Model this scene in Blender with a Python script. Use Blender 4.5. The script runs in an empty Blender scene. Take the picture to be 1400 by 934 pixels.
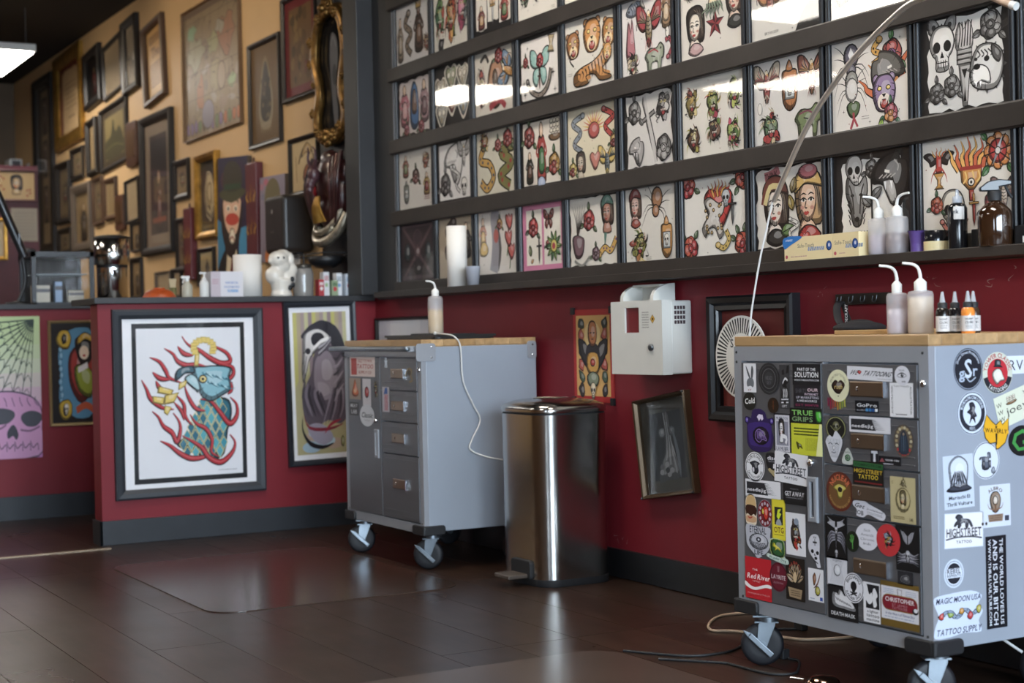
import bpy, bmesh, math, random
from mathutils import Matrix, Vector
PI = math.pi
SC = bpy.context.scene
COL = SC.collection

# ---------------------------------------------------------------- camera, sky, exposure
CAM_H = 1.0
YAW, PITCH, ROLL, FPX = 0.51614, 0.0078, -0.02178, 2128.5
def camera():
    cy, sy = math.cos(YAW), math.sin(YAW)
    Rx = Matrix.Rotation(PITCH, 3, 'X'); Rz = Matrix.Rotation(ROLL, 3, 'Z')
    R = Rz @ Rx
    d2, d1, dn = R @ Vector((cy, 0, sy)), R @ Vector((-sy, 0, cy)), R @ Vector((0, 1, 0))
    W = Matrix((d2, d1, -dn))                    # camera (right, down, forward) -> world
    right, down, fwd = W @ Vector((1, 0, 0)), W @ Vector((0, 1, 0)), W @ Vector((0, 0, 1))
    m = Matrix.Identity(4)
    for i in range(3):
        m[i][0], m[i][1], m[i][2] = right[i], -down[i], -fwd[i]
    m[2][3] = CAM_H
    cd = bpy.data.cameras.new('camera'); co = bpy.data.objects.new('camera', cd)
    COL.objects.link(co); co.matrix_world = m
    cd.sensor_width = 36; cd.lens = FPX / 1400 * 36; cd.clip_start = .05; cd.clip_end = 200
    cd.dof.use_dof = True; cd.dof.focus_distance = 5.0; cd.dof.aperture_fstop = 3.2
    SC.camera = co
camera()
w = bpy.data.worlds.new('sky'); SC.world = w; w.use_nodes = True
bg = w.node_tree.nodes['Background']; bg.inputs[0].default_value = (.72, .86, 1, 1); bg.inputs[1].default_value = 22.0
SC.view_settings.view_transform = 'Standard'; SC.view_settings.look = 'None'
SC.view_settings.gamma = 1; SC.view_settings.use_curve_mapping = False
SC.view_settings.exposure = 0.5
SC.cycles.max_bounces = 8
LAMP_WARM = 17.0        # ceiling fixtures, emission strength
def portal(x0, x1, z0, z1, y):
    ld = bpy.data.lights.new('window_portal', 'AREA'); ld.shape = 'RECTANGLE'; ld.size = x1 - x0; ld.size_y = z1 - z0
    ld.cycles.is_portal = True
    o = bpy.data.objects.new('window_portal', ld); COL.objects.link(o)
    o.location = ((x0 + x1) / 2, y, (z0 + z1) / 2); o.rotation_euler = (PI / 2, 0, 0)
WIN = [(-1.5, .05), (.2, 1.75), (1.9, 3.3)]; WZ0, WZ1, WY = .75, 3.0, -3.5
for a, b in WIN: portal(a, b, WZ0, WZ1, WY + .08)
SWIN = [(-3.3, -2.5)]; XL = -4.6       # shop windows in the left wall
for a, b in SWIN:
    portal(a, b, WZ0, WZ1, 0); o = COL.objects['window_portal' if 'window_portal' not in COL.objects else sorted(n.name for n in COL.objects if n.name.startswith('window_portal'))[-1]]
    o.location = (XL + .08, (a + b) / 2, (WZ0 + WZ1) / 2); o.rotation_euler = (PI / 2, 0, -PI / 2)

# ---------------------------------------------------------------- helpers
def lin(c):
    return c / 12.92 if c <= .04045 else ((c + .055) / 1.055) ** 2.4
def hx(s):
    s = s.lstrip('#')
    if len(s) == 3: s = ''.join(ch * 2 for ch in s)
    return tuple(lin(int(s[i:i + 2], 16) / 255) for i in (0, 2, 4)) + (1,)
MATS = {}
def mat(name, col, rough=.5, metal=0, var=.0, vscale=8, bump=0, bscale=60, coat=0, stretch=None, spec=.5):
    if name in MATS: return MATS[name]
    m = bpy.data.materials.new(name); m.use_nodes = True; nt = m.node_tree; b = nt.nodes['Principled BSDF']
    c = hx(col); b.inputs['Base Color'].default_value = c; b.inputs['Roughness'].default_value = rough
    b.inputs['Metallic'].default_value = metal; b.inputs['Specular IOR Level'].default_value = spec
    b.inputs['Coat Weight'].default_value = coat; b.inputs['Coat Roughness'].default_value = .12
    if var or bump:
        tc = nt.nodes.new('ShaderNodeTexCoord'); mp = nt.nodes.new('ShaderNodeMapping')
        nt.links.new(tc.outputs['Object'], mp.inputs[0])
        if stretch: mp.inputs['Scale'].default_value = stretch
    if var:
        n = nt.nodes.new('ShaderNodeTexNoise'); n.inputs['Scale'].default_value = vscale; n.inputs['Detail'].default_value = 5
        nt.links.new(mp.outputs[0], n.inputs['Vector'])
        r = nt.nodes.new('ShaderNodeValToRGB')
        lo = tuple(max(0, v * (1 - var)) for v in c[:3]) + (1,); hi = tuple(min(1, v * (1 + var)) for v in c[:3]) + (1,)
        r.color_ramp.elements[0].position = .3; r.color_ramp.elements[1].position = .7
        r.color_ramp.elements[0].color = lo; r.color_ramp.elements[1].color = hi
        nt.links.new(n.outputs[0], r.inputs[0]); nt.links.new(r.outputs[0], b.inputs['Base Color'])
    if bump:
        n2 = nt.nodes.new('ShaderNodeTexNoise'); n2.inputs['Scale'].default_value = bscale
        nt.links.new(mp.outputs[0], n2.inputs['Vector'])
        bu = nt.nodes.new('ShaderNodeBump'); bu.inputs['Strength'].default_value = bump; bu.inputs['Distance'].default_value = .002
        nt.links.new(n2.outputs[0], bu.inputs['Height']); nt.links.new(bu.outputs[0], b.inputs['Normal'])
    MATS[name] = m; return m
def mat_ink():
    m = bpy.data.materials.new('printed_ink'); m.use_nodes = True; nt = m.node_tree; b = nt.nodes['Principled BSDF']
    a = nt.nodes.new('ShaderNodeAttribute'); a.attribute_name = 'ink'
    nt.links.new(a.outputs['Color'], b.inputs['Base Color']); b.inputs['Roughness'].default_value = .45
    b.inputs['Specular IOR Level'].default_value = .3
    return m
INK = mat_ink()
def mat_glass(name, tint='ffffff', rough=.02, gloss=1.0):
    m = bpy.data.materials.new(name); m.use_nodes = True; nt = m.node_tree; nt.nodes.clear()
    o = nt.nodes.new('ShaderNodeOutputMaterial'); mx = nt.nodes.new('ShaderNodeMixShader')
    t = nt.nodes.new('ShaderNodeBsdfTransparent'); t.inputs[0].default_value = hx(tint)
    g = nt.nodes.new('ShaderNodeBsdfGlossy'); g.inputs['Roughness'].default_value = rough
    f = nt.nodes.new('ShaderNodeFresnel'); f.inputs[0].default_value = 1.5
    k = nt.nodes.new('ShaderNodeMath'); k.operation = 'MULTIPLY'; k.inputs[1].default_value = gloss
    ge = nt.nodes.new('ShaderNodeNewGeometry'); bf = nt.nodes.new('ShaderNodeMath'); bf.operation = 'SUBTRACT'; bf.inputs[0].default_value = gloss
    nt.links.new(ge.outputs['Backfacing'], bf.inputs[1]); bf.use_clamp = True; nt.links.new(bf.outputs[0], k.inputs[1])
    nt.links.new(f.outputs[0], k.inputs[0]); nt.links.new(k.outputs[0], mx.inputs[0])
    nt.links.new(t.outputs[0], mx.inputs[1]); nt.links.new(g.outputs[0], mx.inputs[2]); nt.links.new(mx.outputs[0], o.inputs[0])
    return m
GLASS = mat_glass('picture_glass')
def mat_emit(name, col, s):
    m = bpy.data.materials.new(name); m.use_nodes = True; nt = m.node_tree; nt.nodes.clear()
    o = nt.nodes.new('ShaderNodeOutputMaterial'); e = nt.nodes.new('ShaderNodeEmission')
    e.inputs[0].default_value = hx(col); e.inputs[1].default_value = s; nt.links.new(e.outputs[0], o.inputs[0]); return m
def mat_liquid(name, col, rough=.35, trans=.6):
    m = mat(name, col, rough); b = m.node_tree.nodes['Principled BSDF']
    b.inputs['Subsurface Weight'].default_value = .0; b.inputs['Transmission Weight'].default_value = trans; b.inputs['IOR'].default_value = 1.2
    return m

def tag(o, label=None, cat=None, group=None, kind=None):
    if label: o['label'] = label
    if cat: o['category'] = cat
    if group: o['group'] = group
    if kind: o['kind'] = kind
    return o
def link(o, parent=None, m=None):
    COL.objects.link(o)
    if parent: o.parent = parent
    if m is not None: o.matrix_basis = m
    return o
def thing(name, label, cat, m=None, group=None, loc=None, rz=0):
    o = bpy.data.objects.new(name, None); o.empty_display_size = .05
    if loc is not None: m = Matrix.Translation(loc) @ Matrix.Rotation(rz, 4, 'Z')
    link(o, None, m); return tag(o, label, cat, group)
def WR(y, z, x=3.435, tilt=0):      # local frame on the right wall: x -> -Y, y -> Z, z -> -X
    return Matrix(((0, 0, -1, x), (-1, 0, 0, y), (0, 1, 0, z), (0, 0, 0, 1))) @ Matrix.Rotation(tilt, 4, 'Z')
def WF(x, z, y, tilt=0):            # local frame on a wall that faces the camera: x -> X, y -> Z, z -> -Y
    return Matrix(((1, 0, 0, x), (0, 0, -1, y), (0, 1, 0, z), (0, 0, 0, 1))) @ Matrix.Rotation(tilt, 4, 'Z')
class G:
    """collects shapes for ONE mesh object"""
    def __init__(s): s.v = []; s.f = []; s.sm = []
    def add(s, vs, fs, smooth=False, m=None):
        n = len(s.v)
        s.v += [tuple(m @ Vector(v)) for v in vs] if m is not None else [tuple(v) for v in vs]
        s.f += [tuple(i + n for i in f) for f in fs]; s.sm += [smooth] * len(fs); return s
    def box(s, x0, x1, y0, y1, z0, z1, m=None):
        v = [(x, y, z) for x in (x0, x1) for y in (y0, y1) for z in (z0, z1)]
        return s.add(v, [(0, 1, 3, 2), (4, 6, 7, 5), (0, 4, 5, 1), (2, 3, 7, 6), (0, 2, 6, 4), (1, 5, 7, 3)], False, m)
    def lathe(s, prof, n=24, m=None, smooth=True, caps=True):
        v = []; f = []
        for r, z in prof:
            for i in range(n):
                a = 2 * PI * i / n; v.append((r * math.cos(a), r * math.sin(a), z))
        for j in range(len(prof) - 1):
            for i in range(n):
                k = (i + 1) % n; f.append((j * n + i, j * n + k, (j + 1) * n + k, (j + 1) * n + i))
        s.add(v, f, smooth, m)
        if caps:
            L = len(prof) - 1; b = len(s.v) - len(v)
            if prof[0][0] > 1e-6: s.add([s.v[b + i] for i in range(n)], [tuple(reversed(range(n)))])
            if prof[L][0] > 1e-6: s.add([s.v[b + L * n + i] for i in range(n)], [tuple(range(n))])
        return s
    def cyl(s, r, z0, z1, n=20, m=None, r2=None): return s.lathe([(r, z0), (r if r2 is None else r2, z1)], n, m)
    def sph(s, c, r, n=12, sq=(1, 1, 1), m=None):
        prof = [(math.sin(PI * i / (n // 2)), -math.cos(PI * i / (n // 2))) for i in range(n // 2 + 1)]
        prof[0] = (1e-7, -1); prof[-1] = (1e-7, 1)
        mm = Matrix.Translation(c) @ Matrix.Diagonal((r * sq[0], r * sq[1], r * sq[2], 1))
        return s.lathe(prof, n, (m @ mm) if m is not None else mm, True, False)
    def tube(s, pts, r, n=8, closed=False, m=None, flat=1.0):
        P = [Vector(p) for p in pts]; L = len(P); v = []; f = []
        up = Vector((0, 0, 1)); prev = None
        for i, p in enumerate(P):
            a = P[(i - 1) % L] if (closed or i > 0) else p; b = P[(i + 1) % L] if (closed or i < L - 1) else p
            t = (b - a).normalized() if (b - a).length > 1e-9 else Vector((0, 0, 1))
            if prev is None:
                nn = t.cross(up)
                if nn.length < .05: nn = t.cross(Vector((1, 0, 0)))
            else: nn = prev - t * prev.dot(t)
            nn.normalize(); prev = nn; bb = t.cross(nn)
            rr = r[i] if isinstance(r, (list, tuple)) else r
            for k in range(n):
                q = 2 * PI * k / n; v.append(p + nn * (rr * math.cos(q)) + bb * (rr * flat * math.sin(q)))
        for i in range(L if closed else L - 1):
            j = (i + 1) % L
            for k in range(n):
                k2 = (k + 1) % n; f.append((i * n + k, i * n + k2, j * n + k2, j * n + k))
        s.add(v, f, True, m)
        if not closed: s.add(v[:n], [tuple(reversed(range(n)))], False, m); s.add(v[-n:], [tuple(range(n))], False, m)
        return s
    def prism(s, pts, z0, z1, m=None, smooth=False):
        n = len(pts); v = [(x, y, z0) for x, y in pts] + [(x, y, z1) for x, y in pts]
        f = [tuple(reversed(range(n))), tuple(range(n, 2 * n))]
        s.add(v, f, False, m); b = len(s.v) - 2 * n
        for i in range(n):
            j = (i + 1) % n; s.f.append((b + i, b + j, b + n + j, b + n + i)); s.sm.append(smooth)
        return s
    def mesh(s, name):
        me = bpy.data.meshes.new(name); me.from_pydata(s.v, [], s.f)
        me.polygons.foreach_set('use_smooth', s.sm); return me
    def obj(s, name, material, parent=None, m=None, bevel=0, seg=2):
        me = s.mesh(name); me.materials.append(material); return put(me, name, parent, m, bevel, seg)
def put(me, name, parent=None, m=None, bevel=0, seg=2):
    o = link(bpy.data.objects.new(name, me), parent, m)
    if bevel:
        b = o.modifiers.new('bevel', 'BEVEL'); b.width = bevel; b.segments = seg; b.limit_method = 'ANGLE'; b.angle_limit = .7
        for p in me.polygons: pass
    return o
def remesh(o, vox, smooth=4):
    r = o.modifiers.new('remesh', 'REMESH'); r.mode = 'VOXEL'; r.voxel_size = vox; r.use_smooth_shade = True
    if smooth:
        k = o.modifiers.new('smooth', 'SMOOTH'); k.iterations = smooth; k.factor = .5
    return o
def struct(name, g, material, parent=None, m=None, bevel=0):
    o = g.obj(name, material, parent, m, bevel)
    if not parent: o['kind'] = 'structure'
    return o
def ring_mesh(name, w, h, prof):     # mitred picture frame, prof = [(inset, height), ...]
    v = []; f = []
    for ins, z in prof:
        a, b = w / 2 - ins, h / 2 - ins; v += [(-a, -b, z), (a, -b, z), (a, b, z), (-a, b, z)]
    n = len(prof)
    for j in range(n):
        k = (j + 1) % n
        for i in range(4):
            i2 = (i + 1) % 4; f.append((j * 4 + i, j * 4 + i2, k * 4 + i2, k * 4 + i))
    me = bpy.data.meshes.new(name); me.from_pydata(v, [], f); return me
def rrect(w, h, r, n=4):
    p = []
    for cx, cy, a0 in ((w / 2 - r, h / 2 - r, 0), (-w / 2 + r, h / 2 - r, 90), (-w / 2 + r, -h / 2 + r, 180), (w / 2 - r, -h / 2 + r, 270)):
        for i in range(n + 1):
            a = math.radians(a0 + 90 * i / n); p.append((cx + r * math.cos(a), cy + r * math.sin(a)))
    return p
def catmull(pts, n=5, closed=False):
    P = [Vector(p) for p in pts]; L = len(P); out = []
    for i in range(L if closed else L - 1):
        g = lambda k: P[k % L] if closed else P[min(max(k, 0), L - 1)]
        p0, p1, p2, p3 = g(i - 1), g(i), g(i + 1), g(i + 2)
        for k in range(n):
            t = k / n
            out.append(.5 * ((2 * p1) + (p2 - p0) * t + (2 * p0 - 5 * p1 + 4 * p2 - p3) * t * t + (3 * p1 - p0 - 3 * p2 + p3) * t ** 3))
    if not closed: out.append(P[-1].copy())
    return out
# ---------------------------------------------------------------- flat print: coloured ink shapes in thin layers on paper
K = '1c1a1a'
def make_glyphs():
    chars = 'ABCDEFGHIJKLMNOPQRSTUVWXYZabcdefghijklmnopqrstuvwxyz0123456789.,-&!\'?:'
    tmp = []
    for bold in (0, 1):
        for ch in chars:
            cu = bpy.data.curves.new('g', 'FONT'); cu.body = ch; cu.size = 1.37; cu.resolution_u = 2; cu.offset = .022 * bold
            o = bpy.data.objects.new('g', cu); COL.objects.link(o); tmp.append((ch, bold, o, cu))
    dg = bpy.context.evaluated_depsgraph_get(); out = {}
    for ch, bold, o, cu in tmp:
        e = o.evaluated_get(dg); me = e.to_mesh()
        vs = [(v.co.x, v.co.y) for v in me.vertices]; fs = [tuple(p.vertices) for p in me.polygons]
        x0 = min(v[0] for v in vs); x1 = max(v[0] for v in vs)
        out[ch, bold] = ([(x - x0, y) for x, y in vs], fs, x1 - x0); e.to_mesh_clear()
    for ch, bold, o, cu in tmp:
        bpy.data.objects.remove(o); bpy.data.curves.remove(cu)
    return out
GLY = make_glyphs()
def tf(cx=0, cy=0, s=1, rot=0, sx=1, sy=1, base=None):
    c, q = math.cos(rot), math.sin(rot)
    def T(x, y):
        x *= s * sx; y *= s * sy; X, Y = cx + x * c - y * q, cy + x * q + y * c
        return base(X, Y) if base else (X, Y)
    return T
def ell(cx, cy, rx, ry, n=14, rot=0):
    c, q = math.cos(rot), math.sin(rot); o = []
    for i in range(n):
        a = 2 * PI * i / n; x, y = rx * math.cos(a), ry * math.sin(a); o.append((cx + x * c - y * q, cy + x * q + y * c))
    return o
def c2(pts, n=4, closed=True):
    return [(p[0], p[1]) for p in catmull([(x, y, 0) for x, y in pts], n, closed)]
class Art:
    DZ = 1.6e-5
    def __init__(s, seed=1, clip=None): s.v = []; s.f = []; s.c = []; s.k = 1; s.r = random.Random(seed); s.clip = clip; s.flat = False
    def p(s, T, pts, col):
        z = s.k * s.DZ; s.k += 1; n = len(s.v)
        s.v += [T(x, y) + (z,) for x, y in pts]
        q = [s.v[n + i] for i in range(len(pts))]
        ar = sum(q[i][0] * q[(i + 1) % len(q)][1] - q[(i + 1) % len(q)][0] * q[i][1] for i in range(len(q)))
        idx = tuple(range(n, n + len(pts)))
        s.f.append(idx if ar > 0 else idx[::-1]); s.c.append(hx(col)); return s
    def e(s, T, cx, cy, rx, ry=None, col=K, n=14, rot=0): return s.p(T, ell(cx, cy, rx, rx if ry is None else ry, n, rot), col)
    def st(s, T, pts, w, col=K, closed=False, taper=0, sm=3):
        if sm and len(pts) > 2: pts = c2(pts, sm, closed)
        z = s.k * s.DZ; s.k += 1; L = len(pts); b = len(s.v); c = hx(col)
        for i, (x, y) in enumerate(pts):
            a = pts[(i - 1) % L] if (closed or i) else pts[0]; d = pts[(i + 1) % L] if (closed or i < L - 1) else pts[-1]
            tx, ty = d[0] - a[0], d[1] - a[1]; l = math.hypot(tx, ty) or 1
            t = i / max(1, L - 1); ww = w / 2
            if taper == 1: ww *= 1 - .9 * t
            elif taper == 2: ww *= .15 + .85 * math.sin(PI * t)
            nx, ny = -ty / l * ww, tx / l * ww
            s.v += [T(x + nx, y + ny) + (z,), T(x - nx, y - ny) + (z,)]
        for i in range(L if closed else L - 1):
            j = (i + 1) % L; s.f.append((b + 2 * i, b + 2 * i + 1, b + 2 * j + 1, b + 2 * j)); s.c.append(c)
        return s
    def o(s, T, pts, col, lw=.06, ol=K, sm=3):           # filled shape with an outline
        q = c2(pts, sm) if sm else pts
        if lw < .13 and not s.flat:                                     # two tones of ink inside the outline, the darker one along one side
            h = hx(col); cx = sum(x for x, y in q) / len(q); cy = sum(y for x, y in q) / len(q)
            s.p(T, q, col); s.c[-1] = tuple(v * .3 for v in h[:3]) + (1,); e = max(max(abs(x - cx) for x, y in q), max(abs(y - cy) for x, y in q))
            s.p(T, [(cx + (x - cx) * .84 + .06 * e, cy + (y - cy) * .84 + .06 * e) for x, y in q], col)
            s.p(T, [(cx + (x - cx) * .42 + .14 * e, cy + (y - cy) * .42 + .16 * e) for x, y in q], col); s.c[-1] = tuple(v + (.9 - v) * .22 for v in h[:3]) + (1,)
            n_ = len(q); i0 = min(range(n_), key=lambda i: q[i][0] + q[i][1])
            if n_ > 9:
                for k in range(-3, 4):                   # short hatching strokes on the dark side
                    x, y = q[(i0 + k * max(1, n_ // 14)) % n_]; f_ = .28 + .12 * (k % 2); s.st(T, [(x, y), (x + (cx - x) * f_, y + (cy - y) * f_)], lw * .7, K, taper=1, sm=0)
        else: s.p(T, q, col)
        return s.st(T, q, lw * .72, ol, True, 0, 0)
    def oe(s, T, cx, cy, rx, ry=None, col=K, lw=.06, ol=K, n=14, rot=0): return s.o(T, ell(cx, cy, rx, rx if ry is None else ry, n, rot), col, lw, ol, 0)
    def text(s, T, t, cx, cy, h, col=K, w=None, bold=0, slant=0, arc=None, rot=0):
        x = 0; items = []; gap = .11
        for ch in t:
            if ch == ' ': x += .32; continue
            g = GLY.get((ch, bold)) or GLY['.', bold]; items.append((x, g)); x += g[2] + gap
        W = max(.01, x - gap); sx = (w / W) if w else h; z = s.k * s.DZ; s.k += 1; c = hx(col); cr, sr = math.cos(rot), math.sin(rot)
        for x0, (vs, fs, gw) in items:
            b = len(s.v)
            for vx, vy in vs:
                if arc:
                    R, a0, span = arc       # text follows a circle; span > 0 clockwise on top, < 0 along the bottom
                    a = a0 - span * ((x0 + vx) / W - .5); rr = R + (vy * h if span > 0 else -vy * h)
                    X, Y = cx + rr * math.cos(a), cy + rr * math.sin(a)
                else:
                    X0, Y0 = (x0 + vx - W / 2) * sx + slant * vy * h, (vy - .5) * h
                    X, Y = cx + X0 * cr - Y0 * sr, cy + X0 * sr + Y0 * cr
                s.v.append(T(X, Y) + (z,))
            s.f += [tuple(b + i for i in f) for f in fs]; s.c += [c] * len(fs)
        return s
    def fakelines(s, T, x0, x1, y0, y1, n, col=K, lw=.03):     # unreadable small print
        for i in range(n):
            y = y1 + (y0 - y1) * (i + .5) / n; x = x0 + s.r.random() * .05 * (x1 - x0); w = (x1 - x0)
            z = s.k * s.DZ; s.k += 1; c = hx(col)
            while x < x1 - .04 * w:
                d = w * (.04 + .09 * s.r.random()); b = len(s.v)
                s.v += [T(*q) + (z,) for q in ((x, y - lw / 2), (min(x + d, x1), y - lw / 2), (min(x + d, x1), y + lw / 2), (x, y + lw / 2))]
                s.f.append((b, b + 1, b + 2, b + 3)); s.c.append(c); x += d + w * .03
        return s
    def mesh(s, name):
        f_ = min(1, .0032 / (s.k * s.DZ)); V = [(x, y, z * f_) for x, y, z in s.v]; F = []; C = []
        for f, c in zip(s.f, s.c):
            if s.clip and any(abs(V[i][0]) > s.clip[0] or abs(V[i][1]) > s.clip[1] for i in f):
                q = [V[i] for i in f]
                for ax in (0, 1):
                    for sg in (1, -1):
                        lim = s.clip[ax]; o_ = []
                        for a, b in zip(q, q[1:] + q[:1]):
                            da, db = lim - sg * a[ax], lim - sg * b[ax]
                            if da >= 0: o_.append(a)
                            if (da < 0) != (db < 0): t_ = da / (da - db); o_.append(tuple(a[i] + (b[i] - a[i]) * t_ for i in range(3)))
                        q = o_
                        if len(q) < 3: break
                    if len(q) < 3: break
                if len(q) < 3: continue
                F.append(tuple(range(len(V), len(V) + len(q)))); V += q
            else: F.append(f)
            C.append(c)
        s.c = C; me = bpy.data.meshes.new(name); me.from_pydata(V, [], F)
        at = me.color_attributes.new('ink', 'FLOAT_COLOR', 'CORNER'); d = []
        for p, c in zip(me.polygons, s.c): d += c * p.loop_total
        at.data.foreach_set('color', d); me.materials.append(INK); return me
    def obj(s, name, parent=None, m=None): return link(bpy.data.objects.new(name, s.mesh(name)), parent, m)
# ---- motifs, each in a box of about -1..1
def blobpts(r, n=16, irr=.25, rx=1, ry=1):
    return [((1 - irr * r.random()) * rx * math.cos(2 * PI * i / n), (1 - irr * r.random()) * ry * math.sin(2 * PI * i / n)) for i in range(n)]
def leaf(A, T, col='4f6b3c', ang=0, L=1, w=.3):
    t = tf(0, 0, L, ang, base=T)
    A.o(t, [(0, 0), (.35, w), (.75, w * .7), (1, 0), (.75, -w * .7), (.35, -w)], col, .07, K, 2); A.st(t, [(0, 0), (.9, 0)], .05)
def rose(A, T, c='c8402f', d='8e2420', lf='4f6b3c', leaves=(200, 320, 90)):
    for a in leaves: leaf(A, tf(.75 * math.cos(math.radians(a)), .75 * math.sin(math.radians(a)), .75, base=T), lf, math.radians(a))
    A.o(T, blobpts(random.Random(3), 10, .18, .9, .9), c, .09)
    for k, (x, y, r) in enumerate(((-.4, -.3, .42), (.4, -.3, .42), (0, -.5, .4), (0, .35, .5), (0, 0, .36))): A.oe(T, x, y, r, r * .8, c if k % 2 else d, .07, K, 10)
    A.st(T, [(-.2, .05), (0, .2), (.2, 0), (0, -.15)], .07)
    for k in range(5): a = 2 * PI * k / 5 + .3; A.st(T, [(.45 * math.cos(a), .45 * math.sin(a)), (.7 * math.cos(a + .4), .7 * math.sin(a + .4)), (.85 * math.cos(a + .9), .85 * math.sin(a + .9))], .07, K, taper=2)
def skull(A, T, c='e9e4da', e=K):
    A.o(T, [(-.75, .3), (-.5, .85), (0, 1), (.5, .85), (.75, .3), (.6, -.2), (.38, -.45), (.35, -.95), (-.35, -.95), (-.38, -.45), (-.6, -.2)], c, .08)
    for x in (-.32, .32): A.e(T, x, .08, .23, .25, e)
    A.p(T, [(0, -.1), (.12, -.4), (-.12, -.4)], e); A.st(T, [(-.33, -.6), (.33, -.6)], .05)
    for x in (-.2, -.07, .07, .2): A.st(T, [(x, -.5), (x, -.85)], .045)
def cat(A, T, c='c07a2c', c2_='e8d2a0', stripes=K, mouth='b03a30'):
    for sx in (-1, 1): A.oe(T, sx * .6, .75, .26, .26, c, .08, K, 10)
    A.o(T, [(-.85, .3), (-.5, .85), (0, .95), (.5, .85), (.85, .3), (.8, -.3), (.45, -.9), (-.45, -.9), (-.8, -.3)], c, .09)
    A.e(T, 0, -.45, .5, .45, c2_)
    for sx in (-1, 1):
        for y, l in ((.7, .2), (.45, .35), (.1, .3), (-.2, .25)): A.st(T, [(sx * .85, y - .1), (sx * (.85 - l), y)], .1, stripes, taper=1)
        A.oe(T, sx * .33, .25, .17, .12, 'e3c84a', .06, K, 10)
    A.p(T, [(-.17, -.05), (.17, -.05), (0, -.25)], K); A.oe(T, 0, -.58, .3, .26, mouth, .07, K, 10)
    for x in (-.17, .17): A.p(T, [(x - .05, -.38), (x + .05, -.38), (x, -.6)], 'f4efe2')
def lady(A, T, skin='e6c3a0', hair='2a2420', hat=None, scarf=None, bg=None):
    A.o(T, [(-.6, .2), (-.55, .8), (0, 1), (.5, .85), (.65, .3), (.6, -.5), (.2, -.6), (-.4, -.5)], hair, .07)
    A.o(T, [(-.28, -.4), (.2, -.5), (.4, -1), (-.45, -1)], skin, .05)
    A.o(T, [(-.42, .35), (-.2, .65), (.2, .6), (.35, .2), (.22, -.3), (-.08, -.5), (-.38, -.2)], skin, .05)
    for k in range(6): A.st(T, [(-.1 + .1 * k, .85), (.35 + .04 * k, .5 - .1 * k), (.42 + .03 * k, -.35)], .04, ('8a7a6a', K)[k % 2], taper=2)
    for x in (-.22, .12): A.p(T, c2([(x - .13, .12), (x, .19), (x + .13, .13), (x, .08)], 2), 'ece6dc'); A.e(T, x, .135, .05, .05, K, 8); A.st(T, [(x - .14, .13), (x, .2), (x + .14, .13)], .04); A.st(T, [(x - .14, .27), (x, .33), (x + .15, .27)], .045, taper=2)
    A.e(T, -.28, -.08, .08, .06, 'c88a78', 8); A.e(T, .16, -.1, .09, .06, 'c88a78', 8); A.st(T, [(.05, -.45), (.2, -.3), (.3, 0)], .06, '7a5a48', taper=2)
    A.st(T, [(-.1, .1), (-.16, -.08), (-.06, -.1)], .04); A.p(T, c2([(-.22, -.24), (-.14, -.19), (-.1, -.21), (-.05, -.19), (.03, -.24), (-.1, -.32)], 2), 'b8352e')
    if hat: A.o(T, [(-.6, .35), (-.62, .75), (-.2, 1.1), (.35, 1), (.65, .5), (.3, .55), (-.2, .6)], hat, .07)
    if scarf: A.o(T, [(-.5, -.95), (-.2, -.62), (.25, -.65), (.55, -.95), (0, -1.15)], scarf, .06)
def snake(A, T, pts, w=.22, c='b08a3c', d=K):
    A.st(T, pts, w + .1, K, sm=6); A.st(T, pts, w, c, sm=6); q = c2(pts, 6, False)
    for i in range(2, len(q) - 1, 3): A.e(T, q[i][0], q[i][1], w * .26, None, d, 6)
    A.oe(T, pts[0][0], pts[0][1], w * .9, w * .7, c, .06, K, 10)
def spider(A, T, c='8a6a4a', sp=.0):
    for sx in (-1, 1):
        for a, b in ((.5, 1), (.2, .5), (-.1, -.4), (-.3, -1)): A.st(T, [(0, .1), (sx * .55, a + .2), (sx * .9, b * .9)], .06, K, taper=1, sm=3)
    A.oe(T, 0, .45, .38, .42, c, .07); A.oe(T, 0, -.05, .24, .24, c, .06)
    if sp: A.p(T, [(-.15, .5), (0, .75), (.15, .5), (0, .25)], 'eee')
def heart(A, T, c='b5302a'):
    A.o(T, [(0, .5), (.45, .85), (.9, .55), (.75, -.05), (0, -.9), (-.75, -.05), (-.9, .55), (-.45, .85)], c, .08)
def owlheart(A, T, c='cfc2a4', d='9a8a6a'):
    A.p(T, [(x * 1.16, y * 1.16) for x, y in c2([(0, .6), (.45, .85), (.9, .5), (.7, -.1), (0, -1), (-.7, -.1), (-.9, .5), (-.45, .85)])], 'ddd5c2'); A.o(T, [(0, .55), (.45, .8), (.82, .5), (.65, -.1), (0, -.9), (-.65, -.1), (-.82, .5), (-.45, .8)], c, .06)
    for x in (-.35, .35): A.oe(T, x, .2, .25, .25, 'e9e2d0', .06, d, 10)
    A.e(T, 0, -.35, .2, .25, d)
def star(A, T, c='9c3038', d='4a2024'):
    o = [(math.cos(PI / 2 + i * PI / 5) * (1 if i % 2 == 0 else .4), math.sin(PI / 2 + i * PI / 5) * (1 if i % 2 == 0 else .4)) for i in range(10)]
    for i in range(10): A.p(T, [(0, 0), o[i], o[(i + 1) % 10]], c if i % 2 else d)
    A.st(T, o, .05, K, True, 0, 0)
def sparkle(A, T):
    A.p(T, [(0, 1), (.12, .12), (1, 0), (.12, -.12), (0, -1), (-.12, -.12), (-1, 0), (-.12, .12)], K)
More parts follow.
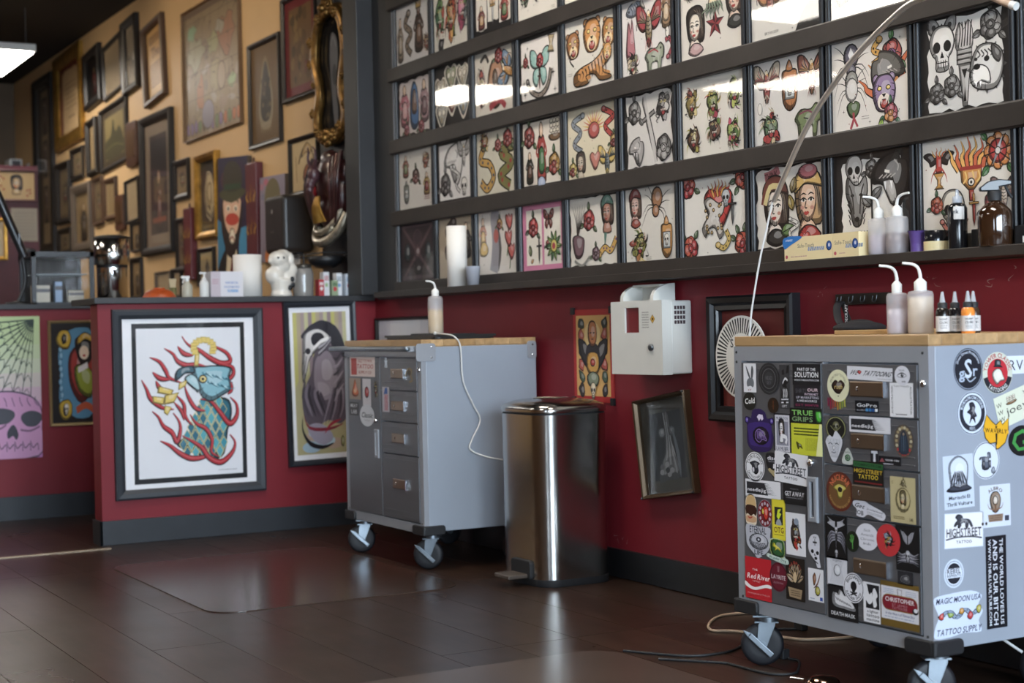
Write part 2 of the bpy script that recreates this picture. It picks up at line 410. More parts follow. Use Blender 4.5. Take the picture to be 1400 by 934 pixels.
def butterfly(A, T, c='6fb0a8', d='c03040'):
    for sx in (-1, 1):
        A.o(T, [(0, .1), (sx * .4, .8), (sx * .95, .9), (sx * .9, .2), (sx * .3, -.05)], c, .07)
        A.o(T, [(0, 0), (sx * .6, -.1), (sx * .7, -.6), (sx * .3, -.9), (0, -.2)], c, .07); A.e(T, sx * .55, .45, .15, .15, d, 8)
    A.e(T, 0, 0, .1, .6, K)
def bird(A, T, c='b5793a', d='7a3a2c'):
    for sx in (-1, 1):
        A.o(T, [(0, .2), (sx * .5, .9), (sx * 1, .95), (sx * .95, .3), (sx * .7, -.1), (sx * .3, -.2)], d, .07)
        for k in range(7): A.st(T, [(sx * .22, .15), (sx * (.45 + .08 * k), .55 - .05 * k), (sx * (.55 + .07 * k), .9 - .16 * k)], .05, (K, c)[k % 2])
    A.o(T, [(-.2, .3), (0, .7), (.2, .3), (.25, -.4), (0, -.95), (-.25, -.4)], c, .07); A.e(T, 0, .55, .12, .12, 'e8dcc0', 8)
    A.p(T, [(-.05, .5), (.1, .5), (.15, .35)], 'd8a030')
    for k in range(5): A.st(T, [(0, -.5), (-.2 + .1 * k, -.75), (-.3 + .15 * k, -1.05)], .07, (d, K)[k % 2], taper=1)
    for k in range(4): A.st(T, [(-.15, .25 - .18 * k), (0, .18 - .18 * k), (.15, .25 - .18 * k)], .04)
def dagger(A, T, c='c9ccce', h='c09030'):
    A.o(T, [(-.12, .3), (.12, .3), (.1, -.6), (0, -1), (-.1, -.6)], c, .06, K, 0); A.o(T, [(-.4, .3), (.4, .3), (.4, .42), (-.4, .42)], h, .05, K, 0)
    A.o(T, [(-.08, .42), (.08, .42), (.1, .85), (0, 1), (-.1, .85)], h, .05, K, 0)
def flames(A, T, n=7, c='d8622a', d='f0b040', spread=1):
    for i in range(n):
        x = (i / (n - 1) - .5) * 2; b = x * .55; k = 1 - .35 * abs(x)
        pts = [(b, -.1), (b + x * .2 - .1, .35 * k), (b + x * .45 * spread + .12, .65 * k), (x * spread * 1.05, 1.05 * k)]
        A.st(T, pts, .3, K, taper=1); A.st(T, pts, .2, c if i % 2 else d, taper=1)
def torch(A, T, c='d8902c'):
    flames(A, tf(0, .1, .9, base=T), 8)
    A.o(T, [(-.45, .05), (.45, .05), (.4, -.35), (.12, -.6), (-.12, -.6), (-.4, -.35)], c, .06, K, 0)
    A.st(T, [(-.45, .05), (.45, .05)], .12, 'a82c24'); A.o(T, [(-.1, -.6), (.1, -.6), (.08, -.95), (-.08, -.95)], 'b03a2c', .05, K, 0)
    for x in (-.25, .05, .3): A.st(T, [(x, -.05), (x + .06, -.25), (x - .08, -.4)], .06, 'f0c860')
    A.oe(T, 0, -.38, .14, .12, 'e8e4da', .05, K, 10); A.e(T, 0, -.38, .05, .05, K, 8)
def candle(A, T):
    for sx in (-1, 1): A.o(T, [(sx * .1, .2), (sx * .5, .6), (sx * .95, .5), (sx * .6, .2), (sx * .5, 0)], '2c2626', .05)
    A.o(T, [(-.17, .45), (.17, .45), (.17, -.3), (-.17, -.3)], 'c03428', .06, K, 0); flames(A, tf(0, .45, .4, base=T), 4)
    for sx in (-1, 1): A.st(T, [(sx * .15, -.1), (sx * .4, -.4), (sx * .5, -.75)], .1, 'b8342c', taper=1)
    A.o(T, [(-.35, -.3), (.35, -.3), (.1, -.6), (.1, -.85), (.3, -1), (-.3, -1), (-.1, -.85), (-.1, -.6)], 'c8902c', .06, K, 0)
def wheelrose(A, T):
    leaf(A, tf(-.7, .6, .6, base=T), '4a8a4a', 2.4); leaf(A, tf(-.6, -.7, .7, base=T), '4a8a4a', 3.9); leaf(A, tf(.6, -.7, .7, base=T), '4a8a4a', 5.5)
    for i in range(8): a = i * PI / 4; A.oe(T, .62 * math.cos(a), .62 * math.sin(a), .34, .34, 'e08a2c', .06, K, 10)
    A.oe(T, 0, 0, .62, .62, 'c83a34', .06)
    for i in range(8): a = i * PI / 4 + .2; A.st(T, [(.15 * math.cos(a), .15 * math.sin(a)), (.98 * math.cos(a), .98 * math.sin(a))], .07)
    A.p(T, [(-.1, .1), (.35, .75), (.12, 0)], 'dfe3e6'); A.p(T, [(.1, -.1), (-.35, -.7), (-.12, 0)], '8a9296'); A.oe(T, 0, 0, .2, .2, 'e8e4dc', .06, K, 10)
def bulldog(A, T, c='d8d6d2', d='5a5856'):
    for i in range(12): a = i * PI / 6; A.p(T, [(.95 * math.cos(a - .12), .95 * math.sin(a - .12)), (1.15 * math.cos(a), 1.15 * math.sin(a)), (.95 * math.cos(a + .12), .95 * math.sin(a + .12))], d)
    A.o(T, [(-.8, .5), (-.4, .95), (.3, .95), (.85, .6), (.95, -.1), (.6, -.85), (-.1, -.95), (-.8, -.7), (-.95, -.1)], c, .08)
    A.o(T, [(.3, .9), (.8, .5), (.7, .1), (.35, .4)], d, .06); A.o(T, [(-.9, -.1), (-.4, .15), (.1, -.1), (.2, -.7), (-.3, -.55), (-.8, -.7)], 'f0eeea', .07)
    A.e(T, -.55, .08, .2, .13, K); A.e(T, .02, .35, .16, .12, K); A.e(T, -.6, .4, .1, .08, K)
    for k in range(4): A.st(T, [(-.5 + .2 * k, .75), (-.35 + .22 * k, .55), (-.5 + .25 * k, .45)], .06)
    for x in (-.6, -.35): A.p(T, [(x - .06, -.55), (x + .06, -.55), (x, -.8)], 'fff')
def wolf(A, T, c='9a9896'):
    A.o(T, [(-.5, .9), (-.15, .6), (.15, .6), (.5, .9), (.6, .3), (.4, -.2), (.2, -.9), (-.2, -.9), (-.4, -.2), (-.6, .3)], c, .08)
    for x in (-.24, .24): A.e(T, x, .2, .1, .06, K)
    A.e(T, 0, -.7, .13, .1, K)
    for x in (-.4, .4): A.st(T, [(x, .6), (x * .6, .2), (x * .4, -.5)], .07, '3a3836')
    for k in range(5): A.st(T, [(-.55 + .03 * k, .1 - .2 * k), (-.35, -.1 - .2 * k)], .05); A.st(T, [(.55 - .03 * k, .1 - .2 * k), (.35, -.1 - .2 * k)], .05)
def panther(A, T, c='2a2828', m='a8a4a0'):
    A.o(T, [(-.9, .3), (-.5, .75), (0, .95), (.5, 1), (.6, .7), (.95, .6), (1, -.1), (.6, -.9), (.2, -.9), (0, -.4), (-.4, -.1), (-.85, -.05)], c, .06)
    A.o(T, [(-.3, -.05), (.2, .0), (.4, -.6), (.15, -.85), (-.05, -.6)], m, .06); A.st(T, [(-.2, .35), (.05, .3)], .1, 'e8e4dc'); A.st(T, [(.3, .7), (.5, .5), (.45, .3)], .06, m)
    for k in range(4): A.st(T, [(-.5 + .2 * k, .1), (-.3 + .22 * k, .22)], .05, m)
    for x in (-.2, .12): A.p(T, [(x - .06, -.02), (x + .08, -.02), (x + .03, -.35)], 'eee')
def critter(A, T, seed, pal=('6a8a4a', 'b0a040', '9a3a3a', 'd8c8a0'), spikes=True):
    r = random.Random(seed)
    for k in range(r.randint(10, 14) if spikes else 0):
        a = 2 * PI * r.random(); l = .8 + .3 * r.random()
        A.st(T, [(.5 * math.cos(a), .6 * math.sin(a)), (.75 * l * math.cos(a + .15), .8 * l * math.sin(a + .15)), (l * .95 * math.cos(a + .4), l * math.sin(a + .4))], .15, r.choice(pal + (K,)), taper=1)
    A.o(T, blobpts(r, 12, .45, .72, .85), pal[0], .08)
    for k in range(7): x, y = r.uniform(-.5, .5), r.uniform(-.65, .65); A.o(tf(x, y, .16 + .22 * r.random(), base=T), blobpts(r, 7, .5), r.choice(pal), .16)
    for k in range(13): x, y = r.uniform(-.6, .6), r.uniform(-.7, .7); A.st(T, [(x, y), (x + r.uniform(-.3, .3), y + r.uniform(-.2, .2)), (x + r.uniform(-.3, .3), y + r.uniform(-.4, .4))], .09, K, taper=1)
    for x in (-.15, .2): A.p(T, [(x - .13, .27), (x, .38), (x + .13, .3), (x, .22)], 'd8c878'); A.e(T, x, .3, .045, .05, K, 6); A.st(T, [(x - .16, .42), (x, .46), (x + .15, .38)], .07)
    A.p(T, c2([(-.26, -.12), (0, -.05), (.3, -.12), (.2, -.4), (.02, -.46), (-.18, -.38)], 2), '3a1a1a'); A.p(T, c2([(-.12, -.3), (.02, -.2), (.16, -.3), (.02, -.42)], 2), 'a83a3c')
    for x in (-.16, -.02, .12, .22): A.p(T, [(x - .05, -.1), (x + .05, -.1), (x, -.24)], 'ece6d6')
def ship(A, T):
    A.o(T, [(-.9, -.4), (.9, -.4), (.6, -.85), (-.6, -.85)], '7a5a38', .06)
    for x in (-.5, 0, .5):
        A.st(T, [(x, -.4), (x, .9)], .06)
        for y in (-.1, .3, .65): A.o(T, [(x - .22, y - .12), (x + .22, y - .12), (x + .2, y + .14), (x - .2, y + .14)], 'd8cfba', .05)
def fish(A, T, c='7c96b0', d='c8603a'):
    A.o(T, [(-.9, .1), (-.4, .4), (.3, .35), (.75, 0), (.3, -.35), (-.4, -.3)], c, .07); A.o(T, [(.6, 0), (1, .45), (.9, 0), (1, -.45)], d, .06)
    A.e(T, -.55, .12, .08, .08, K, 8); A.p(T, [(-.1, .35), (.2, .75), (.3, .33)], d)
    for k in range(4): A.st(T, [(-.3 + .2 * k, .25), (-.22 + .2 * k, 0), (-.3 + .2 * k, -.22)], .05)
def beast(A, T, c='8f9a88', d='b03040'):
    A.o(T, [(-.95, .1), (-.5, .5), (.2, .45), (.6, .7), (.95, .4), (.9, -.1), (.7, -.2), (.6, -.8), (.35, -.8), (.3, -.3), (-.3, -.3), (-.4, -.8), (-.65, -.8), (-.75, -.2)], c, .07)
    A.e(T, .65, .4, .07, .07, K, 8); A.st(T, [(-.6, .3), (0, .4), (.4, .2)], .08, d); A.st(T, [(-.3, .1), (.1, .0)], .06)
def figure(A, T, c='7a3a34', d='c8a070', head='e6c3a0'):
    A.o(T, [(-.3, .5), (.3, .5), (.4, 0), (.5, -.9), (-.5, -.9), (-.4, 0)], c, .07); A.o(T, [(-.25, .1), (.25, .1), (.3, -.6), (-.3, -.6)], d, .06)
    A.oe(T, 0, .7, .22, .26, head, .06); A.st(T, [(-.3, .4), (-.6, 0), (-.3, -.1)], .14, c); A.st(T, [(.3, .4), (.6, 0), (.3, -.1)], .14, c)
def lantern(A, T, c='c08a38'):
    A.o(T, [(-.35, .6), (.35, .6), (.45, .3), (.4, -.6), (0, -.95), (-.4, -.6), (-.45, .3)], c, .07); A.o(T, [(-.3, .25), (.3, .25), (.28, -.5), (-.28, -.5)], 'cfd6d8', .06, K, 0)
    skull(A, tf(0, -.1, .27, base=T)); A.o(T, [(-.2, .6), (0, 1), (.2, .6)], c, .06)
def paper(A, w, h, col='e6e0d8'): A.p(tf(), [(-w / 2, -h / 2), (w / 2, -h / 2), (w / 2, h / 2), (-w / 2, h / 2)], col)
def ragged(A, T, col, seed=1, rx=1, ry=1, n=44):
    r = random.Random(seed); p = []
    for i in range(n):
        t = i / n * 4; s = int(t); u = t - s
        x, y = [(-1 + 2 * u, -1), (1, -1 + 2 * u), (1 - 2 * u, 1), (-1, 1 - 2 * u)][s]
        k = 1 - .09 * r.random(); p.append((x * rx * k, y * ry * k))
    A.p(T, p, col)
# ---------------------------------------------------------------- the room
XR, YF, YB, ZC = 3.435, -3.5, 16.1, 3.58
YP = 7.5                                     # face of the half wall
M_red = mat('wall_paint_red', '742029', .5, var=.10, vscale=2.5, bump=.2, bscale=25, spec=.28)
M_dark = mat('black_stain', '2c2724', .42, var=.25, vscale=6, bump=.15, bscale=40)
M_grey = mat('slate_paint', '2a2b2e', .5, var=.1)
M_base = mat('baseboard_black', '16171a', .45)
M_beige = mat('wall_paint_beige', 'c2a276', .6, var=.08, vscale=1.5, bump=.1, bscale=30)
M_ceil = mat('ceiling_black', '1d1815', .8)
M_brown = mat('wood_panel_brown', '7a5634', .5, var=.3, vscale=3, stretch=(6, 6, .6))
M_maroon = mat('partition_maroon', '4a1a22', .5, var=.1)
def plank_mat():
    m = bpy.data.materials.new('floor_wood'); m.use_nodes = True; nt = m.node_tree; b = nt.nodes['Principled BSDF']
    tc = nt.nodes.new('ShaderNodeTexCoord'); mp = nt.nodes.new('ShaderNodeMapping'); mp.inputs['Scale'].default_value = (9, 1.1, 9)
    oi = nt.nodes.new('ShaderNodeObjectInfo'); geo = nt.nodes.new('ShaderNodeNewGeometry')
    nt.links.new(geo.outputs['Position'], mp.inputs[0])
    n = nt.nodes.new('ShaderNodeTexNoise'); n.inputs['Scale'].default_value = 3; n.inputs['Detail'].default_value = 8; n.inputs['Roughness'].default_value = .65
    ad = nt.nodes.new('ShaderNodeVectorMath'); ad.operation = 'ADD'; mu = nt.nodes.new('ShaderNodeMath'); mu.operation = 'MULTIPLY'; mu.inputs[1].default_value = 40
    nt.links.new(oi.outputs['Random'], mu.inputs[0]); nt.links.new(mp.outputs[0], ad.inputs[0]); nt.links.new(mu.outputs[0], ad.inputs[1]); nt.links.new(ad.outputs[0], n.inputs['Vector'])
    r = nt.nodes.new('ShaderNodeValToRGB'); r.color_ramp.elements[0].position = .3; r.color_ramp.elements[1].position = .75
    r.color_ramp.elements[0].color = hx('281c16'); r.color_ramp.elements[1].color = hx('423026'); nt.links.new(n.outputs[0], r.inputs[0])
    mx = nt.nodes.new('ShaderNodeMix'); mx.data_type = 'RGBA'; mx.blend_type = 'MULTIPLY'; mx.inputs[0].default_value = .5
    vr = nt.nodes.new('ShaderNodeValToRGB'); vr.color_ramp.elements[0].color = (.55, .55, .55, 1); vr.color_ramp.elements[1].color = (1, 1, 1, 1)
    nt.links.new(oi.outputs['Random'], vr.inputs[0]); nt.links.new(r.outputs[0], mx.inputs[6]); nt.links.new(vr.outputs[0], mx.inputs[7]); nt.links.new(mx.outputs[2], b.inputs['Base Color'])
    n2 = nt.nodes.new('ShaderNodeTexNoise'); n2.inputs['Scale'].default_value = 1.6; n2.inputs['Detail'].default_value = 4; nt.links.new(geo.outputs['Position'], n2.inputs['Vector'])
    rr = nt.nodes.new('ShaderNodeMapRange'); rr.inputs[1].default_value = .3; rr.inputs[2].default_value = .7; rr.inputs[3].default_value = .27; rr.inputs[4].default_value = .35
    nt.links.new(n2.outputs[0], rr.inputs[0]); nt.links.new(rr.outputs[0], b.inputs['Roughness'])
    bu = nt.nodes.new('ShaderNodeBump'); bu.inputs['Strength'].default_value = .05; bu.inputs['Distance'].default_value = .001
    b.inputs['Specular IOR Level'].default_value = .42; nt.nodes.remove(bu); return m
M_floor = plank_mat()
floor = struct('floor', G().box(XL, XR, YF, YB, -.1, -.004), M_floor)
PW = .241; rnd = random.Random(5)
pl_meshes = {}
def plank_mesh(L):
    if L not in pl_meshes:
        g = G(); h, l = PW / 2 - .0011, L / 2 - .0011; c = .0003
        v = [(-h, -l, 0), (h, -l, 0), (h, l, 0), (-h, l, 0), (-h, -l, .0037), (h, -l, .0037), (h, l, .0037), (-h, l, .0037), (-h + c, -l + c, .004), (h - c, -l + c, .004), (h - c, l - c, .004), (-h + c, l - c, .004)]
        f = [(0, 3, 2, 1), (8, 9, 10, 11)]
        for a in (0, 4):
            for i in range(4): j = (i + 1) % 4; f.append((a + i, a + j, a + 4 + j, a + 4 + i))
        g.add(v, f); me = g.mesh('plank'); me.materials.append(M_floor); pl_meshes[L] = me
    return pl_meshes[L]
for r_ in range(18):
    x = 1.43 + PW / 2 - PW * 10 + r_ * PW
    if x + PW / 2 > XR: break
    y = -.6 + rnd.choice((0, .61, 1.22))
    while y < 9.2:
        L = rnd.choice((1.22, 1.83, 2.44)); link(bpy.data.objects.new('plank', plank_mesh(L)), floor, Matrix.Translation((x, y + L / 2, -.004))); y += L
struct('ceiling', G().box(XL, XR, YF, YB, ZC, ZC + .1), M_ceil)
struct('wall_right', G().box(XR, XR + .15, YF, 7.55, -.1, ZC), M_red)
struct('wall_right_rear', G().box(XR, XR + .15, 7.55, YB, -.1, ZC), M_beige)
g = G(); g.box(XL - .15, XL, YF, SWIN[-1][1], -.1, WZ0); g.box(XL - .15, XL, YF, SWIN[-1][1], WZ1, ZC); g.box(XL - .15, XL, SWIN[-1][1], YB, -.1, ZC)
ex = [YF] + [v for ab in SWIN for v in ab]
for i in range(0, len(ex) - 1, 2): g.box(XL - .15, XL, ex[i], ex[i + 1], WZ0, WZ1)
struct('wall_left', g, M_brown)
struct('wall_back', G().box(XL, XR, YB, YB + .15, -.1, ZC), mat('back_wall_paint', '5a4a38', .7, var=.1))
g = G(); g.box(XL, XR, YF - .15, YF, -.1, WZ0); g.box(XL, XR, YF - .15, YF, WZ1, ZC)
ex = [XL] + [v for ab in WIN for v in ab] + [XR]
for i in range(0, len(ex), 2): g.box(ex[i], ex[i + 1], YF - .15, YF, WZ0, WZ1)
struct('wall_front', g, mat('front_wall_paint', '4a3f38', .7))
struct('ground', G().box(-20, 14, -20, YF - .15, -.3, -.1).box(-20, XL - .15, YF - .15, 12, -.3, -.1), mat('pavement_concrete', '8a8782', .9, var=.1))
M_alu = mat('window_aluminium', '55585c', .4, .8)
for i, (a, b) in enumerate(WIN):
    wo = ring_mesh('window', b - a, WZ1 - WZ0, [(0, -.05), (0, .05), (.05, .05), (.05, -.05)]); wo.materials.append(M_alu)
    o = put(wo, 'window_%d' % (i + 1), None, WF((a + b) / 2, (WZ0 + WZ1) / 2, YF - .07)); o['kind'] = 'structure'
    G().box(-(b - a) / 2 + .04, (b - a) / 2 - .04, -1.08, 1.08, -.003, .003).obj('pane', GLASS, o)
for i, (a, b) in enumerate(SWIN):
    wo = ring_mesh('window', b - a, WZ1 - WZ0, [(0, -.05), (0, .05), (.05, .05), (.05, -.05)]); wo.materials.append(M_alu)
    o = put(wo, 'window_%d' % (i + 4), None, WR((a + b) / 2, (WZ0 + WZ1) / 2, XL - .07)); o['kind'] = 'structure'
    G().box(-(b - a) / 2 + .04, (b - a) / 2 - .04, -1.08, 1.08, -.003, .003).obj('pane', GLASS, o)
# right wall: baseboard, dark board behind the flash, picture rails, ledge
struct('baseboard_right', G().box(XR - .016, XR, YF, YP, 0, .112), M_base)
struct('trim_1', G().box(XR - .012, XR, 1.9, 7.4, 1.17, 3.05), M_dark)       # dark backing board
RAILS = [(1.535, 1.612), (1.899, 1.973), (2.264, 2.337), (2.628, 2.70)]
for i, (a, b) in enumerate(RAILS):
    g = G(); g.box(XR - .04, XR - .012, 1.9, 7.19, a, b); g.box(XR - .046, XR - .04, 1.9, 7.2, a + .004, b - .004)
    struct('trim_%d' % (i + 2), g, M_dark, bevel=.002)
g = G(); g.box(XR - .035, XR - .012, 1.9, 7.19, 1.204, 1.252); g.box(XR - .125, XR - .012, 1.9, 7.25, 1.174, 1.204)
struct('trim_6', g, M_dark, bevel=.002)
LEDGE = 1.204
g = G(); 
for z0, z1 in ((1.252, 1.535), (1.612, 1.899), (1.973, 2.264), (2.337, 2.628)): g.box(XR - .03, XR - .012, 7.168, 7.176, z0, z1)
struct('trim_7', g, mat('edge_strip_grey', '6a6c70', .4))
# dark upright board between the flash wall and the counter, and half wall
struct('wall_pier', G().box(XR - .105, XR, 7.44, 7.62, 1.195, ZC), M_grey, bevel=.004)
struct('trim_8', G().box(XR - .02, XR, 7.62, 8.16, 1.2, ZC), mat('black_panel', '1b1a1c', .5))
struct('trim_9', G().box(XR - .014, XR, 7.18, 7.44, 1.17, ZC), M_grey)
struct('wall_partition', G().box(1.965, XR, YP, YP + .13, 0, 1.165), M_red, bevel=.004)
struct('trim_10', G().box(1.945, XR - .02, YP - .03, YP + .42, 1.165, 1.195), M_grey, bevel=.003)    # counter cap
struct('baseboard_partition', G().box(1.952, XR - .016, YP - .014, YP, 0, .118).box(1.952, 1.965, YP - .014, YP + .13, 0, .118), mat('baseboard_slate', '20242a', .5, var=.15), bevel=.002)
struct('wall_counter_rear', G().box(1.5, 2.62, 8.9, 9.04, 0, 1.17), M_red)
struct('wall_counter_left', G().box(-1.5, 1.5, 8.9, 9.04, 0, 1.17), mat('oak_panel', 'a07a4c', .5, var=.2, vscale=3, stretch=(6, 6, .6)))
struct('trim_11', G().box(-1.5, 2.64, 8.87, 9.5, 1.17, 1.2), M_grey, bevel=.003)
struct('baseboard_rear', G().box(-1.5, 2.62, 8.886, 8.9, 0, .13), MATS['baseboard_slate'])
struct('trim_12', G().box(-1.5, 1.97, 7.36, 7.40, -.004, .006), mat('threshold_strip', '8a7a68', .35, .6), bevel=.002)
struct('wall_partition_rear', G().box(-.5, 2.945, 13.0, 13.1, 0, 2.42), M_maroon)
for y, z, s_, k in ((3.47, 1.12, .03, 1), (3.98, 1.10, .03, 2), (5.2, .145, .05, 3), (3.2, 1.13, .06, 4)):      # paint chips and scratches
    A = Art(k)
    for j in range(4): x = A.r.uniform(-1, 1); yy = A.r.uniform(-.6, .6); A.st(tf(x * s_, yy * s_, s_), [(0, 0), (A.r.uniform(-.3, .3), A.r.uniform(-.2, .2)), (A.r.uniform(-.5, .5), A.r.uniform(-.4, .4))], .05, '8f7470', taper=2)
    A.obj('paint_scratch', bpy.data.objects['wall_right'], WR(y, z, XR - .0003))
# ---- ceiling lights
M_lamp = mat_emit('lamp_diffuser', 'fff6ea', LAMP_WARM)
M_white = mat('white_enamel', 'd9d9d6', .4)
def ceiling_light(x, y, lab, wx=.6, wy=1.2, z=3.32):
    t = thing('ceiling_light', lab, 'light', loc=(x, y, z), group='hanging fluorescent lights')
    G().box(-wx / 2, wx / 2, -wy / 2, wy / 2, .012, .07).obj('housing', M_white, t, bevel=.006)
    G().box(-wx / 2 + .02, wx / 2 - .02, -wy / 2 + .02, wy / 2 - .02, 0, .012).obj('diffuser', M_lamp, t)
    for sx in (-1, 1):
        for sy in (-1, 1): G().tube([(sx * (wx / 2 - .06), sy * (wy / 2 - .08), .07), (sx * (wx / 2 - .06), sy * (wy / 2 - .08), ZC - z)], .003, 6).obj('cable', M_alu, t)
ceiling_light(2.55, 12.9, 'bright white ceiling panel light hung at the upper left corner', .5, 1.2, 3.22)
ceiling_light(-.87, 8.75, 'white panel light hung over the middle of the shop, reflected in the flash glass')
ceiling_light(2.35, 5.3, 'white panel light hung above the small cart')  # unseen panel, added for warm light on the flash sheets
ceiling_light(2.35, 2.6, 'white panel light hung above the big cart')  # second unseen panel added near the flash wall for the same fill
ceiling_light(-.87, 3.6, 'white panel light hung left of the carts, above the walkway')  # unseen as well, added to lift the surfaces turned to the left
ceiling_light(-.5, 13.6, 'white panel light hung at the far end of the shop by the back wall')
ceiling_light(-2.9, 11.7, 'white panel light hung near the brown left wall')
def spot(x, y, tx, ty, tz, watts, lab):
    t = thing('track_spotlight', lab, 'spotlight', loc=(x, y, 0), group='warm spotlights on the ceiling')
    p = Vector((x, y, ZC - .16)); d = (Vector((tx, ty, tz)) - p).normalized(); q = d.to_track_quat('-Z', 'Y').to_matrix().to_4x4()
    G().cyl(.012, ZC - .12, ZC, 10).obj('stem', M_base, t)
    m = Matrix.Translation((0, 0, ZC - .16)) @ q
    G().lathe([(.03, .09), (.05, .06), (.055, -.05), (.05, -.05), (.045, .05)], 20, caps=False).obj('lamp_housing', M_base, t, m)
    ld = bpy.data.lights.new('spot_bulb', 'SPOT'); ld.energy = watts; ld.color = (1, .8, .57); ld.spot_size = 1.9; ld.spot_blend = .8; ld.shadow_soft_size = .05
    o = bpy.data.objects.new('spot_bulb', ld); link(o, t, m @ Matrix.Translation((0, 0, -.06)))
spot(1.7, 8.9, 3.43, 9.0, 2.1, 42, 'black ceiling spotlight aimed at the ornate mirror')
spot(1.7, 10.6, 3.43, 10.6, 2.3, 38, 'black ceiling spotlight aimed at the world map')
spot(1.7, 12.4, 3.43, 12.4, 2.4, 16, 'black ceiling spotlight aimed at the crowded picture wall')
# ---------------------------------------------------------------- framed flash sheets on the rails
def S(A): return None
W_, H_ = .366, .292
def sheet(fn, seed=1, bgcol='e4dfd8'):
    A = Art(seed, ((W_ + .01) / 2, (H_ + .02) / 2)); paper(A, W_ + .01, H_ + .02, bgcol); B = tf(0, 0, H_ / 2); r = random.Random(seed)
    fn(A, lambda cx, cy, s, rot=0, sx=1, sy=1: tf(cx, cy, s * .98, rot, sx, sy, base=B), B)
    A.c = [tuple(.8 * v + .2 * (.3 * c[0] + .6 * c[1] + .1 * c[2]) for v in c[:3]) + (1,) for c in A.c]
    if bgcol[0] in 'de':                             # small filler marks between the designs
        for k in range(9):
            x, y = r.uniform(-1.15, 1.15), r.uniform(-.9, .9)
            if k % 3 == 0: sparkle(A, tf(x, y, .05, base=B))
            else: A.e(B, x, y, .016, .016, r.choice((K, '8a4a44', '5a6a5a')), 6)
    return A
def cap(A, B, x, y): A.fakelines(B, x - .12, x + .12, y - .05, y + .05, 2, '77706a', .015)
def f_king(A, t, B):
    figure(A, t(-.95, -.1, .8, 0, .5), '8c7a64', 'b9a68a'); snake(A, t(-.3, 0, .9), [(0, .8), (-.3, .4), (.2, 0), (-.2, -.4), (.2, -.8)], .2, '8a7660')
    figure(A, t(.45, .1, .85, 0, .7), '4a3428', '7c5a40', '7a5a48'); A.o(t(.45, .85, .2), [(-1, -.5), (-1, 1), (-.4, .2), (0, 1), (.4, .2), (1, 1), (1, -.5)], 'b08a3a', .1, K, 0); critter(A, t(1.0, -.5, .35), 4, ('8a5a40', 'b09070', '5a3a30', 'd8c8a8'))
def f_creatures(A, t, B):
    critter(A, t(-.8, .1, .8, 0, .6), 11, ('6f9a58', 'd8d2c0', 'b84a3a', '3a6a4a')); critter(A, t(0, .0, .95, 0, .55), 12, ('c07a34', '8a9a3a', 'd8a04a', 'b84a2a')); critter(A, t(.8, .1, .8, 0, .6), 13, ('d8809a', '7a8a8a', 'b04a6a', '5a7a4a')); A.o(t(-.7, -.8, .3), blobpts(A.r, 9, .5), '2a2828', .06)
def f_cutout(A, t, B):
    for x, y, s in ((-.75, -.1, .75), (0, .1, .75), (.75, -.05, .75)):
        ragged(A, t(x, y, s, 0, .5, 1), 'e4ddd0', int(10 * x) + 9, 1, 1, 20)
    heart(A, t(-.7, .4, .28)); figure(A, t(-.75, -.4, .4)); lady(A, t(0, .3, .4)); dagger(A, t(0, -.3, .45)); figure(A, t(.75, -.3, .45), 'a8443a', '6a8a5a'); A.e(t(.75, .45, .25), 0, 0, 1, 1, '3a3432')
def f_green(A, t, B):
    for i, x in enumerate((-.85, 0, .85)): critter(A, t(x, -.1 + .1 * i, .7, 0, .7), 30 + i, ('5a6a52', '8fa08a', '3a3a34', 'c8b898'), False)
    cap(A, B, .9, -.85)
def f_faint(A, t, B):
    rose(A, t(-.6, -.3, .45), 'c87a6a', 'a85a4a'); bird(A, t(.5, -.2, .55))
def f_praying(A, t, B):
    ragged(A, B, 'd9cdc8', 5, 1.2, .95); figure(A, t(-.75, .1, .75, 0, .8), 'c8707e', 'e0b0b0'); A.o(t(0, .0, .9), [(-.35, -.6), (-.3, .5), (0, .95), (.3, .5), (.35, -.6), (0, -.9)], '4a7ab0', .07)
    A.o(t(0, .1, .6), [(-.3, -.5), (-.2, .6), (0, .8), (.2, .6), (.3, -.5)], '8a6a58', .08); figure(A, t(.75, .1, .75, 0, .8), 'b08a90', '7a5a60'); rose(A, t(.5, -.75, .28), 'b84a5a'); rose(A, t(-.6, -.75, .25), 'c06a7a')
def f_owls(A, t, B):
    for x, y, s, c in ((-.85, .25, .42, 'b9ad94'), (-.1, .55, .45, '9aa07a'), (.7, .5, .42, 'c8bca8'), (-.8, -.6, .42, 'a8a49a'), (-.05, -.2, .46, 'b05a58'), (.75, -.35, .48, 'a9b4ba')): owlheart(A, t(x, y, s), c)
def f_chief(A, t, B):
    critter(A, t(-.85, -.1, .75, 0, .5), 41, ('b0564a', '5a86a8', 'd8b070', 'e0d0b8')); A.o(t(.05, -.05, .85), [(-.55, .2), (-.2, .85), (.35, .8), (.6, .3), (.55, -.6), (0, -.95), (-.5, -.6)], 'b98660', .06)
    A.oe(t(.05, .1, .4), 0, 0, .4, .7, '6a5440', .1); rose(A, t(.3, .75, .3), 'b8302c'); bird(A, t(.9, .2, .55, 1.2), 'd89a3a', '6a8aa8'); A.st(B, [(-.3, -.8), (.3, -.6), (.7, -.85)], .2, 'a03038'); snake(A, t(-.4, .55, .4), [(-1, .5), (-.3, .8), (.2, .2)], .2, '4a4440')
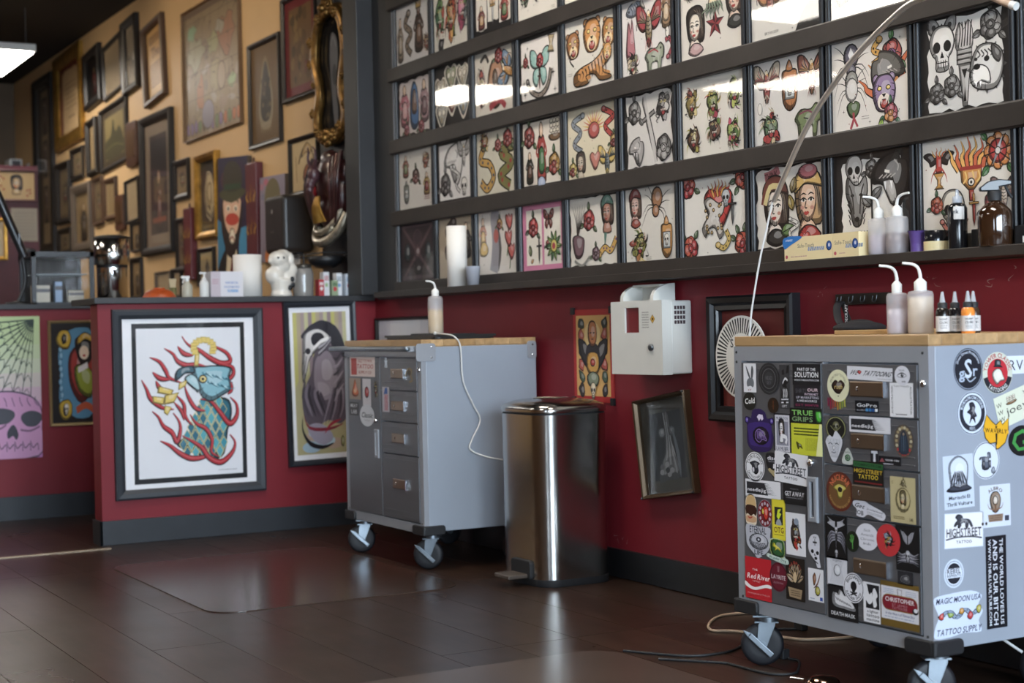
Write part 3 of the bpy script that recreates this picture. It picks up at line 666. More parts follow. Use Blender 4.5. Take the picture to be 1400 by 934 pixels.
def f_mothrose(A, t, B):
    A.p(B, rrect(2.3, 1.75, .1), 'e2dcd6'); butterfly(A, t(.0, .0, .62), '8fc0b8', '8fc0b8'); rose(A, t(.02, .2, .27), 'c03038', '8a2028', leaves=()); dagger(A, t(0, -.35, .3), '8a3a30', '5a3a30')
    snake(A, t(0, -.55, .9), [(-.85, .25), (-.6, -.1), (0, -.3), (.55, -.05), (.8, .5)], .12, '8a7c70'); rose(A, t(-.85, .25, .2), 'b0403a'); A.o(t(.75, .6, .25, -.1), [(-.8, 1), (.8, 1), (.3, 0), (.8, -1), (-.8, -1), (-.3, 0)], 'b09a70', .1, K, 0)
    for x, y, s in ((-.95, -.35, .12), (.85, -.25, .16), (-.9, -.7, .14), (.95, -.75, .12), (-.7, .65, .09)): sparkle(A, t(x, y, s))
def f_tigers(A, t, B):
    cat(A, t(.1, .45, .5), 'd08a34'); cat(A, t(-.85, .3, .4, .1), 'a86c30'); cat(A, t(.95, .4, .4, -.2), 'b87a2c')
    A.o(t(.1, -.5, .95), [(-1, -.32), (-.97, -.05), (-.6, .12), (0, .22), (.4, .38), (.6, .55), (.8, .5), (.92, .3), (.8, .1), (.58, 0), (.62, -.18), (.98, -.3), (.92, -.4), (.4, -.38), (.1, -.15), (-.35, -.16), (-.2, -.38), (-.75, -.42)], 'c8883a', .05)
    for i in range(9): x = -.7 + .17 * i; A.st(t(.1, -.5, .95), [(x, .3 * (x + .6)), (x + .07, -.1), (x, -.25)], .06, K, taper=1)
    cat(A, t(.85, -.12, .25), 'd89a40'); A.st(B, [(-.8, -.3), (-1.0, -.1), (-.9, .1)], .05); cap(A, B, -1, -.5)
def f_shark(A, t, B):
    fish(A, t(-.6, .75, .5, .3), '8a94a8', 'c8c0b8'); A.o(t(-.8, -.05, .6), [(-.2, .9), (0, .3), (.1, 1), (.25, .2), (.3, -.8), (-.4, -.8), (-.35, .2)], 'b8707a', .07); critter(A, t(-.75, -.7, .4), 51, ('3a3030', 'b05a5a', '8a8a6a', 'd0c0a0'))
    bird(A, t(.1, .2, .62), '8a7a5a', 'a83a40'); beast(A, t(.35, -.65, .5), '9aa48e'); snake(A, t(1.0, -.5, .4), [(0, -.6), (.5, 0), (.2, .6), (-.3, .5)], .25, 'b04a58'); figure(A, t(.95, .55, .55, 0, .7), '9a7a58', 'c8b090'); A.oe(t(1.0, -.1, .12), 0, 0, .8, 1.2, 'e4dfd8', .12)
def f_starladies(A, t, B):
    star(A, t(.15, -.25, .38)); lady(A, t(-.65, -.25, .6), 'e8dccb', '3a302c', None, 'c8a0a0'); lady(A, t(.95, .2, .62), 'e8cdb8', '5a4038', '6a4a48', '3a3a38'); lady(A, t(.1, .6, .45), 'e6d0a8', '6a7a68'); flames(A, t(.1, .25, .4, PI), 6, '7c8a74', '8a9a80'); critter(A, t(-.85, .75, .3), 53, ('5a5a3a', '7a8a4a', '3a3a30', 'a89858'))
def f_cutcorner(A, t, B):
    A.p(B, [(1.3, 1.02), (1.3, -1.02), (.3, -1.02), (.55, -.6), (1.0, -.2)], '2a2827')
    bird(A, t(-.55, -.1, .5), 'b05a50', 'c8884a'); critter(A, t(.35, .25, .45), 61, ('7a3a48', '5a4a4a', 'd8c0a0', 'a86a6a')); A.text(B, 'BRYAN 2009', -.5, -.85, .07, '55504c', .5)
def f_bright(A, t, B):
    critter(A, t(-.8, -.3, .6), 62, ('9aa858', 'd8c850', '5a7a4a', '3a3a30')); critter(A, t(.3, -.3, .6), 63, ('d8b040', 'b0a050', '6a6a58', 'e0d0a0'))
def f_small5(A, t, B):
    figure(A, t(-.75, .5, .4), '9a5a48', '7a8a5a'); critter(A, t(.75, .6, .36), 71, ('a86a50', 'c8a080', '5a4a40', 'e0c8a8')); rose(A, t(.0, .1, .32), '6a5048', '8a4a44', '5a6a4a'); lantern(A, t(-.7, -.4, .42), '7a8274'); figure(A, t(.8, -.2, .4), 'a88a40', '8a3a3a'); A.fakelines(B, .6, 1, -.75, -.55, 3, '8a4a44', .03)
def f_linework(A, t, B):
    A.p(B, rrect(2.2, 1.8, .04), 'e8e4e0'); panther(A, t(-.1, .2, .7), 'dedad6', '8a8886'); bird(A, t(.7, .5, .45), 'c8c4c0', 'b0acaa'); rose(A, t(-.65, -.4, .45), '6a6866', '4a4846', '7a7876'); skull(A, t(.7, -.55, .3)); snake(A, t(.2, -.3, .6), [(-.5, .6), (.3, .2), (-.1, -.3), (.4, -.7)], .14, 'dcd8d4')
def f_snakedragon(A, t, B):
    A.p(B, rrect(2.5, 1.95, .05), 'd2ccb8'); snake(A, t(-.6, -.2, .85), [(-.2, .9), (-.5, .4), (.2, .2), (.5, -.3), (0, -.7), (-.5, -.4)], .26, 'c8962e', '4a5a6a'); snake(A, t(.6, -.1, .9), [(.4, .6), (-.3, .4), (.4, 0), (-.4, -.4), (.3, -.8)], .34, '7a7838', 'a83a30'); rose(A, t(.75, .65, .35), 'b83a34'); rose(A, t(.15, .5, .25), 'b0504a'); critter(A, t(-.7, .7, .4), 72, ('a87a30', '6a7a5a', '8a3a30', 'd8c080'))
def f_pinup(A, t, B):
    A.p(B, rrect(2.2, 1.85, .03), 'e0d6c8'); figure(A, t(.0, .0, .95, 0, .55), 'b03a34', '3f7a48'); ship(A, t(.8, .6, .38)); rose(A, t(.75, -.4, .4), 'c0902c', 'a83a34', '3f6a40'); figure(A, t(-.7, -.4, .5, 0, .8), '2c3028', '6a4a3a'); rose(A, t(-.7, .5, .4), 'a83c38', '7a2c28'); A.oe(t(0, -.9, .25), 0, 0, 1, .8, 'a8b8d8', .1)
def f_sunburst(A, t, B):
    A.p(B, rrect(2.5, 1.95, .04), 'ddd2b4')
    for i in range(14): a = PI * i / 13; A.st(t(.1, .35, .6), [(.3 * math.cos(a), .3 * math.sin(a)), (math.cos(a), .9 * math.sin(a))], .12, ('d8b040', 'c86a50')[i % 2], taper=1)
    A.oe(t(.1, .3, .3), 0, 0, 1, .8, 'b8504a', .08); snake(A, t(-.75, .3, .6), [(.5, .8), (-.4, .5), (.3, 0), (-.3, -.5), (.4, -.9)], .22, '8a94a0'); snake(A, t(.85, .35, .6), [(-.4, .8), (.4, .4), (-.3, 0), (.3, -.5)], .22, 'b8403a'); lady(A, t(-.6, -.6, .4), 'c8b8a0', '4a4440'); bird(A, t(.75, -.6, .45), '5a6a74', 'd8b850'); heart(A, t(.15, -.55, .3), 'c87a6a'); rose(A, t(-1, -.7, .25), 'd8c050'); rose(A, t(1.1, -.1, .22), 'd8b040')
def f_bwdagger(A, t, B):
    ragged(A, B, 'd4d0cb', 7, 1.12, .98); dagger(A, t(.05, 0, .95, .35), 'b8b4b0', '8a8684'); A.st(B, [(-.2, .9), (.3, -.9)], .12, 'c4c0bc')
    rose(A, t(-.7, .5, .38), '8a8886', '5a5856', '6a6866'); critter(A, t(.7, .5, .5), 73, ('6a6866', 'a8a4a2', '3a3838', 'd0ccc8'), False); panther(A, t(-.65, -.55, .4), 'a8a4a2', '5a5856'); rose(A, t(.7, -.55, .42), '7a7876', 'a8a4a2', '5a5856', ())
def f_monsters(A, t, B):
    pal = [('8a7a34', 'c8a040', '9a4a40', 'd8c880'), ('7a8a3a', 'a83a50', 'c8b040', '5a5a50'), ('8aa040', 'b8c050', '6a3a6a', 'a8782c'), ('6a4a34', 'b0a83a', '4a3a34', 'd8d0a0'), ('8a6a58', 'c87a6a', '6a8a3a', '4a4440'), ('9ab050', 'c8506a', '5a7a3a', 'e0c8a8')]
    for i, (x, y) in enumerate(((-.85, .4), (0, .3), (.85, .45), (-.8, -.5), (.05, -.35), (.8, -.5))): critter(A, t(x, y, .46, 0, .8), 80 + i, pal[i])
def f_griffins(A, t, B):
    bird(A, t(-.75, .45, .5), 'a8504a', 'c8b8a0'); lantern(A, t(.1, .3, .62), 'c0783a'); bird(A, t(.9, .45, .5), 'b8884a', '9a5a4a'); critter(A, t(-.6, -.6, .5), 91, ('5a7a58', '8aa078', 'b03a38', 'c8b890')); beast(A, t(.75, -.55, .5), '7a8a5a', '8a3a58'); A.text(B, 'drago', -.7, -.95, .13, '2a2828', .5, 1); A.oe(t(-1, -.1, .1), 0, 0, .9, 1.4, 'e4dfd8', .15)
def f_spiderlady(A, t, B):
    spider(A, t(-.6, .35, .65), '6a6474', 1); spider(A, t(-.6, -.15, .55), '9a9890'); A.oe(t(-.6, -.1, .3), 0, 0, .7, .9, 'd8d4ce', .06); A.o(t(-.55, -.5, .25), [(-.9, .2), (-.3, .6), (0, .4), (.3, .6), (.9, .2), (.6, -.6), (0, -.9), (-.6, -.6)], '5a7048', .1); A.st(B, [(-.55, -.6), (-.55, -.75), (-.65, -.95)], .07, 'b03a48'); A.st(B, [(-.55, -.7), (-.42, -.92)], .06, 'b03a48')
    flames(A, t(.6, -.1, .8, .4), 5, 'd88a34', 'd86a2c'); rose(A, t(.7, .5, .38), 'b8504a', '8a5a90', '5a9a50'); snake(A, t(.25, .5, .4), [(.2, .9), (-.3, .4), (.4, 0), (-.4, -.4)], .3, 'd8a030'); panther(A, t(.6, .05, .55, 0, -1), '6a6660', 'a8a09a'); cat(A, t(.45, -.3, .42), '9a80a8', 'e8dccc', '4a3a50'); rose(A, t(.65, -.75, .26), 'b85a6a', 'c8843a', '3f7a58'); leaf(A, t(.4, -.85, .25), '9ac040', 4.2); cap(A, B, -.15, -.75)
def f_bwtorch(A, t, B):
    ragged(A, B, 'dbd8d3', 9, 1.06, .96); butterfly(A, t(-.62, .62, .42), '8a8886', '3a3838'); skull(A, t(-.62, .35, .48), 'e2dfda'); A.o(t(.0, .45, .4), [(-.5, -.6), (-.6, .3), (-.3, .9), (0, .5), (.3, .95), (.6, .4), (.5, -.6)], 'c4c0bc', .06)
    for k in range(5): A.st(B, [(-.16 + .08 * k, .3), (-.1 + .07 * k, .6), (-.14 + .09 * k, .8)], .03)
    for y in (.2, .1, 0): A.o(t(.0, y, .22), [(-1, -.2), (1, -.2), (1, .2), (-1, .2)], 'a8a4a0', .12, K, 0)
    A.o(B, [(-.16, -.05), (.16, -.05), (.06, -.9), (-.06, -.9)], 'b4b0ac', .03, K, 0); A.p(B, [(-.08, -.15), (.08, -.15), (0, -.35)], K); A.p(B, [(-.04, -.8), (.04, -.8), (0, -.5)], K)
    rose(A, t(.72, .62, .36), '8a8886', '5a5856', '6a6866'); bulldog(A, t(.6, -.2, .48)); rose(A, t(-.78, -.55, .26), '7a7876', '4a4846', '5a5856'); rose(A, t(-.35, -.45, .28), '8a8886', '5a5856', '6a6866')
def f_maroonx(A, t, B):
    for a, b in (((-1.1, -.9), (1.1, .9)), ((-1.1, .9), (1.1, -.9))): A.st(B, [a, b], .14, '5c474a', sm=0)
    A.st(B, [(-1.15, -.85), (1.15, -.85)], .12, '54454a', sm=0); A.st(B, [(-1.15, .9), (1.15, .9)], .08, '54454a', sm=0); A.oe(t(0, .5, .3), 0, 0, 1, .9, '40343a', .15, '5c474a'); A.oe(t(-.75, 0, .28), 0, 0, .8, 1.2, '33454a', .12, '2a2428'); A.oe(t(.75, 0, .28), 0, 0, .8, 1.2, '33454a', .12, '2a2428'); A.o(t(0, -.6, .5), blobpts(A.r, 12, .4, 1, .4), '2c2628', .06, '4a3a40'); A.oe(t(0, 0, .22), 0, 0, 1, 1, '6a5458', .1, '5c474a')
def f_beigelady(A, t, B):
    snake(A, t(-.35, .1, .9), [(.2, .8), (-.3, .5), (.1, .1), (-.35, -.2), (-.2, -.5)], .3, '4a4038', '7a3a30'); lady(A, t(-.1, .15, .6), 'c8a078', '3a302a'); A.oe(t(-.15, .55, .2), 0, 0, 1, .8, '6a8878', .1); figure(A, t(.75, .2, .6), '4a4640', '7a7264')
def f_tulips(A, t, B):
    A.st(B, [(-.3, -.9), (-.1, 0), (-.2, .8), (.1, .9)], .5, '9a98a0', sm=4); A.st(B, [(0, -.9), (.15, -.2), (0, .6)], .16, '5a5858', taper=2); figure(A, t(-.95, .3, .55, 0, .7), 'b8704a', 'd8b050'); A.o(t(-.9, -.2, .3), blobpts(A.r, 10, .3), 'd8b03c', .1); A.e(B, -.1, .2, .16, .22, 'c05a50'); rose(A, t(.15, .55, .22), 'd09a3a')
    for x, y in ((.75, .55), (.85, -.35), (.7, .05)):
        A.st(B, [(x, y), (x - .1, y - .5)], .05, '5a7a4a'); A.o(t(x, y, .3), [(-.7, .2), (-.6, .9), (-.2, .6), (0, 1), (.3, .6), (.7, .9), (.7, .1), (.1, -.8)], 'd06058', .1)
def f_pinkborder(A, t, B):
    for x, w in ((-.55, .95), (.55, 1.0)): A.p(B, [(x - w / 2, -.82), (x + w / 2, -.82), (x + w / 2, .82), (x - w / 2, .82)], 'e8e2d4')
    rose(A, t(-.6, .3, .36), 'cc3a3a', '9a2a30', '3f5a3c'); leaf(A, t(-.75, -.55, .35), '7a8a5a', 1.8); dagger(A, t(-.25, -.4, .4), '4a4a44', '3a3a38'); leaf(A, t(-.75, -.75, .2), 'c88a3a', .6); butterfly(A, t(.35, .5, .32), '7a3a30', '3a2a28'); rose(A, t(.3, -.25, .18), 'b8403a', '8a2a28', '5a7a4a')
    for i in range(10): a = 2 * PI * i / 10; leaf(A, t(.65, -.3, .5), ('8ab040', '4a8a40')[i % 2], a, .95, .16)
    A.oe(t(.65, -.3, .2), 0, 0, 1, 1, 'd8c850', .12); A.e(t(.65, -.3, .1), 0, 0, 1, 1, 'b83a4a')
def f_tealady(A, t, B):
    ragged(A, B, 'e2ddd2', 13, 1.28, .99); rose(A, t(-.25, .3, .36), 'cc4440', '9a2a30'); lady(A, t(.7, .4, .5), 'b8806a', '4a3430', '5a8a7c'); A.st(B, [(.6, -.1), (.55, -.5)], .14, '5a8a7c', taper=1)
    for k in range(6): A.st(B, [(-.85, -.2), (-.9 + .06 * k, .3), (-1.1 + .14 * k, .75)], .05, '3a3430', taper=1)
    A.o(t(-.8, -.4, .4), [(-.8, .5), (-.3, .8), (.3, .7), (.8, .4), (.5, -.7), (-.4, -.8)], '7a5a64', .08); snake(A, t(.7, -.6, .5), [(-.9, -.2), (-.3, .2), (.3, .0), (.9, .7)], .3, 'd8a83a', '6a4a8a'); rose(A, t(.1, -.65, .24), '8a6a74', '6a4a54'); A.st(B, [(-1, -.8), (-.6, -.95), (-.2, -.7)], .08, '8a8a84'); dagger(A, t(.55, .35, .1))
def f_spiderfish(A, t, B):
    lady(A, t(-.75, .45, .48), 'd8b0a0', '6a5040', '8a3a38', 'a04a3a'); spider(A, t(.25, .35, .7, -.2), 'a8744a'); critter(A, t(-.55, -.55, .5), 95, ('8a8a3a', 'b0703a', '5a7a3a', 'd8c060')); lantern(A, t(.75, -.4, .58), 'd0923c'); fish(A, t(-.9, -.5, .2), 'b04a3a'); cap(A, B, -.1, -.9)
def f_leopard(A, t, B):
    for x, y, r in ((-1.08, .8, .7), (1.1, .85, 2.3), (-1.0, -.75, 2), (1.05, -.75, 1)): rose(A, t(x, y, .36, r), 'd0563c', 'b83038', '55704a', (20, 60, 100, 300))
    heart(A, t(.15, .15, .62), 'c8342e'); flames(A, t(.15, .5, .4), 7, 'd89a34', 'b03a28')
    A.o(t(.05, .0, .6), [(-.8, .6), (-.4, .8), (.2, .5), (.6, .6), (.5, .1), (.2, -.2), (.5, -.7), (.2, -1), (-.1, -.5), (-.6, -.6), (-.7, -.9), (-.95, -.5), (-.5, .1)], 'c9c4bc', .06)
    for k in range(14): A.oe(t(.05, 0, .6), A.r.uniform(-.7, .4), A.r.uniform(-.7, .6), .08, .08, 'b8923c', .05, K, 7)
    snake(A, t(.35, -.5, .4), [(-.6, -.6), (0, -.8), (.5, -.3), (.2, .3)], .3, 'd0b050'); skull(A, t(.45, .4, .22), 'b8c0c4'); dagger(A, t(.7, .1, .4), '5a5c5e', '3a3a3a')
def f_twoladies(A, t, B):
    ragged(A, B, 'dcd6cc', 17, 1.27, .98); A.st(B, [(-.9, .75), (-.6, .8), (-.35, .9)], .22, 'b86a70'); A.text(B, 'THINK', -.65, .78, .16, '5a2a30', .5, 1, 0, None, .15); lady(A, t(-.5, -.05, .75), 'e4d6c8', '4a3a34', '6a3a34', '3a3836')
    A.st(B, [(-.95, .1), (-.75, .6), (-.3, .6)], .2, '7a3c30'); A.st(B, [(-.9, .1), (-.7, .5), (-.35, .5)], .14, 'd8c480'); lady(A, t(.7, .0, .8), 'e0b898', 'c8a06a', 'd8b058', 'a8302c'); leaf(A, t(.1, .3, .4), '8a7a4a', 1.2); leaf(A, t(.15, -.1, .4), 'a8903a', 1.9); leaf(A, t(-.3, -.6, .5), '6a8a48', .3); A.oe(t(.7, .75, .35), 0, 0, 1, .5, 'b0606a', .08); heart(A, t(.55, -.8, .22), 'c03a2c'); snake(A, t(.15, -.6, .35), [(-.3, .9), (.5, .5), (-.4, 0), (.2, -.8)], .2, 'd8d4cc')
def f_bwwolf(A, t, B):
    ragged(A, t(-.02, -.05, 1), 'dfdcd7', 19, 1.02, .93); skull(A, t(-.58, .58, .38), 'c8c4c0'); wolf(A, t(-.5, -.05, .6), '8a8886'); rose(A, t(.0, .6, .25), '8a8886', '4a4846', '5a5856'); A.st(B, [(0, .35), (0, -.55)], .05); leaf(A, t(0, -.05, .4), '6a6866', .6); leaf(A, t(0, -.2, .4), '6a6866', 2.5); panther(A, t(.55, .3, .62), '2c2a2a', 'b0aca8'); A.text(B, 'WILD FOREVER', -.3, -.8, .17, '4a4846', 1.1, 1, .2); A.e(B, .9, -.35, .05, .08, K)
def f_candle(A, t, B):
    candle(A, t(-.78, .45, .48)); torch(A, t(.12, .3, .68)); wheelrose(A, t(.85, .6, .4)); skull(A, t(-.4, -.5, .45), 'e6e0d2'); A.oe(t(-.3, -.42, .16), 0, 0, .8, 1.2, '4a7a5a', .1); rose(A, t(-.85, -.35, .22), 'c8603a', 'b03a2c', '3f6a48'); snake(A, t(-.4, -.75, .5), [(-.6, .1), (-.2, -.3), (.4, -.3), (.8, .2)], .16, 'd87a6a'); rose(A, t(.75, -.45, .35), 'b84a48', '3f7a5a', '3a5a48'); bird(A, t(1.0, -.25, .35), 'c8b8a8', '8a6a68'); dagger(A, t(.2, -.5, .35), 'a83a30')
def f_sliver(A, t, B):
    rose(A, t(-.9, .3, .4), '8a8886', '5a5856', '6a6866'); critter(A, t(-.8, -.5, .45), 99)
M_fr = mat('black_frame', '191a1e', .38, spec=.42)
FRAME_ME = ring_mesh('frame', .402, .335, [(0, 0), (0, .014), (.004, .018), (.009, .018), (.011, .013), (.013, .017), (.018, .017), (.02, .012), (.02, .0)]); FRAME_ME.materials.append(M_fr)
BACK_ME = G().box(-.19, .19, -.158, .158, .001, .004).mesh('backing'); BACK_ME.materials.append(mat('mat_board_black', '262424', .8))
PANE_ME = G().box(-.182, .182, -.149, .149, .0095, .0105).mesh('pane'); PANE_ME.materials.append(GLASS)
COLS = [7.165, 6.74, 6.34, 5.925, 5.54, 5.12, 4.728, 4.31, 3.903, 3.505, 3.105, 2.70]
ROWS = {'A': 2.4825, 'B': 2.1185, 'C': 1.7555, 'D': 1.394}
PB = '262424'
FLASH = [('A', 0, f_king, 'd8d4d0', 'sepia flash of a crowned king beside a snake, top row far end'), ('A', 1, f_creatures, 'd8d2c4', 'flash of green, orange and pink creatures, top row next to the sepia king'),
 ('A', 2, f_cutout, PB, 'flash on black card with three cut out white pieces, red hearts, top row'), ('A', 3, f_green, 'd9d2c6', 'flash of grey green figures half cut off by the top edge'), ('A', 4, f_faint, 'd9d2c6', 'flash sheet of which only the bottom strip shows above the tigers'),
 ('B', 0, f_praying, '2b2828', 'flash of pink and blue robed figures at the far end of second row'), ('B', 1, f_owls, PB, 'flash of heart shaped owl faces cut out on black card'), ('B', 2, f_chief, 'd6cfc0', 'crowded colour flash of a brown creature with red rose, beside the owl hearts'),
 ('B', 3, f_mothrose, PB, 'flash of pale blue moth with red rose and coiled snake on white card'), ('B', 4, f_tigers, 'd8d4ca', 'flash of three orange tiger heads and a lying tiger'), ('B', 5, f_shark, 'ddd9d6', 'flash of shark, winged red devil and grey elephant'),
 ('B', 6, f_starladies, 'ddd6cb', 'flash of women around a dark red nautical star'), ('B', 7, f_cutcorner, 'ddd8ce', 'flash sheet with its lower right corner cut away black'), ('B', 8, f_bright, 'e0ddd4', 'flash of yellow green creatures washed out by lamp glare at top edge'),
 ('C', 0, f_small5, 'd9d4ca', 'plain white flash of five small separate designs'), ('C', 1, f_linework, PB, 'black and white line drawing of panther, bird and rose, far end of third row'), ('C', 2, f_snakedragon, 'cfc8b2', 'flash of golden snake and olive dragon with red roses'),
 ('C', 3, f_pinup, PB, 'flash of woman in red and green dress with sailing ship'), ('C', 4, f_sunburst, 'd8cfb6', 'flash of yellow sunburst between coiled snakes'), ('C', 5, f_bwdagger, PB, 'black and white flash with ragged edge and crossed daggers on black card'),
 ('C', 6, f_monsters, 'ddd7cb', 'flash of six yellow green monster heads'), ('C', 7, f_griffins, 'dfdbd6', 'flash of griffins around a skull lantern'), ('C', 8, f_spiderlady, 'e2dbd2', 'flash of large spiders beside a purple panther with roses'), ('C', 9, f_bwtorch, PB, 'black and white flash of skull, torch and bulldog on black card'), ('C', 10, f_sliver, 'd8d2c8', 'flash frame of third row cut off by the right edge'),
 ('D', 0, f_maroonx, '372d31', 'dark maroon picture with a big cross at the ledge far end'), ('D', 1, f_beigelady, 'b9aa90', 'beige flash of a dark haired woman behind the paper roll'), ('D', 2, f_tulips, 'dbd5cd', 'flash of grey veiled figure with coral tulips'),
 ('D', 3, f_pinkborder, 'd97ea6', 'pink bordered flash in two panels with rose and green flower'), ('D', 4, f_tealady, '2b2828', 'flash of woman in teal turban beside a red rose'), ('D', 5, f_spiderfish, 'dcd7cd', 'flash of long legged brown spider, woman and skull lantern'),
 ('D', 6, f_leopard, 'e3dfd6', 'flash of leopard on red heart with roses in all corners'), ('D', 7, f_twoladies, '2b2828', 'ragged flash of two large women faces behind the lamp arm'), ('D', 8, f_bwwolf, PB, 'black and white flash of skull, wolf and panther above the glove box'), ('D', 9, f_candle, 'e6dfd4', 'flash of red candle, flaming torch and orange wheel flower behind spray bottle'), ('D', 10, f_sliver, 'e6dfd4', 'flash frame above the ledge cut off by the right edge')]
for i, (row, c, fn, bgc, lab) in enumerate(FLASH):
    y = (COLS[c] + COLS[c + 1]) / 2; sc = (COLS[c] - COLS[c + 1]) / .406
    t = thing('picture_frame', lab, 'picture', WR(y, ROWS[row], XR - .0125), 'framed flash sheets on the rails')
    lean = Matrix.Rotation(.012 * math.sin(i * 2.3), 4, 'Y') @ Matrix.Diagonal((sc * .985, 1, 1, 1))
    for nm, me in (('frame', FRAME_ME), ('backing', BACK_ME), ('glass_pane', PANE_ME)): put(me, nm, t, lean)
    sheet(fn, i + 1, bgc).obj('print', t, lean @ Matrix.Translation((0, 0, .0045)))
# ---------------------------------------------------------------- framed pictures (general builder)
def framed(name, lab, m, w, h, art, bar=.025, dep=.022, fm=None, group=None, glass=True, cat='picture', backc='262424', prof=None, frame_label=None):
    t = thing(name, lab, cat, m, group)
    if bar:
        prof = prof or [(0, 0), (0, dep * .8), (bar * .2, dep), (bar * .6, dep * .9), (bar, dep * .55), (bar, 0)]
        me = ring_mesh('frame', w, h, prof); me.materials.append(fm or M_fr); o = put(me, 'frame', t)
        if frame_label: o['label'] = frame_label
    iw, ih = w - 1.6 * bar, h - 1.6 * bar
    b = G().box(-iw / 2, iw / 2, -ih / 2, ih / 2, .001, .006 if bar else dep); b.obj('backing' if bar else 'canvas', mat('board_' + backc, backc, .8), t)
    z = .0065 if bar else dep + .0004
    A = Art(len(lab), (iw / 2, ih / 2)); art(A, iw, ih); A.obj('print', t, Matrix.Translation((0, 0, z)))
    if glass and bar: G().box(-iw / 2, iw / 2, -ih / 2, ih / 2, dep * .5, dep * .5 + .001).obj('glass_pane', GLASS, t)
    return t
def U(w, h): return lambda cx=0, cy=0, s=1, rot=0, sx=1, sy=1: tf(cx, cy, s, rot, sx, sy, base=lambda x, y: (x * w / 2, y * h / 2))
def inner(A, w, h, fx, fy, col): A.p(tf(), [(-w * fx / 2, -h * fy / 2), (w * fx / 2, -h * fy / 2), (w * fx / 2, h * fy / 2), (-w * fx / 2, h * fy / 2)], col)
def a_scroll(A, w, h):
    paper(A, w, h, '2a2019'); inner(A, w, h, .42, .92, '8f7a5c'); u = U(w, h)
    for y in (.62, .1, -.45): A.o(u(0, y, 1), [(-.3, -.22), (.3, -.22), (.3, .22), (-.3, .22)], '3a2a26', .02, K, 0); figure(A, u(0, y, .2), '6a4a40', '8a6a50')
def a_cert(A, w, h):
    paper(A, w, h, '6e2a26'); u = U(w, h); ragged(A, u(.08, -.05), 'd8b98c', 4, .8, .9); A.fakelines(u(), -.45, .55, -.3, .5, 6, '9a7a58', .03); A.fakelines(u(), -.2, .4, -.55, -.45, 1, '6a5240', .05)
def a_redfig(A, w, h): paper(A, w, h, '1e1816'); u = U(w, h); figure(A, u(0, -.1, .65, 0, .6), '7a2a24', '4a2a20', 'c8a078')
def a_doc(A, w, h): paper(A, w, h, 'b5a182'); u = U(w, h); A.fakelines(u(), -.7, .7, -.7, .7, 14, '9c8868', .03)
def a_curvy(A, w, h):
    paper(A, w, h, 'b8aa94'); u = U(w, h)
    for k in range(6): A.st(u(), [(-.8 + .3 * k, -.9), (-.5 + .25 * k, -.3), (-.9 + .35 * k, .2), (-.4 + .2 * k, .9)], .14, '1e1a18', taper=2)
    skull(A, u(.3, -.3, .4), 'd8d0c0')
def a_letter(A, w, h): paper(A, w, h, 'b8935e'); u = U(w, h); A.text(u(), 'The', 0, .3, .3, '5a3e28', .9, 1); A.fakelines(u(), -.7, .7, -.7, 0, 8, '6a4c32', .05); A.fakelines(u(), -.7, .7, .55, .8, 3, '6a4c32', .06)
def a_map(A, w, h):
    A.flat = True; paper(A, w, h, '86765f'); u = U(w, h); r = A.r
    for k in range(60): A.e(u(), r.uniform(-1, 1), r.uniform(-1, 1), r.uniform(.04, .16), r.uniform(.03, .12), r.choice(('8f806a', '7a6c58', '94887a', '766a5c', '8a7868')), 8, r.uniform(0, 3))
    for cx, cy, sx, sy, c in ((-.55, .3, .38, .35, '8f8a72'), (-.4, -.35, .18, .33, '96684a'), (.05, .35, .22, .22, '8c8a68'), (.1, -.1, .2, .35, '8e8264'), (.55, .4, .38, .36, '8e6a54'), (.68, -.35, .18, .14, '8a9a74'), (-.7, .65, .2, .15, '7c9478'), (.3, .55, .2, .14, '908a7c')): A.o(u(cx, cy, 1, 0, sx, sy), blobpts(r, 14, .5), c, .05, '5a4c3e')
    for k in range(5): y = -.8 + .4 * k; A.st(u(), [(-1, y), (1, y)], .012, '6a5c4c', sm=0)
    for k in range(7): x = -.9 + .3 * k; A.st(u(), [(x, -1), (x, 1)], .01, '6a5c4c', sm=0)
    for k in range(40): x = r.uniform(-.9, .9); y = r.uniform(-.95, .95); A.st(u(), [(x, y), (x + r.uniform(-.1, .1), y + r.uniform(-.06, .06)), (x + r.uniform(-.15, .15), y + r.uniform(-.1, .1))], .015, '4c4034', taper=2)
    for i in range(13): A.o(u(-.9 + .15 * i, -.84, .07, 0, 1, 1.8), blobpts(r, 8, .4), r.choice(('7a6a8a', 'a86a4a', '6a7a5a', '5a4a3c')), .1)
    A.p(u(), [(-1, .9), (1, .9), (1, 1), (-1, 1)], '6a5a4c'); A.oe(u(-.15, -.7, .22), 0, 0, 1, 1, '7c7684', .08, '5a4c3e'); A.oe(u(.35, -.2, .14), 0, 0, 1, 1.5, '93826c', .2, '5a4c3e')
def a_castle(A, w, h):
    paper(A, w, h, '4b4032'); inner(A, w, h, .74, .74, '8f8058'); u = U(w, h); A.p(u(), c2([(-.72, -.7), (-.72, -.1), (-.3, .05), (-.1, .5), (.1, .1), (.4, .25), (.72, -.3), (.72, -.7)], 3), '4a4632'); A.p(u(), [(-.15, .1), (-.15, .5), (-.08, .6), (0, .5), (0, .1)], '3a3628'); A.st(u(), [(-.7, -.4), (0, -.3), (.7, -.5)], .06, '6a6444')
def a_portrait(A, w, h): paper(A, w, h, '8c7654'); u = U(w, h); figure(A, u(0, -.15, .75), '3a3028', '5a4a3a', 'b09470')
def a_sketch(A, w, h): paper(A, w, h, 'a08a66'); u = U(w, h); A.fakelines(u(), -.6, .6, -.8, .8, 9, '6a5438', .05)
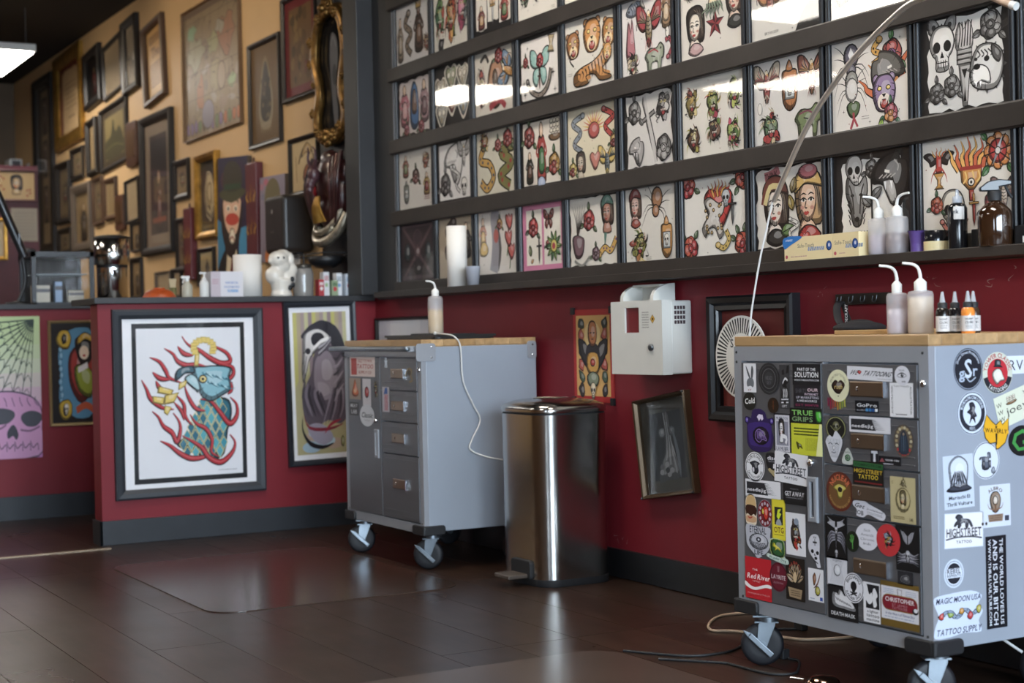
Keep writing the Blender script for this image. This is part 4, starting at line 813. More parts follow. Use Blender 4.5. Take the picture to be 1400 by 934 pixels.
def a_dim(A, w, h): paper(A, w, h, '5c4c3a'); inner(A, w, h, .8, .8, '7b6a50'); critter(A, U(w, h)(0, 0, .6), len(A.v) + int(w * 1000), ('4a3e30', '6a5a44', '3a3028', '8a7a5c'), False)
def a_tallmat(A, w, h):
    paper(A, w, h, '8a7a68'); inner(A, w, h, .62, .78, '3c2c2a'); u = U(w, h); A.p(u(), [(-.55, .1), (.55, .1), (.55, .7), (-.55, .7)], '251f24'); figure(A, u(0, -.25, .5), '4a2e2a', '6a4038', '9a7a5c'); A.p(u(), [(-.5, -.6), (.5, -.6), (.5, -.52), (-.5, -.52)], '8a4a34')
def a_ornate(A, w, h): paper(A, w, h, '2a2420'); u = U(w, h); A.o(u(), blobpts(A.r, 22, .16, .55, .72), 'c6b690', .04, 'e0d4b4'); A.o(u(0, 0, .5), blobpts(A.r, 16, .35, .6, 1), 'a8966a', .08, '7a6844'); A.oe(u(0, .1, .2), 0, 0, 1, 1.2, 'c6b690', .15, '7a6844'); A.p(u(), [(-.8, -.85), (.8, -.85), (.8, -.78), (-.8, -.78)], '6a5c44')
def a_clown(A, w, h):
    paper(A, w, h, '2a2440'); u = U(w, h); A.p(u(), [(-1, -1), (-1, 0), (-.55, -.1), (-.4, -1)], '3f7ca0'); A.p(u(), [(1, -1), (1, -.1), (.5, -.15), (.4, -1)], '4a90b8')
    for k in range(8): A.e(u(), A.r.uniform(-.7, .7), A.r.uniform(.3, .82), .25, .14, A.r.choice(('3a2a4a', '302040', '4a2c3c', '242038')))
    A.p(u(), c2([(-.95, -1), (-.6, -.55), (0, -.45), (.6, -.6), (.95, -1)], 3), '1f1a18'); A.p(u(), [(-.45, -1), (-.3, -.45), (.05, -.7), (.3, -.45), (.4, -1)], 'd2c4a8'); A.p(u(), [(-.2, -1), (0, -.6), (.2, -1)], '6a2a24')
    v = lambda cx=0, cy=0, s=1: tf(cx, cy, s, base=u(0, .02, 1, 0, 1.35, 1.12))
    A.p(v(), c2([(-.5, .25), (-.52, -.2), (-.2, -.55), (.15, -.5), (.42, -.2), (.45, .25)], 3), '2a1e1a'); A.p(v(), c2([(-.4, .3), (-.38, -.05), (-.1, -.25), (.2, -.22), (.36, 0), (.38, .3)], 3), 'd8b39a')
    A.e(v(), 0, -.02, .34, .09, 'b8483c'); A.o(v(0, -.27, .2), [(-.8, -.2), (-.4, .5), (.4, .5), (.8, -.2), (0, -.6)], 'e2d8c4', .1); A.st(v(), [(-.12, -.32), (0, -.27), (.12, -.33)], .03, '8a2a28')
    for x in (-.2, .18): A.e(v(), x, .14, .1, .05, 'e8dccb'); A.e(v(), x, .13, .04, .03, K); A.st(v(), [(x - .14, .24), (x, .27), (x + .14, .22)], .03)
    A.p(v(), c2([(-.62, .3), (0, .22), (.62, .34), (.5, .42), (-.5, .4)], 3), '4a4a34'); A.p(v(), c2([(-.4, .4), (-.4, .72), (0, .82), (.42, .7), (.42, .42)], 3), '3a3428'); A.p(v(), [(-.42, .4), (.44, .42), (.43, .5), (-.42, .48)], '2c4430')
def a_scream(A, w, h):
    paper(A, w, h, '8c8494'); u = U(w, h)
    for k in range(7): A.e(u(), A.r.uniform(-.9, .9), A.r.uniform(-.2, .95), .2, .08, A.r.choice(('a87a8a', '9a96a0', '7c7c90', 'b06a7c')))
    A.p(u(), c2([(-.6, -1), (-.4, -.6), (.3, -.55), (.6, -1)], 3), 'c87a44'); A.p(u(), c2([(-.45, .2), (-.5, -.4), (-.1, -.75), (.4, -.6), (.5, 0), (.4, .5), (-.3, .5)], 3), 'c89a78'); A.e(u(), .12, -.2, .26, .3, '7a2420'); A.e(u(), .12, -.12, .14, .2, 'b04038'); A.p(u(), [(-.05, .05), (.3, .05), (.28, 0), (0, 0)], 'ece4d4')
    A.p(u(), c2([(-.6, .3), (-.5, .75), (0, .95), (.5, .8), (.6, .4), (0, .35)], 3), '6c6448'); A.e(u(), -.15, .32, .15, .06, 'd8a84a'); A.e(u(), .3, .32, .13, .06, 'd8a84a'); A.p(u(), c2([(-.1, -.55), (.2, -.9), (.5, -.55)], 3), 'd8d4cc')
def a_seated(A, w, h): paper(A, w, h, 'a59673'); figure(A, U(w, h)(0, -.1, .65, 0, .7), '3c382e', '5a5240', '6a5c48')
def a_feather(A, w, h):
    A.flat = True; paper(A, w, h, '6c5535'); u = U(w, h); A.p(u(), c2([(0, .75), (-.3, .3), (-.5, -.3), (-.35, -.65), (0, -.75), (.35, -.65), (.5, -.25), (.3, .35)], 3), '8d8066'); A.p(u(), c2([(0, .65), (-.25, .2), (-.38, -.3), (-.2, -.55), (.2, -.55), (.38, -.25), (.25, .3)], 3), '2a251c')
    for k in range(16): A.e(u(), A.r.uniform(-.3, .3), A.r.uniform(-.5, .3), .06, .05, A.r.choice(('6a5c40', '4a4030', '1a1612')))
    for k in range(7): A.st(u(), [(-.35 + .11 * k, -.6), (-.3 + .1 * k, -.8)], .05, 'a89c84', taper=1)
def a_redmat(A, w, h):
    A.flat = True; paper(A, w, h, '6a2024'); inner(A, w, h, .72, .8, '6b5030'); u = U(w, h)
    for k in range(26): A.o(u(A.r.uniform(-.6, .6), A.r.uniform(-.7, .7), A.r.uniform(.08, .2)), blobpts(A.r, 8, .4), A.r.choice(('5a4426', '7c6238', '6a3a28', '4a3a20')), .1, '4a3620')
def a_cobra(A, w, h):
    paper(A, w, h, 'd3bd93'); u = U(w, h); A.st(u(), [(-.5, .1), (-.2, .6), (.3, .75), (.6, .3), (.55, -.3)], .08, '5a3e28'); A.o(u(.1, .45, .45), [(-.9, -.3), (-.5, .5), (.2, .9), (.9, .3), (.5, -.2), (0, .1)], 'b89a6a', .08); A.o(u(.2, -.35, .42), [(-.8, -.6), (-.7, .4), (0, .9), (.7, .4), (.8, -.6)], '9a5a3a', .08); A.e(u(), .2, -.6, .3, .12, '8a9a78'); A.st(u(), [(-.7, .4), (-.65, -.6)], .04, '8a6a48')
M_gold = mat('antique_gold', 'a8803c', .38, .85, var=.35, vscale=14); M_brnf = mat('brown_frame', '4b3524', .45, var=.2); M_blkf = mat('dark_frame', '1b1613', .4); M_greyf = mat('grey_frame', '5a4f45', .4); M_thin = mat('thin_wood_edge', '6a4e30', .5)
PW_ = 'pictures crowding the beige wall'
BW = [('tall narrow dark frame holding a column of small pictures at far left', 14.793, 2.607, .748, 1.685, .0, a_scroll, .09, M_blkf), ('ornate gold framed certificate with dark red border high on beige wall', 13.824, 3.117, .95, .836, .03, a_cert, .12, M_gold),
 ('black framed dark painting of small red figure right of gold certificate', 13.0, 3.173, .5, .479, .08, a_redfig, .07, M_blkf), ('thin black framed blank looking cream document', 12.42, 3.167, .54, .445, .1, a_doc, .035, M_blkf), ('black framed ink drawing of swirling black shapes near the ceiling', 11.88, 3.181, .4, .568, .06, a_curvy, .06, M_blkf),
 ('worn ornate framed brown letter hanging crooked near the ceiling', 11.27, 3.034, .5, .6, .1, a_letter, .05, M_brnf), ('large faded world map with thin wooden edge', 10.023, 2.802, 1.165, .903, 0, a_map, .014, M_thin), ('dark matted landscape print of a castle', 12.43, 2.627, .8, .516, .05, a_castle, .035, M_blkf),
 ('narrow black framed cream sketch left of the castle print', 13.06, 2.60, .32, .471, .06, a_sketch, .05, M_blkf), ('tall black framed picture with wide grey mat above coffee pot', 11.267, 2.13, .774, 1.038, .0, a_tallmat, .06, M_blkf), ('small deep black framed picture right of the tall matted one', 10.705, 2.108, .332, .282, 0, a_dim, .04, M_blkf),
 ('narrow black framed strip low beside the maroon board', 10.75, 1.653, .2, .375, 0, a_dim, .03, M_blkf), ('gold framed cream ornament on dark ground', 10.13, 1.943, .44, .576, 0, a_ornate, .05, M_gold), ('small black framed drawing of seated figure behind pump bottle', 10.206, 1.47, .337, .26, 0, a_seated, .03, M_blkf),
 ('grey framed dark oval feather picture below the ceiling', 9.03, 2.483, .54, .653, 0, a_feather, .03, M_blkf), ('large frame with dark red mat and golden picture cut off by top edge', 8.45, 2.674, .53, .619, 0, a_redmat, .03, M_blkf), ('black framed cream drawing of curled snake above towel dispenser', 8.42, 1.977, .44, .338, 0, a_cobra, .025, M_blkf),
 ('black framed glossy picture left of the grey framed one', 14.068, 2.304, .5, .55, 0, a_dim, .05, M_blkf), ('wide grey framed picture with pale figure, low on the far beige wall', 13.45, 2.04, .64, .58, 0, a_portrait, .08, M_greyf), ('dark framed picture just under the gold certificate', 13.6, 2.52, .42, .28, 0, a_dim, .04, M_blkf), ('narrow brown framed picture with white glare', 12.945, 2.139, .3, .398, .03, a_dim, .03, M_brnf),
 ('small brown framed cream sketch below the castle print', 12.57, 2.128, .36, .341, 0, a_sketch, .04, M_brnf), ('small thin framed grey document left of the tall matted picture', 11.94, 2.064, .36, .336, .05, a_doc, .02, M_blkf), ('small unframed looking dark portrait beside the coffee pot top', 11.86, 1.775, .26, .229, 0, a_portrait, .02, M_blkf),
 ('small black framed picture above the glass case', 14.109, 1.873, .45, .24, 0, a_dim, .04, M_blkf), ('dark framed picture leaning right of the coffee pot', 11.876, 1.45, .3, .337, 0, a_portrait, .04, M_blkf), ('small pale card standing above orange bowl', 11.185, 1.38, .36, .2, 0, a_doc, .015, M_greyf), ('small grey framed card right of the pale card', 10.86, 1.38, .22, .22, 0, a_doc, .03, M_blkf)]
for lab, y, z, w, h, tilt, art, bar, fm in BW: framed('picture_frame', lab, WR(y, z, XR - .0005, tilt), w, h, art, bar, .045 if bar > .04 else .028, fm, PW_, glass=art not in (a_map, a_letter))
for lab, y, z, w, h, tilt, art in (('painting of bearded clown in bowler hat on blue ground', 9.62, 1.75, .56, .8, -.07, a_clown), ('small painting of shouting figure in helmet on lilac ground', 8.9, 1.70, .42, .52, -.03, a_scream)): framed('canvas_painting', lab, WR(y, z, XR - .0005, tilt), w, h, art, 0, .03, None, 'unframed canvases on the beige wall', cat='painting', backc='5a4c40')
M_dkwood = mat('dark_brown_plaque', '4a2d1e', .4, var=.3)
for lab, y, z, w, h in (('dark brown wooden plaque right of the castle print', 11.9, 2.494, .28, .345), ('dark brown wooden plaque above the coffee pot', 12.27, 1.993, .25, .282)):
    t = thing('wall_plaque', lab, 'plaque', WR(y, z, XR - .0005), 'wooden plaques'); G().prism(rrect(w, h, .03), 0, .03).obj('board', M_dkwood, t, bevel=.006); G().prism(rrect(w * .7, h * .6, .01), .03, .036).obj('plate', mat('dull_brass', '6a4e34', .4, .7), t)
M_mar = mat('maroon_board', '5a2026', .4, var=.15)
for lab, y, z, w, h in (('narrow maroon wooden board with small gold flames, left of gold frame', 10.50, 1.64, .16, .5), ('narrow maroon wooden board with gold flames between the two clown paintings', 9.216, 1.78, .19, .58)):
    t = thing('wooden_board', lab, 'board', WR(y, z, XR - .0005), 'maroon wooden boards'); G().box(-w / 2, w / 2, -h / 2, h / 2, 0, .05).obj('board', M_mar, t, bevel=.006); G().tube([(0, h / 2 - .005, .025), (0, h / 2 + .035, .025)], [.012, .006], 8).obj('finial', M_dkwood, t)
    for yy in (.2, -.5): A = Art(3); flames(A, tf(0, yy * h / 2, h * .16), 3, 'b08038', 'c89a50', .5); A.obj('flame_motif', t, Matrix.Translation((0, 0, .0505)))
# ---- half wall pictures
def a_phoenix(A, w, h):
    paper(A, w, h, 'e6e6ea'); a, b = w * .835, h * .925; inner(A, w, h, .835, .925, '1b1c1f'); inner(A, w, h, .77, .865, 'dcdde2'); u = lambda cx=0, cy=0, s=1, rot=0, sx=1, sy=1: tf(cx, cy, s, rot, sx, sy, base=lambda x, y: (x * w * .385, y * h * .4325)); T = u()
    R, D = 'a82832', '1c1518'; q = lambda L: [((x - 368) / 216, (471 - y) / 319) for x, y in L]
    def fl(pts, wd=.062):
        pts = q(pts); wd *= .84; A.st(T, pts, wd + .03, D, taper=2, sm=5); A.st(T, [(x + .005, y + .004) for x, y in pts], wd, R, taper=2, sm=5); A.st(T, [(x + .012, y + .006) for x, y in pts], wd * .25, 'c85a5c', taper=2, sm=5)
    for L in ([(320, 230), (345, 262), (385, 272)], [(265, 238), (300, 262), (320, 295), (355, 312), (395, 310), (450, 325)], [(205, 275), (245, 295), (270, 335), (285, 365), (335, 388)], [(215, 338), (245, 365), (290, 372)], [(228, 375), (240, 402), (262, 420)], [(170, 370), (190, 410), (205, 450), (250, 490), (300, 500)]): fl(L)
    A.o(T, q([(420, 465), (475, 455), (530, 470), (540, 530), (522, 600), (505, 700), (460, 722), (400, 700), (310, 655), (350, 615), (385, 570), (400, 520)]), '2a6576', .025, D)
    for j in range(7):
        for i in range(7):
            x, y = 318 + i * 34 + (j % 2) * 17, 690 - j * 36; lo = 318 + max(0, 655 - y) * .55
            if lo < x < 522: A.o(u((x - 368) / 216, (471 - y) / 319, .085), [(0, -1.05), (-.85, .1), (0, 1.05), (.85, .1)], ('3f8a9a', '2a6478', '55a0ac')[(i + j) % 3], .2, 'd4c684', 1)
    for L, wd in (([(338, 188), (365, 225), (410, 250), (455, 285), (505, 310), (540, 300), (525, 265), (485, 240), (455, 225)], .07), ([(500, 315), (545, 325), (552, 355), (530, 380), (505, 382)], .06), ([(500, 382), (535, 395), (542, 425), (525, 445)], .06), ([(210, 505), (235, 530), (255, 570), (290, 600), (308, 640), (324, 590), (318, 550), (295, 515)], .07), ([(240, 632), (280, 655), (320, 690), (370, 715), (430, 705), (418, 660)], .07), ([(330, 615), (370, 640), (410, 670), (440, 715), (490, 738), (538, 700), (552, 655), (530, 620)], .075), ([(365, 525), (390, 565), (430, 590), (455, 640), (450, 690), (480, 715)], .06), ([(345, 400), (360, 450), (390, 500), (430, 512)], .06), ([(310, 440), (340, 480), (345, 530), (372, 572)], .06), ([(300, 470), (330, 510), (340, 550)], .05), ([(410, 462), (450, 470), (490, 520), (530, 572), (562, 540), (562, 490), (535, 458)], .075)): fl(L, wd)
    A.o(T, q([(375, 325), (420, 322), (470, 318), (540, 330), (532, 370), (538, 420), (500, 448), (455, 470), (420, 452), (405, 425), (392, 392)]), '86b4c0', .025, D)
    for k in range(16): x, y = 420 + 7 * k, 345 + (k * 37 % 70); A.st(T, q([(x, y), (x + 12, y + 10), (x + 34, y + 8 + (k % 3) * 8)]), .03, ('3f7484', 'b4d4da', '2c5866')[k % 3], taper=1)
    A.o(T, q([(308, 378), (308, 348), (330, 324), (378, 318), (388, 345), (352, 346), (330, 362)]), '3a5c68', .025, D); A.o(T, q([(345, 372), (372, 352), (398, 372), (408, 425), (380, 412)]), 'a9c8ce', .02, D); A.st(T, q([(352, 380), (378, 405), (400, 432)]), .02, D)
    A.oe(T, *q([(422, 374)])[0], .075, .052, 'dcc67c', .025, D); A.e(T, *q([(422, 374)])[0], .03, .022, K, 8)
    gold = 'd8bf6a'
    for L in ([(238, 398), (300, 418), (288, 440), (232, 425)], [(212, 440), (262, 448), (256, 478), (214, 466)], [(262, 440), (322, 428), (300, 470), (258, 478)], [(262, 482), (290, 490), (272, 524), (258, 512)], [(322, 390), (356, 376), (350, 400), (318, 418)], [(392, 262), (410, 258), (404, 318), (386, 318)]): A.o(T, q(L), gold, .015, '7a6428', 0)
    for k in range(11): a_ = -.5 + k * .42; A.o(u((428 + 42 * math.cos(a_) - 368) / 216, (471 - 238 + 34 * math.sin(a_)) / 319, .062), [(-1, -.6), (1, -.6), (.8, .6), (-.8, .6)], gold, .2, 'a08a40', 0)
    A.fakelines(T, .5, .9, -.96, -.92, 1, '8a8a90', .01)
def a_crow(A, w, h):
    paper(A, w, h, 'e2e2e6'); fx, fy = .84, .92; inner(A, w, h, fx, fy, 'a8a07a'); u = lambda cx=0, cy=0, s=1, rot=0, sx=1, sy=1: tf(cx, cy, s, rot, sx, sy, base=lambda x, y: (x * w * fx / 2, y * h * fy / 2)); T = u()
    for k in range(14): x = -1 + k * .143; A.p(T, [(x, A.r.uniform(-.4, .3)), (x + .143, A.r.uniform(-.4, .3)), (x + .143, 1), (x, 1)], ('b6b06a', 'a89a80', '9c8c88', 'b8b48c', '8c7c80')[k % 5])
    for k in range(6): A.e(T, A.r.uniform(-.8, .8), -.9 + .04 * k, .35, .08, ('9cb4c4', 'b09a88', 'a8c0cc')[k % 3])
    q = lambda L: [((x - 935) / 125, (392 - y) / 317) for x, y in L]; c3 = lambda L: c2(q(L), 3)
    A.p(T, c3([(848, 190), (870, 150), (905, 125), (950, 112), (1010, 140), (1045, 210), (1060, 300), (1060, 420), (1030, 380), (1000, 260), (960, 190)]), '2b2930')
    A.p(T, c3([(905, 260), (960, 225), (1010, 240), (1045, 300), (1060, 400), (1060, 520), (1020, 580), (960, 560), (900, 590), (855, 560), (840, 470), (860, 400), (890, 340)]), '5c545e')
    A.p(T, c3([(915, 280), (965, 250), (1000, 300), (1010, 380), (985, 450), (940, 470), (905, 420), (900, 350)]), '8d838c'); A.p(T, c3([(940, 300), (970, 290), (990, 340), (970, 380), (940, 370)]), 'a69ca4'); A.p(T, c3([(915, 390), (960, 400), (970, 440), (930, 450)]), 'a0969e')
    for k in range(7): A.st(T, q([(860 + 12 * k, 380 + 10 * k), (845 + 14 * k, 450), (870 + 16 * k, 540)]), .1, ('4a444e', '7f7682', '38343c')[k % 3], taper=2)
    for k in range(8): A.st(T, q([(985 + 8 * k, 420), (960 + 12 * k, 500), (930 + 14 * k, 590 - 6 * k)]), .09, ('8c838e', '5a525c', '3a363e')[k % 3], taper=1)
    for k in range(6): A.st(T, q([(1040, 250 + 30 * k), (1010, 290 + 30 * k), (990, 280 + 40 * k)]), .05, ('3a363e', '9a909a')[k % 2], taper=2)
    A.o(T, q([(855, 195), (870, 165), (925, 148), (972, 175), (985, 205), (945, 225), (905, 255), (878, 290), (858, 370), (848, 385), (845, 330), (852, 255)]), 'd0cbc8', .03, '3a383c'); A.p(T, c3([(892, 190), (910, 168), (942, 170), (955, 195), (930, 222), (900, 222)]), '242228'); A.e(T, *q([(876, 248)])[0], .1, .045, '2e2c32'); A.st(T, q([(868, 270), (860, 320), (852, 370)]), .04, '77747a'); A.st(T, q([(900, 240), (940, 205), (975, 195)]), .05, 'ecE8e6'.lower())
    for k in range(4): A.st(T, q([(985, 190 + 6 * k), (960, 215 + 8 * k), (925, 235 + 12 * k)]), .03, ('b0acb2', '4a464e')[k % 2])
    A.p(T, c3([(860, 590), (900, 570), (950, 590), (980, 640), (940, 670), (890, 650)]), '9793a4'); A.st(T, q([(840, 540), (838, 600), (870, 660), (930, 680), (980, 665)]), .07, '211e24', taper=2); A.st(T, q([(845, 530), (870, 590), (960, 600), (1030, 580)]), .05, '7c2c3a', taper=2); A.st(T, q([(940, 620), (970, 580), (1020, 560)]), .05, '9a3040', taper=2); A.o(u(.7, -.85, .09), blobpts(A.r, 9, .4), '8a8a5a', .12)
framed('picture_frame', 'large slate framed print of blue phoenix with red flames on half wall', WF(2.413, .675, YP - .0005), .765, .925, a_phoenix, .048, .03, mat('slate_frame', '2b2f35', .5), 'pictures on the half walls', frame_label='wide flat slate grey frame')
framed('picture_frame', 'black framed painting of bird skull figure behind the small cart', WF(3.115, .745, YP - .0005, .018), .40, .845, a_crow, .03, .03, mat('blue_black_frame', '23272e', .4), 'pictures on the half walls')
def a_web(A, w, h):
    u = U(w, h); T = u()
    cs = ['b6c894', 'b8c89a', 'bcc8a4', 'c2c8b0', 'c8bfb8', 'c9aebb', 'c89cbc', 'c48cb8', 'be80b2', 'b878ae']
    for i, c in enumerate(cs): A.p(T, [(-1, 1 - .2 * i), (-1, .8 - .2 * i), (1, .8 - .2 * i), (1, 1 - .2 * i)], c)
    cx, cy = .85, .95; angs = [PI + .05 + .16 * k for k in range(10)]
    for a in angs: A.st(T, [(cx, cy), (cx + 3 * math.cos(a), cy + 3 * math.sin(a) * .75)], .02, '2c3a34', sm=0)
    for rr in (.25, .45, .68, .92, 1.2, 1.5):
        for a, b in zip(angs, angs[1:]): m_ = (a + b) / 2; A.st(T, [(cx + rr * math.cos(a), cy + rr * .75 * math.sin(a)), (cx + rr * .88 * math.cos(m_), cy + rr * .66 * math.sin(m_)), (cx + rr * math.cos(b), cy + rr * .75 * math.sin(b))], .014, '2c3a34', sm=2)
    A.flat = True; A.o(T, [(-1.0, -.25), (-.7, -.12), (-.2, -.06), (.3, -.06), (.75, -.14), (.98, -.3), (1.0, -.6), (.9, -.98), (-1, -.98)], 'c190b4', .03, '4a4252')
    for cx, cy, rx in ((-.02, -.4, .34), (.74, -.45, .27)): A.p(T, c2([(cx + rx * math.cos(a_) * (1 + .1 * math.sin(3 * a_)), cy + .115 * math.sin(a_)) for a_ in [PI / 5 * k for k in range(10)]], 3), '45454e')
    A.p(T, c2([(.28, -.52), (.4, -.66), (.34, -.74), (.26, -.68), (.14, -.72), (.12, -.62)], 3), '3c3a44')
    for k in range(9): A.st(T, [(-.75 + .2 * k, -.14), (-.62 + .18 * k, -.2), (-.68 + .2 * k, -.27)], .018, '5a4a5c')
    for k in range(9): A.st(T, [(-.9 + .2 * k, -.76), (-.84 + .2 * k, -.86), (-.72 + .2 * k, -.8), (-.7 + .2 * k, -.9)], .02, '5a4a5c')
    A.st(T, [(.45, -.6), (.7, -.62), (.95, -.56)], .03, '7a5a74'); A.st(T, [(-.4, -.55), (-.1, -.58), (.1, -.52)], .03, '7a5a74')
o = framed('poster', 'unframed pink and green print of skull under spider web', WF(1.79, .737, 8.9 - .0005), .43, .79, a_web, 0, .008, None, 'pictures on the half walls', cat='poster', backc='b8b8b0')
def a_geisha(A, w, h):
    paper(A, w, h, '1e1a1a'); u = U(w, h); T = u(); A.p(T, c2([(-.55, .75), (-.7, .3), (-.6, 0), (-.7, -.5), (-.4, -.7), (0, -.9), (.7, -.8), (.8, 0), (.7, .8), (.2, .9), (-.2, .85)], 3), '5a8cac')
    for k in range(10): A.o(u(-.62 + .02 * (k % 3), .6 - .13 * k, .09), blobpts(A.r, 8, .3), '7aa8c4', .1, '2a4a60')
    A.o(T, [(-.2, .4), (.2, .55), (.7, .4), (.7, -.3), (.2, -.6), (-.2, -.3), (-.3, .1)], '9a3a34', .03); A.o(T, [(-.05, .1), (.4, .15), (.75, -.1), (.6, -.5), (.1, -.35)], '8f9a3a', .03); A.o(T, [(.0, .65), (.35, .72), (.7, .6), (.68, .3), (.35, .12), (.1, .3)], '1c1816', .03); A.e(T, .36, .4, .2, .14, 'e2cdb8'); A.e(T, .36, .34, .06, .025, 'b03030'); A.o(T, [(.1, .55), (.4, .66), (.75, .58), (.72, .7), (.4, .8), (.08, .68)], 'c8a040', .03); A.st(T, [(.1, .05), (.5, .15)], .12, 'd8d4d8')
    for y in (.68, -.72): A.o(u(-.45, y, .28, 0, 1.2, .8), blobpts(A.r, 12, .2), 'c4a23c', .08); A.o(u(-.45, y, .14), blobpts(A.r, 8, .4), '2a241c', .1)
    skull(A, u(-.42, -.72, .12), 'e6e0d8'); A.st(T, [(0, -.75), (.4, -.65), (.8, -.8)], .14, 'b8583a')
framed('picture_frame', 'gold framed japanese style print of woman on blue waves', WF(2.2, .808, 8.9 - .0005), .30, .595, a_geisha, .016, .02, mat('pale_gold_frame', 'a08c64', .4, .5), 'pictures on the half walls')
# ---- right wall, below the ledge
def a_banner(A, w, h):
    paper(A, w, h, 'a8302e'); inner(A, w, h, .86, .88, 'cfa568'); u = U(w, h); T = u()
    for sx in (-1, 1):
        for y, c in ((.7, '3a4038'), (.45, 'a8584a'), (.1, '33302e'), (-.2, 'b0584c'), (-.45, '4a5a48'), (-.75, '3a302e')): A.o(u(sx * .6, y, .2, sx * .5, 1, .8), blobpts(A.r, 9, .4), c, .08, '4a3a2c')
        A.o(T, [(sx * .1, .1), (sx * .4, .3), (sx * .75, .35), (sx * .6, -.05), (sx * .2, -.3)], '302c2c', .03)
    A.e(T, 0, .45, .42, .3, 'dcc28a'); A.p(T, c2([(-.35, -.1), (-.3, .2), (0, .28), (.3, .2), (.35, -.1), (0, -.3)], 3), '2f2c30'); A.o(T, [(-.22, .4), (-.18, .68), (0, .76), (.18, .68), (.22, .4), (.1, .22), (-.1, .22)], 'b87850', .03)
    for x in (-.08, .08): A.e(T, x, .5, .05, .015, K)
    A.st(T, [(-.06, .36), (.06, .36)], .02); A.o(T, [(-.25, .05), (.25, .05), (.3, -.3), (0, -.42), (-.3, -.3)], 'c89a50', .03); A.oe(T, 0, -.15, .12, .08, 'b03a34', .03); A.o(T, [(-.3, -.45), (0, -.35), (.3, -.45), (.2, -.65), (-.2, -.65)], '7f8a74', .03); skull(A, u(0, -.76, .18), 'd8cbb0')
t = thing('wall_banner', 'small red bordered tapestry of portrait hanging left of white wall box', 'banner', WR(5.375, .885, XR - .0005))
G().box(-.15, .15, -.19, .19, 0, .004).obj('cloth', mat('banner_cloth', 'a8302e', .8), t); A = Art(4); a_banner(A, .296, .376); A.obj('print', t, Matrix.Translation((0, 0, .0045)))
for x in (-.145, .145):
    for y in (.185, -.185): G().prism(rrect(.022, .03, .004), .0, .012).obj('corner_clip', M_base, t, Matrix.Translation((x, y, .002)))
def a_hands(A, w, h):
    paper(A, w, h, '3c3a34'); inner(A, w, h, .66, .72, '17191d'); u = U(w, h); T = u(); A.o(T, [(-.05, .72), (.1, .72), (.12, .1), (.3, -.35), (.35, -.7), (-.1, -.7), (-.45, -.75), (-.35, -.4), (-.1, -.1)], '6c6e70', .03, '3a3c40')
    for k in range(5): A.st(T, [(-.05 + .05 * k, .7 - .1 * k), (.0 + .04 * k, .1), (-.2 + .12 * k, -.6)], .04, ('8f9296', '4a4c50')[k % 2])
    A.o(T, [(-.3, .35), (-.08, .38), (-.08, .2), (-.28, .2)], '7c7e82', .03, '3a3c40'); A.o(T, [(.12, .38), (.35, .36), (.33, .22), (.14, .22)], '55585c', .03, '3a3c40'); A.st(T, [(.25, .4), (.4, -.2), (.42, -.7)], .12, '5f676e', taper=2)
    for k in range(8): A.e(T, A.r.uniform(-.35, .3), A.r.uniform(-.7, -.35), .09, .06, A.r.choice(('8a8c8e', '55575a', '2c2e32')))
t = framed('picture_frame', 'thin bronze framed dark photograph of praying hands hanging crooked', WR(4.86, .545, XR - .0005, .155), .345, .385, a_hands, .016, .035, mat('bronze_frame', '5a4a38', .35, .6))
for x, y in ((-.168, -.188), (.168, -.188), (.168, .188)): G().sph((x, y, .036), .006, 8).obj('corner_pin', M_alu, t)
t = thing('empty_frame', 'large black wooden frame with no picture behind the big cart', 'frame', WR(4.32, .878, XR - .0005))
me = ring_mesh('frame', .48, .45, [(0, 0), (0, .035), (.008, .042), (.025, .04), (.035, .028), (.05, .03), (.055, .022), (.055, 0)]); me.materials.append(mat('glossy_black_frame', '191a1e', .3)); put(me, 'frame', t)
G().box(-.19, .19, -.175, .175, .001, .006).obj('backing', mat('backing_red', '6c2a26', .6, var=.15), t)
t = thing('striped_disc', 'round disc with black and white radial stripes in front of empty frame', 'disc', WR(4.335, .885, XR - .05))
G().cyl(.146, 0, .006, 48).obj('plate', mat('disc_white', 'd5d3ce', .5), t); A = Art(2)
for i in range(56):
    a = 2 * PI * i / 56; d = .026; A.p(tf(), [(.085 * math.cos(a - d), .085 * math.sin(a - d)), (.138 * math.cos(a - d), .138 * math.sin(a - d)), (.138 * math.cos(a + d), .138 * math.sin(a + d)), (.085 * math.cos(a + d), .085 * math.sin(a + d))], '1c1e20')
A.text(tf(), 'S', -.05, .05, .03, '33363a', None, 1); A.obj('stripes', t, Matrix.Translation((0, 0, .0062)))
def a_blank(A, w, h): paper(A, w, h, 'e2e1e6'); inner(A, w, h, .55, 1, 'eeedf0')  # paper whites raised to stand in for a window reflection
framed('picture_frame', 'black framed white sheet half hidden behind the small cart', WR(7.14, .86, XR - .0005), .66, .43, a_blank, .016, .025, M_blkf, glass=False)
# hooks
t = thing('hook_rail', 'short black wooden rail with four metal hooks behind squeeze bottles', 'hook rail', WR(3.765, 1.073, XR - .0005)); G().box(-.125, .125, -.018, .018, 0, .014).obj('board', M_blkf, t, bevel=.002)
for k in range(4): x = -.1 + .055 * k; G().tube(catmull([(x - .011, .008, .016), (x - .01, -.006, .02), (x, -.011, .022), (x + .01, -.004, .022), (x + .011, .01, .02)], 4), .002, 6).obj('hook', M_alu, t)
